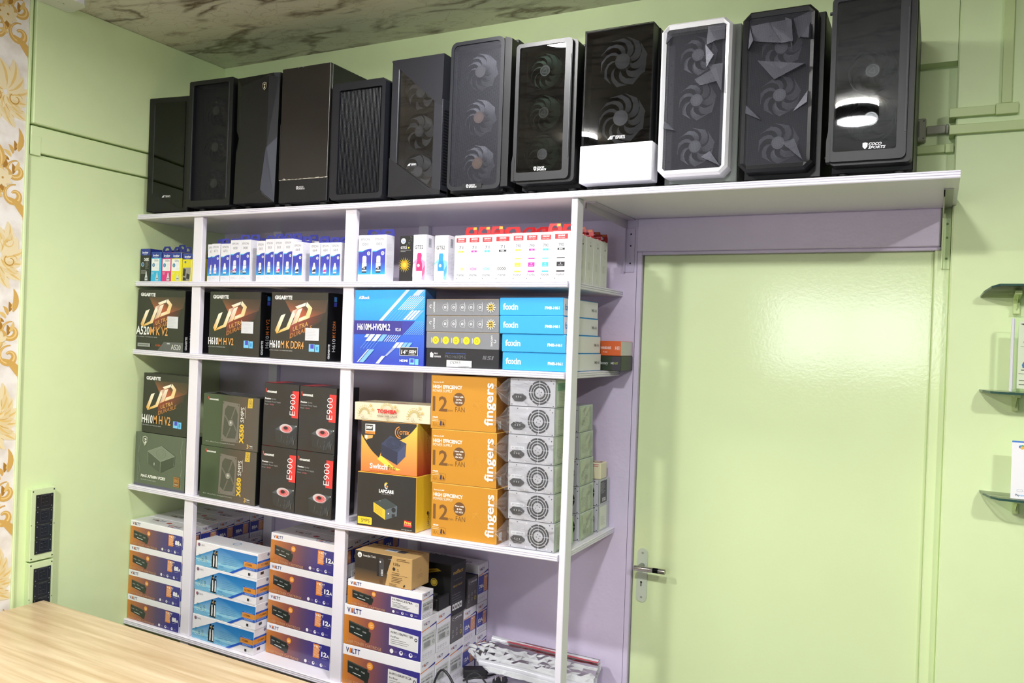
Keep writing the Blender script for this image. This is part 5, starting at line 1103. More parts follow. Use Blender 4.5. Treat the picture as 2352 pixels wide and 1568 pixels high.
def switchpro():
    w, d, h = .2285, .120, .1715; OR = C(228, 156, 70); mb = carton(w, d, h, OR, .0014, right=C(180, 130, 50), top=C(60, 54, 46), mats=(GLOSSCARD,)); a = front(mb, w, h)
    a.grad(.004, .004, .996, .996, [(0, C(222, 122, 62)), (.5, C(230, 166, 74)), (1, C(236, 206, 84))], True)
    pts = [(.0, .996), (.985, .996), (.985, .95)]
    for k in range(1, 9):
        t = k/8; pts.append((.985-.34*t-.08*math.sin(PI*t)*0, .95-.30*t**1.0-.06*math.sin(PI*t)))
    pts += [(.40, .50), (.33, .295)]
    for k in range(1, 9):
        t = k/8; pts.append((.33-.325*t, .295+.43*t+.0-.05*math.sin(PI*t)))
    a.poly(pts[::-1], C(38, 37, 38)); a.poly([(.30, .265), (.37, .345), (.60, .14), (.72, .10), (.66, .08), (.48, .13)], C(236, 216, 76))
    B1, B2, B3 = C(52, 62, 92), C(38, 44, 70), C(66, 76, 112)
    a.poly([(.365, .565), (.53, .745), (.815, .61), (.665, .43)], B1); a.poly([(.365, .565), (.665, .43), (.655, .18), (.37, .335)], B2); a.poly([(.665, .43), (.815, .61), (.80, .36), (.655, .18)], B3)
    for r_ in (.010, .016, .022, .027): a.ring(.59, .59, r_, r_+.0022, C(34, 40, 60), .62)
    a.line([(.47, .64), (.71, .53)], .002, B1); a.line([(.57, .69), (.61, .48)], .002, B1)
    a.rect(.075, .80, .255, .94, C(232, 232, 228)); a.rect(.085, .815, .215, .925, C(40, 40, 44)); a.text('500W', .15, .845, .0088, C(240, 240, 236), .026, bold=.05, al='c'); a.rect(.075, .745, .255, .80, C(226, 140, 60)); a.text('Switch Pro', .165, .76, .004, C(90, 56, 30), .030, al='c'); a.poly([(.06, .72), (.22, .725), (.21, .67), (.13, .645), (.10, .62), (.065, .66)], C(226, 170, 96)); a.ell(.095, .685, .006, C(240, 226, 206))
    a.ring(.70, .815, .017, .0205, C(230, 140, 56), n=16, a0=PI*.55, a1=PI*1.55); a.ring(.72, .815, .013, .0150, C(226, 150, 80), n=16, a0=PI*.6, a1=PI*1.45); a.text('OTEK', .69, .78, .0115, C(232, 150, 70), .042, bold=.03)
    a.text('Switch', .17, .075, .0175, C(240, 240, 238), .072, bold=.025); a.text('Pro', .50, .075, .0165, C(96, 64, 40), .030, bold=-.005); a.text('Empowering Every Connection', .17, .02, .0046, C(150, 80, 40), .090)
    b = right(mb, w, d, h); b.grad(.02, .004, .98, .996, [(0, C(180, 66, 44)), (.4, C(206, 120, 56)), (1, C(206, 186, 70))], True); b.text('SWITCHPRO', .62, .40, .016, C(150, 116, 50), .085, rot=PI/2)
    return mb
carton_thing('power_supply_box', switchpro(), 4, 1.1445, -.436, 'orange and black power supply carton, middle of the pile next to the middle post', 'cartons on the fourth board', dz=.1833, xm=1.26)
def toshiba():
    w, d, h = .308, .112, .0605; CR = C(226, 216, 188); mb = carton(w, d, h, CR, .0015, right=C(206, 190, 150), top=C(222, 210, 180)); a = front(mb, w, h)
    def sprig(u0, v0, r, a0, a1, col):
        for k in range(13):
            t = a0+(a1-a0)*k/12
            for rr_, ts in ((r, .5), (r*.80, -.5)):
                u, v = u0+rr_*math.cos(t)/w, v0+rr_*math.sin(t)/h; q = t+PI/2+ts
                a.poly([(u-.0032*math.cos(q)/w, v-.0032*math.sin(q)/h), (u+.0012*math.cos(q+1.57)/w, v+.0012*math.sin(q+1.57)/h), (u+.0032*math.cos(q)/w, v+.0032*math.sin(q)/h), (u-.0012*math.cos(q+1.57)/w, v-.0012*math.sin(q+1.57)/h)], col)
    OLV, TAN = C(190, 172, 80), C(196, 178, 116)
    for u0 in (.14, .80): sprig(u0, .36, .028, -.3, PI+.3, TAN if u0 < .5 else OLV); sprig(u0, .36, .020, .1, PI-.1, OLV)
    sprig(.45, .60, .026, .2, PI-.2, OLV)
    for u, v in ((.23, .84), (.26, .62), (.56, .84), (.88, .85), (.91, .58), (.59, .66)):
        for k in range(5): t = 2*PI*k/5+.3; a.poly([(u, v), (u+.004*math.cos(t-.4)/w, v+.004*math.sin(t-.4)/h), (u+.0065*math.cos(t)/w, v+.0065*math.sin(t)/h), (u+.004*math.cos(t+.4)/w, v+.004*math.sin(t+.4)/h)], C(200, 170, 64))
    for u in (.12, .46, .79): a.ring(u, .22, .0050, .0056, C(110, 100, 84)); a.ring(u+.01, .13, .0048, .0054, C(110, 100, 84), .8)
    a.text('TOSHIBA', .325, .47, .0120, C(206, 46, 50), .080, bold=.05); a.text('HARD DISK DRIVE', .325, .255, .0078, C(104, 96, 84), .082)
    for u0 in (.04, .38, .68): a.lines(u0, .09, u0+.24, 2, .06, .0012, C(190, 172, 120), 3)
    t = top(mb, w, d, h); t.text('TOSHIBA', .42, .25, .012, C(200, 60, 60), .07, bold=.04); t.lines(.38, .15, .62, 1, .1, .002, C(120, 112, 98)); 
    for u0 in (.15, .82): t.ring(u0, .4, .016, .018, C(196, 180, 110), 1, 14); t.ring(u0, .4, .023, .0245, C(200, 186, 120), 1, 14)
    b = right(mb, w, d, h); sp = [(.3, .5), (.6, .6), (.8, .3)]
    for u, v in sp: b.ring(u, v, .008, .010, C(170, 146, 80))
    return mb
carton_thing('hard_drive_box', toshiba(), 4, 1.108, -.428, 'long cream carton with gold leaf wreaths and red lettering, lying on the orange carton', 'cartons on the fourth board', dz=.3553, xm=1.26)
def fingers():
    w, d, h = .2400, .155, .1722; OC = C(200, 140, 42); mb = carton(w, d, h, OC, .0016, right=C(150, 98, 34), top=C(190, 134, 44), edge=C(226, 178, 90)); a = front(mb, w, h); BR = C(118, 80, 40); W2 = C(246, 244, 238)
    a.text('Gamma-12-407', .035, .86, .0040, W2, .040, bold=.02); a.text('HIGH EFFICIENCY', .03, .755, .0108, W2, .110, bold=.035); a.text('POWER SUPPLY', .03, .685, .0088, W2, .073, bold=-.004)
    a.text('12', .03, .335, .0465, BR, .056, bold=.02); a.text('cm', .27, .335, .0085, BR, .019); a.text('FAN', .385, .335, .0160, BR, .035)
    a.ell(.44, .565, .0215, C(110, 76, 44), 1, 24); a.text('Now with', .44, .60, .0050, W2, .032, bold=.03, al='c'); a.text('8 Pin', .44, .545, .0050, W2, .019, bold=.03, al='c'); a.text('12V ATX', .44, .49, .0052, W2, .028, bold=.03, al='c')
    a.line([(.03, .06), (.05, .06), (.05, .12), (.07, .04), (.09, .10), (.11, .05), (.22, .05), (.235, .08), (.235, .17), (.20, .18), (.12, .18)], .0009, C(150, 102, 40)); a.text('FREE', .035, .20, .0045, W2, .020, bold=.03); a.lines(.025, .175, .13, 2, .03, .0012, C(240, 226, 190), 2)
    a.poly([(.145, .07), (.175, .06), (.18, .14), (.16, .16)], C(64, 54, 74)); a.poly([(.19, .07), (.225, .075), (.205, .13), (.195, .15)], C(64, 54, 74)); 
    for k in range(4): a.line([(.64, .42+.03*k), (.70, .50+.01*k), (.78, .36+.05*k)], .0006, C(226, 172, 72))
    a.text('fingers', .955, .115, .030, W2, .134, rot=PI/2, bold=.02)
    b = right(mb, w, d, h); b.grad(.01, .01, .99, .99, [(0, C(176, 116, 36)), (.5, C(120, 80, 40)), (1, C(90, 62, 44))]); b.text('fingers', .62, .115, .026, C(196, 176, 160), .134, rot=PI/2, bold=.02); b.rect(.10, .05, .22, .20, C(226, 226, 222)); b.lines(.11, .19, .21, 6, .025, .0012, C(60, 60, 60), 4)
    return mb
fm2 = fingers().to_mesh('power_supply_box')
for i, (x, dz) in enumerate(((1.4365, 0), (1.4315, .1730), (1.4275, .3460))):
    carton_thing('power_supply_box', fm2, 4, x, -.443, 'ochre yellow power supply carton with large white vertical lettering, %s of three' % ('bottom', 'middle', 'topmost')[i], 'ochre yellow power supply cartons', dz=dz, xm=1.55)
# ---------------- bare power supplies
SIL = C(206, 207, 214)
def psu(w, h, d, sidecol, ac=True, wrap=0, seed=1, green=False, black=False):
    r = empty('power_supply'); mb = MB(METAL); mb.box((0, 0, 0), (w, d, h), SIL, 0, .001, dict(right=sidecol)); a = Art(mb, (0, 0, 0), (1, 0, 0), (0, 0, 1), w, h)
    for u, v in ((.19, .93), (.045, .06), (.955, .84), (.955, .05), (.90, .93), (.62, .05)): a.ell(u, v, .0018, C(44, 46, 52))
    for u, v in ((.40, .93), (.38, .07), (.84, .10)): a.ell(u, v, .0022, C(236, 238, 242))
    a.line([(0, .004), (1, .004)], .0012, C(80, 82, 90)); a.line([(.998, 0), (.998, 1)], .0012, C(110, 112, 120))
    mb.build('casing', r)
    g = MB(SMOOTH); ga = Art(g, (0, -.0002, 0), (1, 0, 0), (0, 0, 1), w, h); cu, cv = .655, .50; K2 = C(30, 31, 36)
    for r0, r1, nseg, gap in ((.0310, .0365, 8, .10), (.0230, .0285, 4, .12), (.0150, .0205, 4, .16)):
        for k in range(nseg):
            t0, t1 = 2*PI*k/nseg+PI/2+gap, 2*PI*(k+1)/nseg+PI/2-gap
            ga.l = 0; ga.ring(cu, cv, r0, r1, K2, n=8, a0=t0, a1=t1)
            for t in (t0, t1): ga.ell(cu+(r0+r1)/2*math.cos(t)/w, cv+(r0+r1)/2*math.sin(t)/h, (r1-r0)/2, K2, n=10)
    for k in range(4): t = PI*k/2+.3; ga.ell(cu+.0065*math.cos(t)/w, cv+.0065*math.sin(t)/h, .0016, C(70, 72, 78))
    g.build('fan_grille', r)
    sk = MB(PLASTIC); P = [(.008, .026), (.018, .015), (.044, .015), (.056, .024), (.056, .030), (.044, .038), (.018, .038), (.008, .030)]
    sk.prism(P, (0, -.003, 0), (1, 0, 0), (0, 0, 1), .0035, C(34, 34, 38)); Pi = [(.016, .021), (.046, .021), (.046, .034), (.016, .034)]; sk.prism(Pi, (0, -.0032, 0), (1, 0, 0), (0, 0, 1), .0003, C(14, 14, 16))
    for x in (.022, .030, .038): sk.box((x, -.0036, .026), (x+.0022, -.0031, .031), C(190, 190, 194))
    sk.build('power_socket', r)
    if ac: l = MB(CARD); l.box((.009, -.0007, .040), (.056, -.0001, .050), C(228, 230, 234)); la = Art(l, (.009, -.0007, .040), (1, 0, 0), (0, 0, 1), .047, .010); la.text('AC 230V/5A', .08, .25, .0048, C(110, 112, 122), .038); l.build('voltage_label', r)
    lb = MB(CARD); lc = C(226, 234, 214); lb.box((w+.0002, .012, .006), (w+.0008, d*.75, h-.006), lc); la = Art(lb, (w+.0008, .012, .006), (0, 1, 0), (0, 0, 1), d*.75-.012, h-.012)
    if green: la.rect(.02, .60, .98, .92, C(96, 176, 130)); la.text('SMPS', .3, .70, .009, C(60, 120, 80), .04)
    if black: la.rect(.0, .0, 1, 1, C(70, 74, 70)); la.lines(.06, .9, .8, 9, .055, .0016, C(150, 156, 150), 3); la.rect(.3, .06, .8, .22, C(226, 226, 222)); la.lines(.33, .18, .77, 5, .025, .001, C(60, 60, 60), 2)
    else: la.lines(.10, .55, .8, 7, .06, .0009, C(160, 172, 150), seed)
    lb.build('rating_label', r)
    if wrap:
        rn = lambda q: q.uniform(-1, 1)
        def fn(u, v, q):
            x = -.003+u*(w+.008); return (x, -.0045-.0025*abs(rn(q))-(.003*math.sin(6*u+5*v+seed)**2), v*h*.97+.001+(.003*rn(q) if 0 < v < 1 else 0))
        fm_ = film_sheet(9, 6, fn, seed)
        # gathered mouth of the bag at the left, lying in front of the next pile
        q = random.Random(seed+50); n = 9; tip = Vector((-.040-.006*q.random(), -.016, h*(.42+.12*q.random())))
        L_ = [Vector((-.003, -.006-.004*q.random(), h*.98*k/n)) for k in range(n+1)]; M1 = [a_.lerp(tip, .45)+Vector((0, -.008*q.random(), .006*rn(q))) for a_ in L_]; M2 = [a_.lerp(tip, .82)+Vector((0, -.006*q.random(), .003*rn(q))) for a_ in L_]; En = [tip+Vector((-.008*q.random(), -.006*rn(q), (k-n/2)*.0042)) for k in range(n+1)]
        for A_, B_ in ((L_, M1), (M1, M2), (M2, En)):
            for k in range(n): fm_.face([A_[k], A_[k+1], B_[k+1]], WHITE); fm_.face([A_[k], B_[k+1], B_[k]], WHITE)
        rs = film_sheet(5, 5, lambda u, v, q: (w+.002+.003*q.random(), .001+u*d*.8, .002+v*(h-.004)), seed+9); nn = len(fm_.v); fm_.v += rs.v; fm_.f += [tuple(i+nn for i in f) for f in rs.f]; fm_.c += rs.c; fm_.m += rs.m; fm_.sm += rs.sm
        # creases that catch the light
        for k in range(7):
            y0, z0 = -.0085, q.uniform(.1, .9)*h; x0 = q.uniform(0, .5)*w; x1 = x0+q.uniform(.25, .5)*w; z1 = z0+q.uniform(-.25, .1)*h
            pts = [(x0+(x1-x0)*t, y0-.002*math.sin(PI*t), max(.003, min(h-.003, z0+(z1-z0)*t+.002*rn(q)))) for t in (0, .25, .5, .75, 1)]
            fm_.tube(pts, .0007, 5, WHITE)
        tag(fm_.build('plastic_bag', r), 'crumpled clear plastic bag')
    return r
GP = 'bare silver power supplies on the fourth board'
PS = [(1.7185, 1), (1.7150, 1), (1.7105, 1), (1.7105, 1), (1.7115, 1), (1.7125, 0)]
zz = 0; ph = .0866
for i in range(6):
    r = psu(.1535, .0855, .145, C(186, 206, 176), ac=(i in (0, 1, 2, 3)), wrap=1, seed=11+i*3, green=(i == 5)); tag(r, 'silver power supply in clear plastic, %s in the front pile of six' % ('lowest', 'second from bottom', 'third from bottom', 'fourth from bottom', 'fifth from bottom', 'topmost')[i], 'power supply', GP)
    stand(r, 4, (1.7165, 1.7130, 1.7105, 1.7095, 1.7110, 1.7130)[i], -.438, dz=zz, xm=1.79); zz += ph
zz = 0
for i in range(5):
    r = psu(.1535, .0850, .118, C(196, 214, 186), ac=False, wrap=0, seed=40+i); tag(r, 'silver power supply behind the right post, %s in the second pile' % ('lowest', 'second from bottom', 'middle one', 'second from top', 'topmost')[i], 'power supply', GP)
    stand(r, 4, 1.7235-.0022*i, -.258, dz=zz, xm=1.80); zz += .0858
    fm_ = film_sheet(5, 5, lambda u, v, q: (.1535+.0012+.004*q.random(), .001+u*.112, .002+v*.081), 70+i); tag(fm_.build('plastic_bag', r), 'clear plastic bag')
zz = 0
for i in range(2):
    r = psu(.1500, .0860, .098, C(196, 204, 200), ac=False, wrap=0, seed=60+i, black=(i == 1)); tag(r, ('silver power supply at the back right corner, lower one under a black-labelled unit', 'grey power supply with a black side label at the back right corner')[i], 'power supply', GP)
    stand(r, 4, 1.732, -.108, dz=zz, xm=1.80); zz += .0868
rb = carton(.046, .060, .055, C(228, 222, 186), .003, right=C(226, 222, 190), top=C(222, 214, 176)); a = top(rb, .046, .060, .055); a.ring(.5, .5, .012, .018, C(150, 60, 90)); a = front(rb, .046, .055); a.lines(.1, .9, .9, 2, .1, .002, C(190, 90, 110))
carton_thing('small_box', rb, 4, 1.838, -.100, 'small cream carton on the black-labelled power supply at the back right corner', None, dz=.1737, xm=1.80)
# ================================================================ fifth board: toner cartons
NAVY = C(40, 44, 110); PUR = C(52, 46, 140)
def voltt(a, u, v, hh, wd, col=NAVY, oc=C(230, 130, 50)):
    a.text('V', u, v, hh, col, wd*.22, bold=.03); a.poly([(u+wd*.24/a.W, v), (u+wd*.36/a.W, v), (u+wd*.40/a.W, v+hh/a.H), (u+wd*.28/a.W, v+hh/a.H)], oc); a.poly([(u+wd*.35/a.W, v), (u+wd*.43/a.W, v), (u+wd*.43/a.W, v+hh/a.H), (u+wd*.41/a.W, v+hh/a.H)], col)
    a.text('LT', u+wd*.46/a.W, v, hh, col, wd*.34, bold=.03); a.text('T', u+wd*.82/a.W, v, hh, col, wd*.18, bold=.03)
def toner_front(a, num=None, model=None, small=False, dull=False):
    w, h = a.W, a.H; vt = .77 if not model else .745
    OR = C(206, 132, 46); st = [(0, OR), (.08, C(190, 116, 58)), (.33, C(140, 84, 78)), (.55, C(92, 70, 104)), (.78, C(60, 54, 134)), (1, C(54, 52, 140))]
    a.grad(.003, .006, .997, vt, st)
    voltt(a, .04, vt+.065, .0105 if h < .12 else .0165, .046 if h < .12 else .060)
    k = min(h/.112, 1.2); cu = lambda x: x; K = C(38, 46, 44)
    a.poly([(.072, .31), (.29, .19), (.345, .205), (.36, .33), (.36, .42), (.335, .44), (.335, .50), (.30, .515), (.068, .605)], K); a.poly([(.30, .15), (.345, .17), (.345, .24), (.29, .22)], K)
    a.poly([(.075, .61), (.30, .52), (.30, .49), (.075, .575)], C(64, 74, 70))
    for u, v, t in ((.09, .45, 'LASER'), (.17, .435, 'VOLTT'), (.25, .385, 'TONER')): a.text(t, u, v, .0042*k, C(206, 214, 210), .016, rot=-.14)
    a.line([(.14, .335), (.25, .295)], .0022, C(214, 220, 216))
    a.ell(.365, .595, .0110*k, C(226, 140, 44)); a.ell(.365, .595, .0085*k, C(236, 158, 70)); a.lines(.345, .61, .385, 2, .045, .0014, C(250, 224, 190), 2)
    a.text('LASER TONER CARTRIDGE', .03, .055, .0085*k, C(196, 150, 112), .150, rot=-.02, bold=.01)
    for i, u in enumerate((.635, .755, .875)):
        a.ell(u, .105, .0062*k, C(236, 234, 240)); 
        if i: a.ell(u+.004, .12, .0028*k, C(60, 52, 130))
        a.lines(u+.035, .12, u+.075, 2, .03, .0007, C(160, 152, 190), i)
    if num:
        a.rect(.745, .295, .835, .74, C(224, 134, 60)); a.lines(.755, .60, .86, 8, .035, .0012, C(240, 214, 186), 6); voltt(a, .755, .635, .0075, .036, C(246, 240, 240), C(250, 214, 170))
        a.text(num[:2], .872, .40, .0155, C(244, 244, 248), .024, bold=.05); a.text(num[2:], .952, .40, .0095, C(244, 244, 248), .011, bold=.05); a.lines(.885, .34, .96, 1, .05, .001, C(200, 200, 226))
    if model:
        a.poly([(.60, .24), (.965, .20), (.965, .60), (.60, .66)], C(222, 222, 224)); a.text(model, .62, .54, .0078 if not small else .0058, C(40, 40, 44), .088 if not small else .080, bold=.03, rot=-.03)
        a.ring(.935, .50, .003, .0058 if not small else .004, C(60, 60, 64), n=12); a.text('For/Pour', .62, .44, .0062 if not small else .004, C(60, 60, 64), .034, bold=.02, rot=-.03); a.lines(.62, .39, .90, 3, .045, .0014, C(110, 110, 114), 3)
def toner_side(a, num=None, label=False):
    """short end of a toner carton"""
    w, h = a.W, a.H
    voltt(a, .12, .84, .0085, .036); a.poly([(.0, .705), (.55, .735), (.55, .76), (.0, .73)], C(224, 134, 60)); a.poly([(.55, .735), (1, .76), (1, .81), (.55, .76)], C(66, 62, 150))
    if num:
        a.rect(.0, .24, 1, .70, C(58, 70, 166)); a.rect(.56, .26, .92, .68, C(216, 146, 96)); a.lines(.60, .56, .90, 7, .045, .0010, C(236, 214, 190), 5); voltt(a, .60, .60, .0058, .024, C(246, 240, 240), C(250, 214, 170))
        a.text(num, .10, .38, .0125, C(240, 240, 246), .034, bold=.04); a.lines(.10, .33, .40, 1, .05, .001, C(200, 204, 230))
    if label:
        a.poly([(.06, .24), (.94, .26), (.94, .62), (.06, .60)], C(204, 206, 206)); a.text('Laser Toner Cartridge', .10, .555, .0042, C(70, 70, 74), .062); a.text('H-W1110A/W1112A', .10, .47, .0058, C(50, 50, 54), .066, bold=.04)
        rnd = random.Random(6); u = .16
        while u < .58: q = rnd.uniform(.008, .02); a.rect(u, .29, u+q*.6, .43, C(70, 70, 74)); u += q*1.6
        a.ring(.80, .36, .0045, .0058, C(90, 90, 94), n=12)
    for i in range(4): a.ring(.14+.17*i, .12, .0036, .0046, C(150, 150, 160), n=10); a.lines(.11+.17*i, .05, .2+.17*i, 1, .1, .0008, C(180, 180, 190), i)
def toner_top(a):
    voltt(a, .20, .55, .016, .075, C(70, 70, 110), C(190, 110, 60)); a.ell(.56, .55, .013, C(190, 60, 64), .8); a.line([(.62, .35), (.86, .35)], .005, C(120, 70, 60)); voltt(a, .66, .08, .014, .065, C(110, 108, 170)); a.line([(.62, .50), (.9, .50)], .0015, C(150, 130, 150))
WB = C(238, 237, 242)
def toner(w, d, h, num=None, model=None, small=False):
    mb = carton(w, d, h, WB, .0012, right=C(234, 233, 240), top=C(232, 231, 236), mats=(GLOSSCARD,)); toner_front(front(mb, w, h), num, model, small); toner_side(right(mb, w, d, h), num, bool(model)); toner_top(top(mb, w, d, h))
    b = Art(mb, (w, d, 0), (-1, 0, 0), (0, 0, 1), w, h); toner_front(b, num, model, small); return mb
ordn = ('front', 'second', 'third', 'fourth', 'rear'); lev = ('bottom', 'second from bottom', 'third from bottom', 'topmost')
m88 = toner(.2990, .0850, .0985, '88A').to_mesh('toner_box')
for r_ in range(5):
    for k in range(4):
        carton_thing('toner_box', m88, 5, .0030+.0008*((k*3+r_*2) % 3), -.4445+.0875*r_, 'orange and purple toner carton in the left bay, %s of the %s stack' % (lev[k], ordn[r_] if r_ else 'front'), 'toner cartons stacked in the left bay', dz=.0995*k, xm=.16)
def gg():
    w, d, h = .3165, .098, .0925; mb = carton(w, d, h, WB, .0012, right=C(232, 232, 240), top=C(234, 234, 240), mats=(GLOSSCARD,)); a = front(mb, w, h)
    SKY, SEA = C(36, 120, 190), C(130, 200, 230)
    pts = [(.003, .36), (.40, .91), (.997, .91), (.997, .30), (.79, .30), (.60, .006), (.003, .006)]
    col = lambda u, v: [C(176, 220, 236), C(110, 190, 226), C(40, 124, 196), C(34, 116, 190)][min(3, int(max(0, v)*3.6))]
    a.l += 1; a.mb.face([a.P(*p) for p in pts], [C(60, 150, 206), C(36, 118, 190), C(36, 118, 190), C(66, 150, 206), C(120, 186, 220), C(150, 206, 230), C(170, 214, 234)])
    a.poly([(.003, .30), (.79, .30), (.70, .16), (.003, .22)], C(150, 210, 234)); a.poly([(.003, .22), (.70, .16), (.60, .006), (.003, .006)], C(120, 184, 220))
    rnd = random.Random(3)
    for k in range(26): u = rnd.uniform(.01, .62); v = rnd.uniform(.02, .30); a.line([(u, v), (u+rnd.uniform(.03, .1), v+rnd.uniform(-.02, .02))], rnd.uniform(.0006, .0022), C(206, 232, 242) if k % 2 else C(90, 160, 206))
    a.poly([(.56, .006), (.62, .006), (.80, .30), (.79, .38)], C(40, 92, 196))
    for u0, s_ in ((.30, 1.0), (.345, .95)):
        a.poly([(u0-.022*s_, .08), (u0+.02*s_, .07), (u0+.028*s_, .34), (u0+.022*s_, .58), (u0+.01, .68), (u0-.008, .68), (u0-.018*s_, .58), (u0-.026*s_, .34)], C(24, 28, 34)); a.poly([(u0-.002, .10), (u0+.018*s_, .10), (u0+.023*s_, .34), (u0+.014*s_, .56), (u0-.002, .55)], C(228, 232, 234)); a.poly([(u0-.008, .68), (u0+.01, .68), (u0+.016, .72), (u0+.028, .735), (u0+.012, .765), (u0-.006, .75)], C(24, 28, 34)); a.ell(u0+.009, .655, .0022, C(226, 170, 60)); a.line([(u0-.03, .07), (u0+.035, .06)], .0018, C(30, 40, 50))
    for i in range(3):
        for j in range(2): a.ring(.07+.055*i, .30+.13*j+(-.02*i), .0036, .0048, C(60, 120, 110) if (i+j) % 2 else C(160, 190, 150), n=10)
    a.lines(.46, .60, .72, 5, .07, .0007, C(80, 150, 206), 5)
    a.ell(.055, .87, .0062, C(110, 96, 130)); a.ell(.052, .88, .0028, C(200, 90, 110)); a.text('G&G', .085, .845, .0058, C(150, 150, 160), .020)
    a.rect(.80, .30, .997, .64, C(44, 96, 196)); a.rect(.80, .40, .997, .60, C(218, 146, 64)); a.text('CC388A', .82, .47, .0068, C(120, 66, 30), .034, bold=.03); a.lines(.83, .375, .97, 3, .03, .0010, C(170, 200, 236), 2); a.lines(.83, .63, .97, 1, .03, .0010, C(170, 200, 236), 2)
    a.rect(.87, .09, .90, .19, C(50, 50, 54)); a.ring(.93, .13, .002, .0026, C(150, 150, 156), n=8); a.poly([(.80, .003), (.997, .003), (.997, .02), (.80, .02)], C(214, 214, 222))
    b = right(mb, w, d, h); b.ell(.55, .88, .006, C(130, 120, 150)); b.text('G&G', .68, .85, .0055, C(150, 150, 160), .018); b.rect(.0, .30, 1, .70, C(44, 96, 196)); b.rect(.0, .42, 1, .62, C(218, 146, 64)); b.text('CC388A', .2, .49, .0062, C(120, 66, 30), .034, bold=.03); b.lines(.1, .40, .8, 2, .04, .001, C(170, 200, 236), 4); b.rect(.18, .14, .34, .25, C(50, 50, 54)); b.lines(.65, .25, .95, 5, .03, .0012, C(130, 130, 136), 3)
    t = top(mb, w, d, h); t.ring(.50, .55, .013, .017, C(120, 170, 210)); t.line([(.46, .5), (.52, .62)], .002, C(120, 170, 210)); t.line([(.65, .0), (.65, .14)], .001, C(170, 170, 180)); t.line([(0, .12), (1, .12)], .0008, C(200, 200, 208))
    return mb
mg = gg().to_mesh('toner_box')
for k in range(4):
    carton_thing('toner_box', mg, 5, .3715+.0012*((k*2) % 3), -.4425+.001*(k % 2), 'white and sky blue toner carton with two penguins, %s of four' % lev[k], 'white and sky blue toner cartons', dz=.0930*k, xm=.53)
m12 = toner(.3015, .0965, .1105, '12A').to_mesh('toner_box')
for r_ in range(4):
    for k in range(4):
        carton_thing('toner_box', m12, 5, .6985+.001*((k+r_) % 2), -.3905+.0985*r_, 'orange and purple toner carton right of the penguins, %s of the %s stack' % (lev[k], ('front', 'second', 'third', 'rear')[r_]), 'toner cartons stacked left of the middle post', dz=.1114*k, xm=.85)
GT = 'toner cartons piled in the right bay'
mC = toner(.3165, .0885, .1355, None, 'H-W1110A/W1112A').to_mesh('toner_box')
XR_ = 1.0985
def tb(me, y, dz, label, x=XR_, name='toner_box'): return carton_thing(name, me, 5, x, y, label, GT, dz=dz, xm=1.25)
tb(mC, -.4425, 0, 'large orange and purple toner carton with grey label, bottom of the right bay front stack'); tb(mC, -.4425, .1360, 'large orange and purple toner carton with grey label, second in its stack', XR_+.0005)
mA = toner(.3035, .067, .0865, None, 'H-78A/CE278A', True).to_mesh('toner_box')
tb(mA, -.4415, .2720, 'small orange and purple toner carton with a white label, under the brown carton', XR_+.0105)
tb(mC, -.352, 0, 'large toner carton in the right bay second row, lower one'); tb(mC, -.352, .1360, 'large toner carton in the right bay second row, upper one with barcode', XR_+.001)
tb(mC, -.2628, 0, 'large toner carton in the third row of the right bay, under the upright dark carton')
m12b = toner(.3165, .0880, .1130, '12A').to_mesh('toner_box'); m12c = toner(.3045, .0740, .1115, '12A').to_mesh('toner_box')
for k in range(2): tb(m12b, -.1735, .1135*k, 'white and blue toner carton in the fourth row of the right bay, %s' % ('lower', 'upper')[k])
for k in range(2): tb(m12c, -.0780, .1130*k, 'white and blue toner carton in the rear row of the right bay, %s' % ('lowest', 'middle')[k], XR_+.0125)
tall = toner(.3045, .0735, .1400, '78A').to_mesh('toner_box'); tb(tall, -.0775, .2260, 'taller white and blue toner carton on top of the rear row in the right bay', XR_+.0125)
def laptop_part(w, d, h):
    mb = carton(w, d, h, C(84, 82, 84), .0012, right=C(92, 90, 92), top=C(60, 60, 62)); b = right(mb, w, d, h); b.ring(.16, .86, .0035, .0050, C(220, 220, 224), n=8, a0=.8, a1=5); b.text('LAPCARE', .28, .84, .0058, C(226, 226, 230), .046, bold=.03); b.lines(.2, .78, .7, 1, .05, .0009, C(150, 150, 154))
    for u, v in ((.15, .42), (.45, .45), (.76, .48), (.15, .25), (.45, .28)): b.ring(u, v, .0036, .0048, C(196, 196, 198), n=10); b.lines(u-.09, v-.06, u+.1, 1, .05, .0009, C(150, 150, 154))
    b.ring(.78, .27, .0045, .0075, C(206, 180, 80), n=12); return mb
tb(laptop_part(.3165, .0835, .0950), -.2575, .1364, 'grey carton with white icons on its end, between the barcode carton and the blue ones', name='box')
tb(laptop_part(.3000, .0690, .1050), -.1510, .2275, 'grey carton with white icons, upper one right of the tall black carton', x=XR_+.0165, name='box')
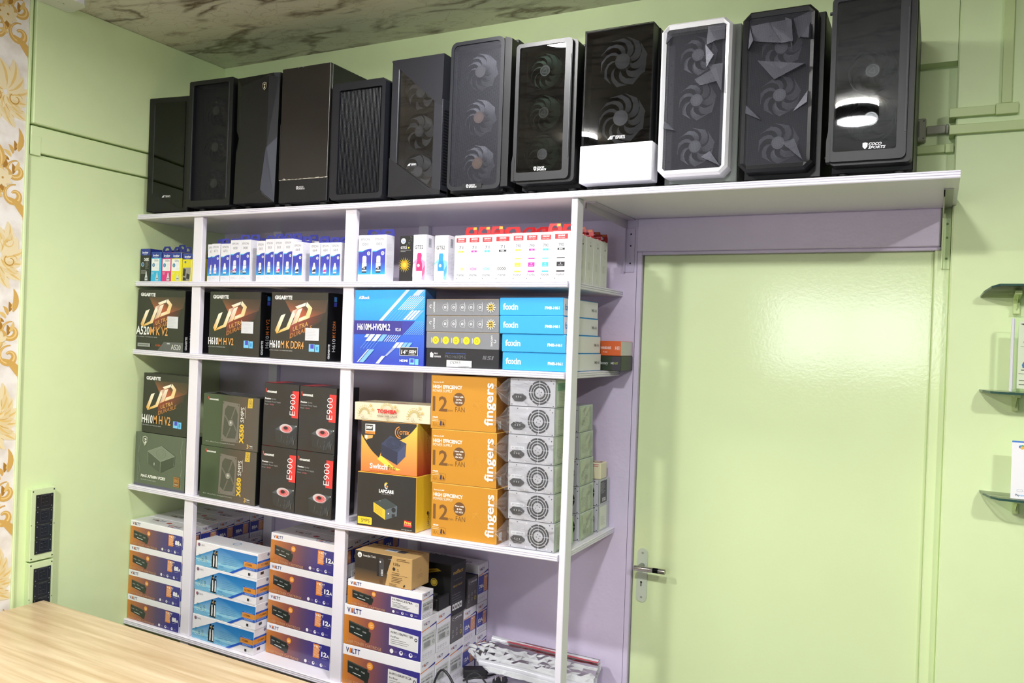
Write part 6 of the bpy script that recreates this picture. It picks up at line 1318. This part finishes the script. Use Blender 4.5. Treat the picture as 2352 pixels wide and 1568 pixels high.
def blackbox():
    w, d, h = .285, .100, .178; K = C(28, 28, 28); mb = carton(w, d, h, K, .0014, right=C(34, 34, 38), top=C(44, 44, 46)); a = front(mb, w, h)
    a.poly([(.30, .62), (.86, .86), (.80, .90), (.55, .82)], C(206, 172, 50)); a.poly([(.36, .66), (.80, .85), (.70, .85)], C(150, 120, 34)); a.ell(.76, .62, .014, C(206, 176, 66)); a.ring(.76, .62, .009, .011, C(90, 76, 30)); a.lines(.5, .05, .95, 2, .04, .0014, C(130, 128, 120))
    b = right(mb, w, d, h); b.text('neffact', .14, .80, .0125, C(196, 156, 60), .066, bold=.03, shear=.1); b.lines(.2, .68, .8, 1, .04, .001, C(140, 140, 144)); b.text('USB 2.0 TABLET', .16, .55, .0055, C(196, 156, 60), .062, bold=.02); b.lines(.10, .40, .92, 5, .05, .0011, C(130, 130, 136), 4)
    for k in range(4): b.rect(.14+.165*k, .10, .28+.165*k, .22, C(226, 226, 228)); b.rect(.175+.165*k, .13, .245+.165*k, .18, C(50, 50, 54))
    return mb
tb(blackbox().to_mesh('box'), -.2675, .2315, 'tall black carton with yellow swoosh and lettering, behind the brown carton', x=XR_+.0310, name='box')
def brownbox():
    w, d, h = .2330, .104, .1015; KR = C(196, 160, 104); mb = carton(w, d, h, KR, .0018, right=C(190, 152, 96), top=C(206, 172, 116)); a = front(mb, w, h); D1, D2 = C(44, 38, 34), C(122, 92, 58)
    a.poly([(.0, .0), (.52, .0), (.66, .99), (.0, .99)], D1); a.l += 1; a.mb.face([a.P(*p) for p in ((.0, .0), (.55, .0), (.585, .38), (.0, .42))], [D2, D2, C(60, 50, 42), C(58, 50, 42)])
    hp_ring(a, .085, .855, .0092, C(238, 238, 236), D1); a.text('LaserJet Tank', .15, .825, .0072, C(226, 226, 222), .052, bold=.015); a.text('158X', .60, .86, .003, C(206, 206, 200), .020)
    a.poly([(.40, .26), (.52, .25), (.52, .80), (.50, .86), (.45, .86), (.395, .82)], C(66, 66, 70)); a.poly([(.40, .26), (.44, .26), (.435, .84), (.395, .82)], C(30, 30, 34)); a.rect(.45, .02, .51, .25, C(96, 70, 44)); a.ell(.455, .74, .0032, C(230, 230, 230)); a.text('158X', .505, .30, .0072, C(236, 236, 236), .021, rot=PI/2, bold=.02)
    a.text('158x', .68, .70, .0098, D1, .028); a.ell(.695, .585, .0058, D1); a.lines(.75, .59, .79, 2, .05, .0012, D1, 3); a.lines(.66, .46, .86, 2, .05, .0016, C(110, 84, 50), 4); a.line([(.64, .38), (.93, .40)], .0008, C(110, 84, 50)); a.lines(.66, .32, .86, 4, .05, .0018, C(96, 72, 44), 6); a.lines(.62, .10, .8, 3, .035, .0012, C(110, 84, 50), 7); a.poly([(.86, .06), (.88, .05), (.90, .12), (.88, .14)], D1); a.lines(.74, .93, .96, 2, .05, .0022, C(120, 92, 56), 8)
    b = right(mb, w, d, h); b.ring(.5, .55, .004, .005, C(120, 92, 56), n=4); b.lines(.3, .42, .75, 3, .05, .0010, C(130, 100, 60), 3)
    t = top(mb, w, d, h); t.rect(.38, .42, .60, .72, C(216, 220, 226)); t.rect(.60, .42, .74, .70, C(60, 66, 80)); t.rect(.42, .50, .56, .64, C(120, 150, 200)); t.line([(.0, .5), (1, .5)], .0008, C(150, 116, 70)); t.rect(.12, .80, .95, .86, C(140, 84, 52))
    return mb
o = carton_thing('box', brownbox(), 5, 1.1325, -.436, 'brown and black toner carton lying on top of the front stack in the right bay', GT, dz=.3590, xm=1.25)
# loose black toner cartridge lying behind the small carton
t = tag(empty('toner_cartridge'), 'bare black toner cartridge lying between the brown carton and the tall black carton', 'toner cartridge')
mb = MB(PLASTIC); mb.box((0, 0, .002), (.240, .050, .040), C(30, 30, 32), 0, .005); mb.box((.01, .006, .040), (.225, .03, .052), C(38, 38, 40), 0, .003); mb.build('housing', t)
mb = MB(SMOOTH); mb.cyl((.004, .058, .020), (.238, .058, .020), .012, .012, 16, C(40, 44, 48)); mb.build('roller', t)
for x in (.000, .238): mb = MB(PLASTIC); mb.box((x-.002, .004, 0), (x+.006, .072, .046), C(24, 24, 26), 0, .002); mb.build('end_cap', t)
stand(t, 5, 1.170, -.345, dz=.2722, xm=1.25)
BAGFILM = FILM.copy(); BAGFILM.name = 'cloudy_film'
for n_ in BAGFILM.node_tree.nodes:
    if n_.type == 'MIX_SHADER' and not n_.inputs[0].is_linked: n_.inputs[0].default_value = .62
    if n_.type == 'FRESNEL': n_.inputs['IOR'].default_value = 1.3
    if n_.type == 'BSDF_GLOSSY': n_.inputs['Roughness'].default_value = .2
# ---- long bag of clear film with a red printed label, propped across the corner
bag = tag(empty('bagged_bundle'), 'long bundle in crumpled clear plastic with red label, on the lowest board', 'plastic bag')
Bp = Vector((1.448, -.185, .694)); Ev = Vector((.455, .055, -.025)); Wv = Vector((.030, -.175, -.045))
def bagpt(u, v, q, top_=True):
    k = (.15+.85*min(1, u/.22)) if u < .22 else 1.0
    bulge = .026*math.sin(PI*v)*min(1, u/.2+.35)*(1 if top_ else -.55)
    ridge = .0022*math.sin(16*v+2.5*u)
    return Bp + Ev*u + Wv*((v-.5)*k) + Vector((q.uniform(-.002, .002), q.uniform(-.003, .003), bulge+ridge+q.uniform(-.002, .002)*(1.5 if u < .25 else .45)))
fb = film_sheet(30, 14, lambda u, v, q: bagpt(u, v, q), 31); f2 = film_sheet(20, 8, lambda u, v, q: bagpt(u, v, q, False), 32)
fb.mats = f2.mats = [BAGFILM]
tag(fb.build('film_cover', bag), 'clear crumpled film'); tag(f2.build('film_underside', bag), 'clear crumpled film')
BAGW = C(206, 208, 216)
mb = MB(SMOOTH)
for k in range(5):
    v = .14+.18*k; r = .012
    mb.tube([Bp+Ev*u+Wv*(v-.5)+Vector((0, 0, .008+.002*math.sin(9*u+k))) for u in (.14, .3, .5, .7, .9, .985)], r, 8, BAGW)
tag(mb.build('tubes', bag), 'pale tubes inside the film')
mb = MB(CARD); Nn = Vector((0, 0, 1))
def on(u, v): return Bp+Ev*u+Wv*(v-.5)+Vector((0, 0, .026*math.sin(PI*v)+.0065))
q = [on(.26, .30), on(.99, .30), on(.99, .03), on(.32, .06)]; mb.face([q[0], q[1], q[2], q[3]], C(206, 66, 80)); mb.face([on(.33, .07)+Nn*.0004, on(.99, .08)+Nn*.0004, on(.99, -.01)+Nn*.0004, on(.40, .0)+Nn*.0004], C(120, 122, 134))
ua = (on(.99, .3)-on(.26, .3)).normalized(); va = (on(.6, .05)-on(.6, .30)).normalized()
a = Art(mb, on(.30, .275)+Nn*.0005, ua, va, .27, .03)
a.text('HANDLE WITH CARE', .0, .15, .008, C(236, 200, 206), .20, bold=.02) if False else None
for k in range(9): a.line([(.03+.1*k, .15), (.09+.1*k, .62)], .0016, C(236, 206, 212)); a.line([(.05+.1*k, .30), (.11+.1*k, .34)], .0014, C(236, 206, 212))
tag(mb.build('printed_label', bag), 'red printed label')
# ---- cables, adapter and plug under the bag
CB = C(28, 28, 31)
def zt5(x): return shelf_top(5, x)[0]
ad = tag(empty('power_adapter'), 'black power adapter brick with its cable, on the lowest board in front of the bag', 'power adapter')
mb = MB(PLASTIC); mb.box((0, 0, 0), (.085, .045, .030), C(34, 34, 38), 0, .004); mb.build('brick', ad)
cb = MB(PLASTIC); Pz = [(.085, .02, .015), (.105, .02, .022), (.115, -.01, .026), (.09, -.04, .030), (.05, -.05, .028), (.02, -.045, .02), (.0, -.03, .008)]
def smooth_path(p_, n=6):
    out = []
    for i in range(len(p_)-1):
        p0, p1, p2, p3 = [Vector(p_[max(0, min(len(p_)-1, i+k))]) for k in (-1, 0, 1, 2)]
        for j in range(n):
            t = j/n; out.append(.5*((2*p1)+(-p0+p2)*t+(2*p0-5*p1+4*p2-p3)*t*t+(-p0+3*p1-3*p2+p3)*t**3))
    return out+[Vector(p_[-1])]
cb.tube(smooth_path(Pz), .0035, 8, CB); cb.build('cable', ad)
ad.location = (1.436, -.200, zt5(1.44)+.001); ad.rotation_euler = (0, 0, .55)
def cable(name, pts, r, label, lab2='cable'):
    mb = MB(PLASTIC); mb.tube(smooth_path(pts), r, 8, CB); o = mb.build(name); return tag(o, label, lab2)
z5 = zt5(1.5)
cable('cable', [(1.425, -.380, z5+.006), (1.428, -.372, z5+.055), (1.448, -.368, z5+.092), (1.478, -.372, z5+.085), (1.520, -.380, z5+.045), (1.57, -.385, z5+.03), (1.62, -.37, z5+.035), (1.64, -.36, z5+.02), (1.65, -.35, z5+.006)], .0042, 'thick black cable looped beside the large toner cartons')
cable('cable', [(1.62, -.30, z5+.005), (1.56, -.27, z5+.045), (1.52, -.26, z5+.062), (1.50, -.285, z5+.05), (1.53, -.31, z5+.02), (1.58, -.315, z5+.006)], .0030, 'thin black cable coiled behind the adapter')
pg = tag(empty('plug'), 'black three-pin plug lying with its pins up under the bag', 'plug')
mb = MB(PLASTIC); mb.cyl((0, 0, 0), (0, 0, .022), .024, .022, 20, C(30, 30, 33)); mb.box((-.020, .01, 0), (.020, .045, .018), C(30, 30, 33), 0, .005); mb.build('plug_body', pg)
for x, y in ((-.010, -.008), (.010, -.008), (0, .010)): mb = MB(CHROME); mb.cyl((x, y, .021), (x, y, .040), .0030, .0026, 10, C(206, 200, 190)); mb.build('pin', pg)
cb = MB(PLASTIC); cb.tube(smooth_path([(0, .044, .009), (.01, .07, .010), (.05, .09, .006), (.10, .07, .006), (.13, .02, .006)]), .0035, 8, CB); cb.build('cable', pg)
pg.location = (1.572, -.190, zt5(1.57)+.001); pg.rotation_euler = (0, 0, .2)
# ================================================================ table, sockets, wall fittings
WOOD, nt, p = new_mat('beech_laminate')
tc = nt.nodes.new('ShaderNodeTexCoord'); mp = nt.nodes.new('ShaderNodeMapping'); mp.inputs['Rotation'].default_value = (0, 0, .0); mp.inputs['Scale'].default_value = (.5, 11, 1)
n1 = nt.nodes.new('ShaderNodeTexNoise'); n1.inputs['Scale'].default_value = 3.2; n1.inputs['Detail'].default_value = 5; n1.inputs['Distortion'].default_value = .35
n2 = nt.nodes.new('ShaderNodeTexNoise'); n2.inputs['Scale'].default_value = 26; n2.inputs['Detail'].default_value = 3
r = nt.nodes.new('ShaderNodeValToRGB'); r.color_ramp.elements[0].position = .33; r.color_ramp.elements[0].color = C(192, 166, 126); r.color_ramp.elements[1].position = .68; r.color_ramp.elements[1].color = C(224, 204, 170)
mx = nt.nodes.new('ShaderNodeMixRGB'); mx.blend_type = 'MULTIPLY'; mx.inputs['Fac'].default_value = .16
nt.links.new(tc.outputs['Object'], mp.inputs['Vector']); nt.links.new(mp.outputs[0], n1.inputs['Vector']); nt.links.new(mp.outputs[0], n2.inputs['Vector']); nt.links.new(n1.outputs['Fac'], r.inputs['Fac']); nt.links.new(r.outputs['Color'], mx.inputs['Color1']); nt.links.new(n2.outputs['Fac'], mx.inputs['Color2']); nt.links.new(mx.outputs['Color'], p.inputs['Base Color']); p.inputs['Roughness'].default_value = .32
tb_ = tag(empty('table'), 'beech laminate table at lower left in front of the shelves', 'table')
mb = MB(WOOD); mb.box((0, 0, -.025), (1.75, 1.0, 0), (1,)*4, 0, .0015); o = mb.build('table_top', tb_); 
for x in (.03, 1.70):
    mb = MB(WOOD); mb.box((x, .06, -.7795), (x+.02, .94, -.0255), (1,)*4, 0, .001); mb.build('side_panel', tb_)
mb = MB(WOOD); mb.box((.0505, .90, -.70), (1.6995, .918, -.0255), (1,)*4, 0, .001); mb.build('modesty_panel', tb_)
tb_.location = (.0125, -1.8185, .7800); tb_.rotation_euler = (0, 0, -.0250)
# socket boards on the left wall
def socket_board(z0, z1, label, n):
    r = tag(empty('socket_board'), label, 'socket board')
    G1 = C(208, 226, 176); mb = MB(PLASTIC); y0, y1 = -.868, -.778; D = .024
    mb.box((0, y0, z0), (D, y1, z1), G1, 0, .0015); a = Art(mb, (D, y0, z0), (0, 1, 0), (0, 0, 1), y1-y0, z1-z0)
    for u, v in ((.07, .035), (.93, .035), (.07, .965), (.93, .965)): a.ell(u, v, .003, C(70, 76, 60), n=10)
    a.ell(.03, .5, .002, C(60, 64, 54), n=8); a.ell(.97, .48, .002, C(60, 64, 54), n=8)
    mb.build('back_box', r)
    zz = z1-.022; hh = (z1-z0-.044)/n
    for k in range(n):
        m_ = MB(SMOOTH); za, zb = zz-hh*(k+1)+.0012, zz-hh*k; m_.box((D, y0+.016, za), (D+.003, y1-.010, zb), C(30, 30, 32), 0, .0008)
        b = Art(m_, (D+.003, y0+.016, za), (0, 1, 0), (0, 0, 1), y1-y0-.026, zb-za)
        for u in (.10, .90):
            for v in (.15, .85): b.ell(u, v, .0022, C(110, 112, 114), n=8)
        W3 = C(96, 98, 102)
        b.line([(.28, .20), (.78, .20), (.78, .90), (.28, .90), (.28, .20)], .0009, C(66, 68, 72))
        for u, v in ((.38, .62), (.58, .64), (.40, .36), (.60, .38), (.49, .82)): b.ell(u, v, .0026, C(8, 8, 8), n=8); b.line([(u-.05, v+.07), (u+.05, v+.07)], .0008, W3)
        b.line([(.30, .97), (.80, .97)], .0012, W3)
        m_.build('socket', r)
    return r
socket_board(.9250, 1.1840, 'upper green socket board with black sockets, on the left wall above the table', 4)
socket_board(.6600, .9190, 'lower green socket board, half hidden by the table edge', 4)
# white unit at the ceiling
u = tag(empty('wall_unit'), 'white plastic unit under the ceiling at the top of the left wall', 'wall unit')
mb = MB(SMOOTH); P = [(.0005, -1.20), (.135, -1.20), (.135, -.825), (.120, -.800), (.030, -.785), (.0205, -.790), (.0205, -1.20)][:1]
pl = [(.0215, -1.20), (.150, -1.20), (.150, -.818), (.128, -.798), (.040, -.786), (.0215, -.795)]
mb.prism(pl[::-1], (0, 0, 2.9085), (1, 0, 0), (0, 1, 0), .0245, C(216, 224, 208)) if False else None
zb_, zt_ = 2.9085, CEIL-.0005; n = len(pl)
mb.face([(x, y, zb_) for x, y in pl][::-1], C(222, 228, 216)); mb.face([(x, y, zt_) for x, y in pl], C(230, 230, 232))
for i in range(n): j = (i+1) % n; mb.face([(pl[i][0], pl[i][1], zb_), (pl[j][0], pl[j][1], zb_), (pl[j][0], pl[j][1], zt_), (pl[i][0], pl[i][1], zt_)], C(236, 236, 240))
mb.build('housing', u)
lg = MB(SMOOTH); a = Art(lg, (.085, -.86, zb_-.0004), (0, 1, 0), (1, 0, 0), 1, 1); a.ring(0, 0, .012, .0132, C(150, 160, 140), .55); a.ell(.008, 0, .0022, C(90, 96, 84)); lg.build('emblem', u)
# cable trunking on the pier and in the recess
G2 = C(198, 218, 152)
tr = tag(empty('cable_trunking'), 'green painted cable trunking, upper run with a branch going up', 'cable trunking')
def seg(name, parent, a, b, lab=None):
    mb = MB(PLASTIC); mb.box(a, b, G2, 0, .0012); return mb.build(name, parent)
seg('trunking_run', tr, (2.874, -.0665, 2.4510), (2.986, -.0505, 2.4765)); seg('trunking_elbow', tr, (2.9865, -.0675, 2.4490), (3.041, -.0505, 2.4790)); seg('trunking_riser', tr, (2.9995, -.0665, 2.4795), (3.024, -.0505, CEIL-.001)); seg('trunking_end', tr, (2.874, -.0500, 2.4510), (2.8900, -.004, 2.4765))
tr = tag(empty('cable_trunking'), 'green painted cable trunking, lower run crossing the pier to the right', 'cable trunking')
seg('trunking_run', tr, (2.875, -.0665, 2.4035), (3.60, -.0505, 2.4295)); seg('trunking_end', tr, (2.875, -.0500, 2.4035), (2.8900, -.004, 2.4295))
tr = tag(empty('cable_trunking'), 'short green trunking in the recess behind the glossy black case', 'cable trunking')
seg('trunking_run', tr, (2.60, -.0165, 2.3650), (2.866, -.0005, 2.3870)); seg('trunking_joint', tr, (2.8665, -.018, 2.3635), (2.8885, -.0005, 2.3890))
sb = tag(empty('switch_box'), 'small grey switch box in the recess beside the glossy black case', 'switch box')
GB2 = C(150, 152, 132); mb = MB(PLASTIC); mb.box((2.740, -.034, 2.397), (2.8155, -.0005, 2.463), GB2, 0, .003); a = Art(mb, (2.740, -.034, 2.397), (1, 0, 0), (0, 0, 1), .0755, .066); a.rect(.05, .18, .78, .88, C(96, 100, 86))
for u, v in ((.92, .12), (.92, .88)): a.ell(u, v, .0025, C(90, 92, 80), n=10)
mb.build('back_box', sb); mb = MB(PLASTIC); mb.box((2.8165, -.020, 2.4190), (2.866, -.0005, 2.4430), GB2, 0, .002); mb.box((2.8665, -.022, 2.4175), (2.8735, -.0005, 2.4445), C(160, 160, 142), 0, .002); mb.build('conduit_stub', sb)
# ---------------- glass wall shelves on the pier
WGLASS, nt, p = new_mat('shelf_glass'); nt.nodes.remove(p); out = nt.nodes['Material Output']
tr_ = nt.nodes.new('ShaderNodeBsdfTransparent'); tr_.inputs[0].default_value = (.95, .985, .965, 1); gl = nt.nodes.new('ShaderNodeBsdfGlossy'); gl.inputs['Roughness'].default_value = .02; fr_ = nt.nodes.new('ShaderNodeFresnel'); fr_.inputs['IOR'].default_value = 1.18; mx = nt.nodes.new('ShaderNodeMixShader')
nt.links.new(fr_.outputs[0], mx.inputs[0]); nt.links.new(tr_.outputs[0], mx.inputs[1]); nt.links.new(gl.outputs[0], mx.inputs[2]); nt.links.new(mx.outputs[0], out.inputs['Surface'])
GEDGE, nt, p = new_mat('glass_edge'); p.inputs['Base Color'].default_value = C(52, 84, 76); p.inputs['Roughness'].default_value = .15
def glass_shelf(z, x0, tilt, label):
    s = tag(empty('glass_shelf'), label, 'shelf', 'glass shelves on the pier')
    mb = MB(WGLASS, GEDGE); D, L = -.118, .60; t = .006; pl = [(x0+.040, D), (x0+L, D), (x0+L, -.0005), (x0, -.0005), (x0+.006, -.045), (x0+.022, -.095)]
    pl = [(x_-x0, y_) for x_, y_ in pl]; n = len(pl)
    mb.face([(x_, y_, t) for x_, y_ in pl], (1,)*4, 0); mb.face([(x_, y_, 0) for x_, y_ in pl][::-1], (1,)*4, 0)
    for i in range(n):
        j = (i+1) % n
        if i == 2: continue
        mb.face([(pl[i][0], pl[i][1], 0), (pl[j][0], pl[j][1], 0), (pl[j][0], pl[j][1], t), (pl[i][0], pl[i][1], t)], (1,)*4, 1)
    mb.build('glass_plate', s, None, (tilt, 0, 0))
    for bx in (.078, .50):
        b = MB(PLASTIC); b.box((bx, -.012, -.048), (bx+.016, -.0006, -.0006), G2, 0, .001); b.box((bx, -.075, -.009), (bx+.016, -.0125, -.0006), G2, 0, .001); b.face([(bx+.008, -.0125, -.040), (bx+.008, -.0125, -.009), (bx+.008, -.066, -.009)], G2)
        b.build('bracket', s, None, (tilt, 0, 0))
    s.location = (x0, -.0505, z); return s
glass_shelf(1.9445, 2.9675, -.21, 'top glass shelf on the pier, tilted upwards at the front'); glass_shelf(1.6835, 2.9735, 0, 'middle glass shelf on the pier, seen edge on'); glass_shelf(1.4035, 2.9830, 0, 'lowest glass shelf on the pier, holding the white card stand')
# clear acrylic certificate stand on the middle glass shelf
ac = tag(empty('acrylic_stand'), 'clear acrylic certificate stand on the middle glass shelf, cut by the frame edge', 'stand')
mb = MB(WGLASS); mb.box((0, 0, 0), (.160, .006, .200), (1,)*4, 0, .001); mb.box((.0, -.004, 0), (.012, .030, .006), (1,)*4); mb.build('acrylic_block', ac)
mb = MB(WGLASS, SMOOTH); mb.box((-.004, -.002, 0), (.004, .012, .195), C(226, 228, 232), 1, .002); tag(mb.build('acrylic_edge', ac), 'bright polished edge')
ct = MB(CARD); ct.box((.013, .0062, .012), (.150, .0068, .185), C(222, 230, 206)); ct.face([(.013, -.0006, .010), (.150, -.0006, .010), (.150, -.0006, .188), (.013, -.0006, .188)], C(214, 226, 196))
a = Art(ct, (.013, -.0006, .010), (1, 0, 0), (0, 0, 1), .137, .178); K = C(60, 70, 64)
a.poly([(.02, .955), (.10, .965), (.085, .935)], K); a.text('RSC', .11, .925, .010, K, .028, bold=.01, shear=.2); a.lines(.10, .905, .4, 2, .02, .001, K); a.text('Certificate', .085, .66, .0105, C(50, 76, 66), .062, bold=.02); a.line([(.04, .62), (.9, .62)], .0008, K)
a.poly([(.10, .40), (.07, .35), (.085, .305), (.12, .305), (.135, .35)], C(60, 120, 170)); a.lines(.06, .275, .3, 1, .03, .0022, K); a.line([(.02, .22), (.9, .22)], .0008, K); a.lines(.03, .12, .8, 2, .06, .0016, C(60, 70, 64), 2)
ct.build('certificate', ac); ac.location = (3.0415, -.150, 1.6902)
# white payment card stand on the lowest shelf (its square code is left out)
cs = tag(empty('card_stand'), 'white card stand with a blue top edge on the lowest glass shelf', 'stand')
mb = MB(CARD); mb.box((0, 0, 0), (.110, .003, .152), C(238, 238, 240), 0, .0008); a = front(mb, .110, .152); a.grad(0, .972, .55, 1, [(0, C(70, 130, 210)), (.9, C(70, 130, 210)), (1, C(70, 180, 150))]); a.grad(.55, .972, 1, 1, [(0, C(70, 180, 150)), (1, C(230, 170, 60))])
a.ell(.175, .90, .0042, C(70, 130, 220)); a.ell(.215, .905, .0045, C(60, 170, 110)); a.ell(.25, .895, .0040, C(226, 110, 60)); a.ell(.21, .885, .0042, C(236, 186, 70)); a.line([(.13, .13), (.24, .13), (.24, .165), (.13, .165), (.13, .13)], .0006, C(170, 172, 178)); a.line([(.26, .145), (.6, .145)], .0006, C(170, 172, 178)); a.text('Pay', .10, .055, .0048, C(70, 80, 120), .010, bold=.02); a.text('tm', .20, .055, .0048, C(90, 180, 230), .009, bold=.02)
mb.build('card', cs); mb = MB(CARD); mb.face([(.01, .003, .12), (.10, .003, .12), (.10, .040, 0), (.01, .040, 0)], C(220, 220, 224)); mb.face([(.01, .0035, .1185), (.10, .0035, .1185), (.10, .0385, 0), (.01, .0385, 0)][::-1], C(220, 220, 224)); mb.build('prop', cs)
cs.location = (3.0500, -.150, 1.4100); cs.rotation_euler = (-.05, 0, 0)
# ---------------- ceiling lamps
EM, nt, p = new_mat('lamp_diffuser'); p.inputs['Emission Color'].default_value = (1, .985, .97, 1); p.inputs['Emission Strength'].default_value = 9; p.inputs['Base Color'].default_value = (.9, .9, .9, 1)
EM2 = EM.copy(); EM2.name = 'lamp_glow_ring'; EM2.node_tree.nodes['Principled BSDF'].inputs['Emission Strength'].default_value = 70
pos = ['close to the shelves', 'left of the room centre', 'in the room centre', 'right of the room centre']
for i, (lx, ly, lw) in enumerate(LAMPS):
    r = tag(empty('ceiling_lamp', (lx, ly, CEIL)), 'round white surface ceiling lamp %s' % pos[i], 'ceiling lamp', 'round ceiling lamps')
    O = [(.096*math.cos(2*PI*k/36), .096*math.sin(2*PI*k/36)) for k in range(36)]; I = [(x_*.90, y_*.90) for x_, y_ in O]
    mb = MB(SMOOTH); mb.frame([(x_, -y_) for x_, y_ in O][::-1], [(x_, -y_) for x_, y_ in I][::-1], (0, 0, -.080), (1, 0, 0), (0, -1, 0), .055, C(40, 40, 42)); mb.build('lamp_body', r)
    mb = MB(EM); mb.face([(x_, y_, -.074) for x_, y_ in I][::-1], WHITE); mb.build('lamp_diffuser', r)
    mb = MB(EM2); mb.cyl((0, 0, -.0005), (0, 0, -.0245), .092, .092, 36, WHITE); tag(mb.build('glow_ring', r), 'glowing ring between the lamp and the ceiling')
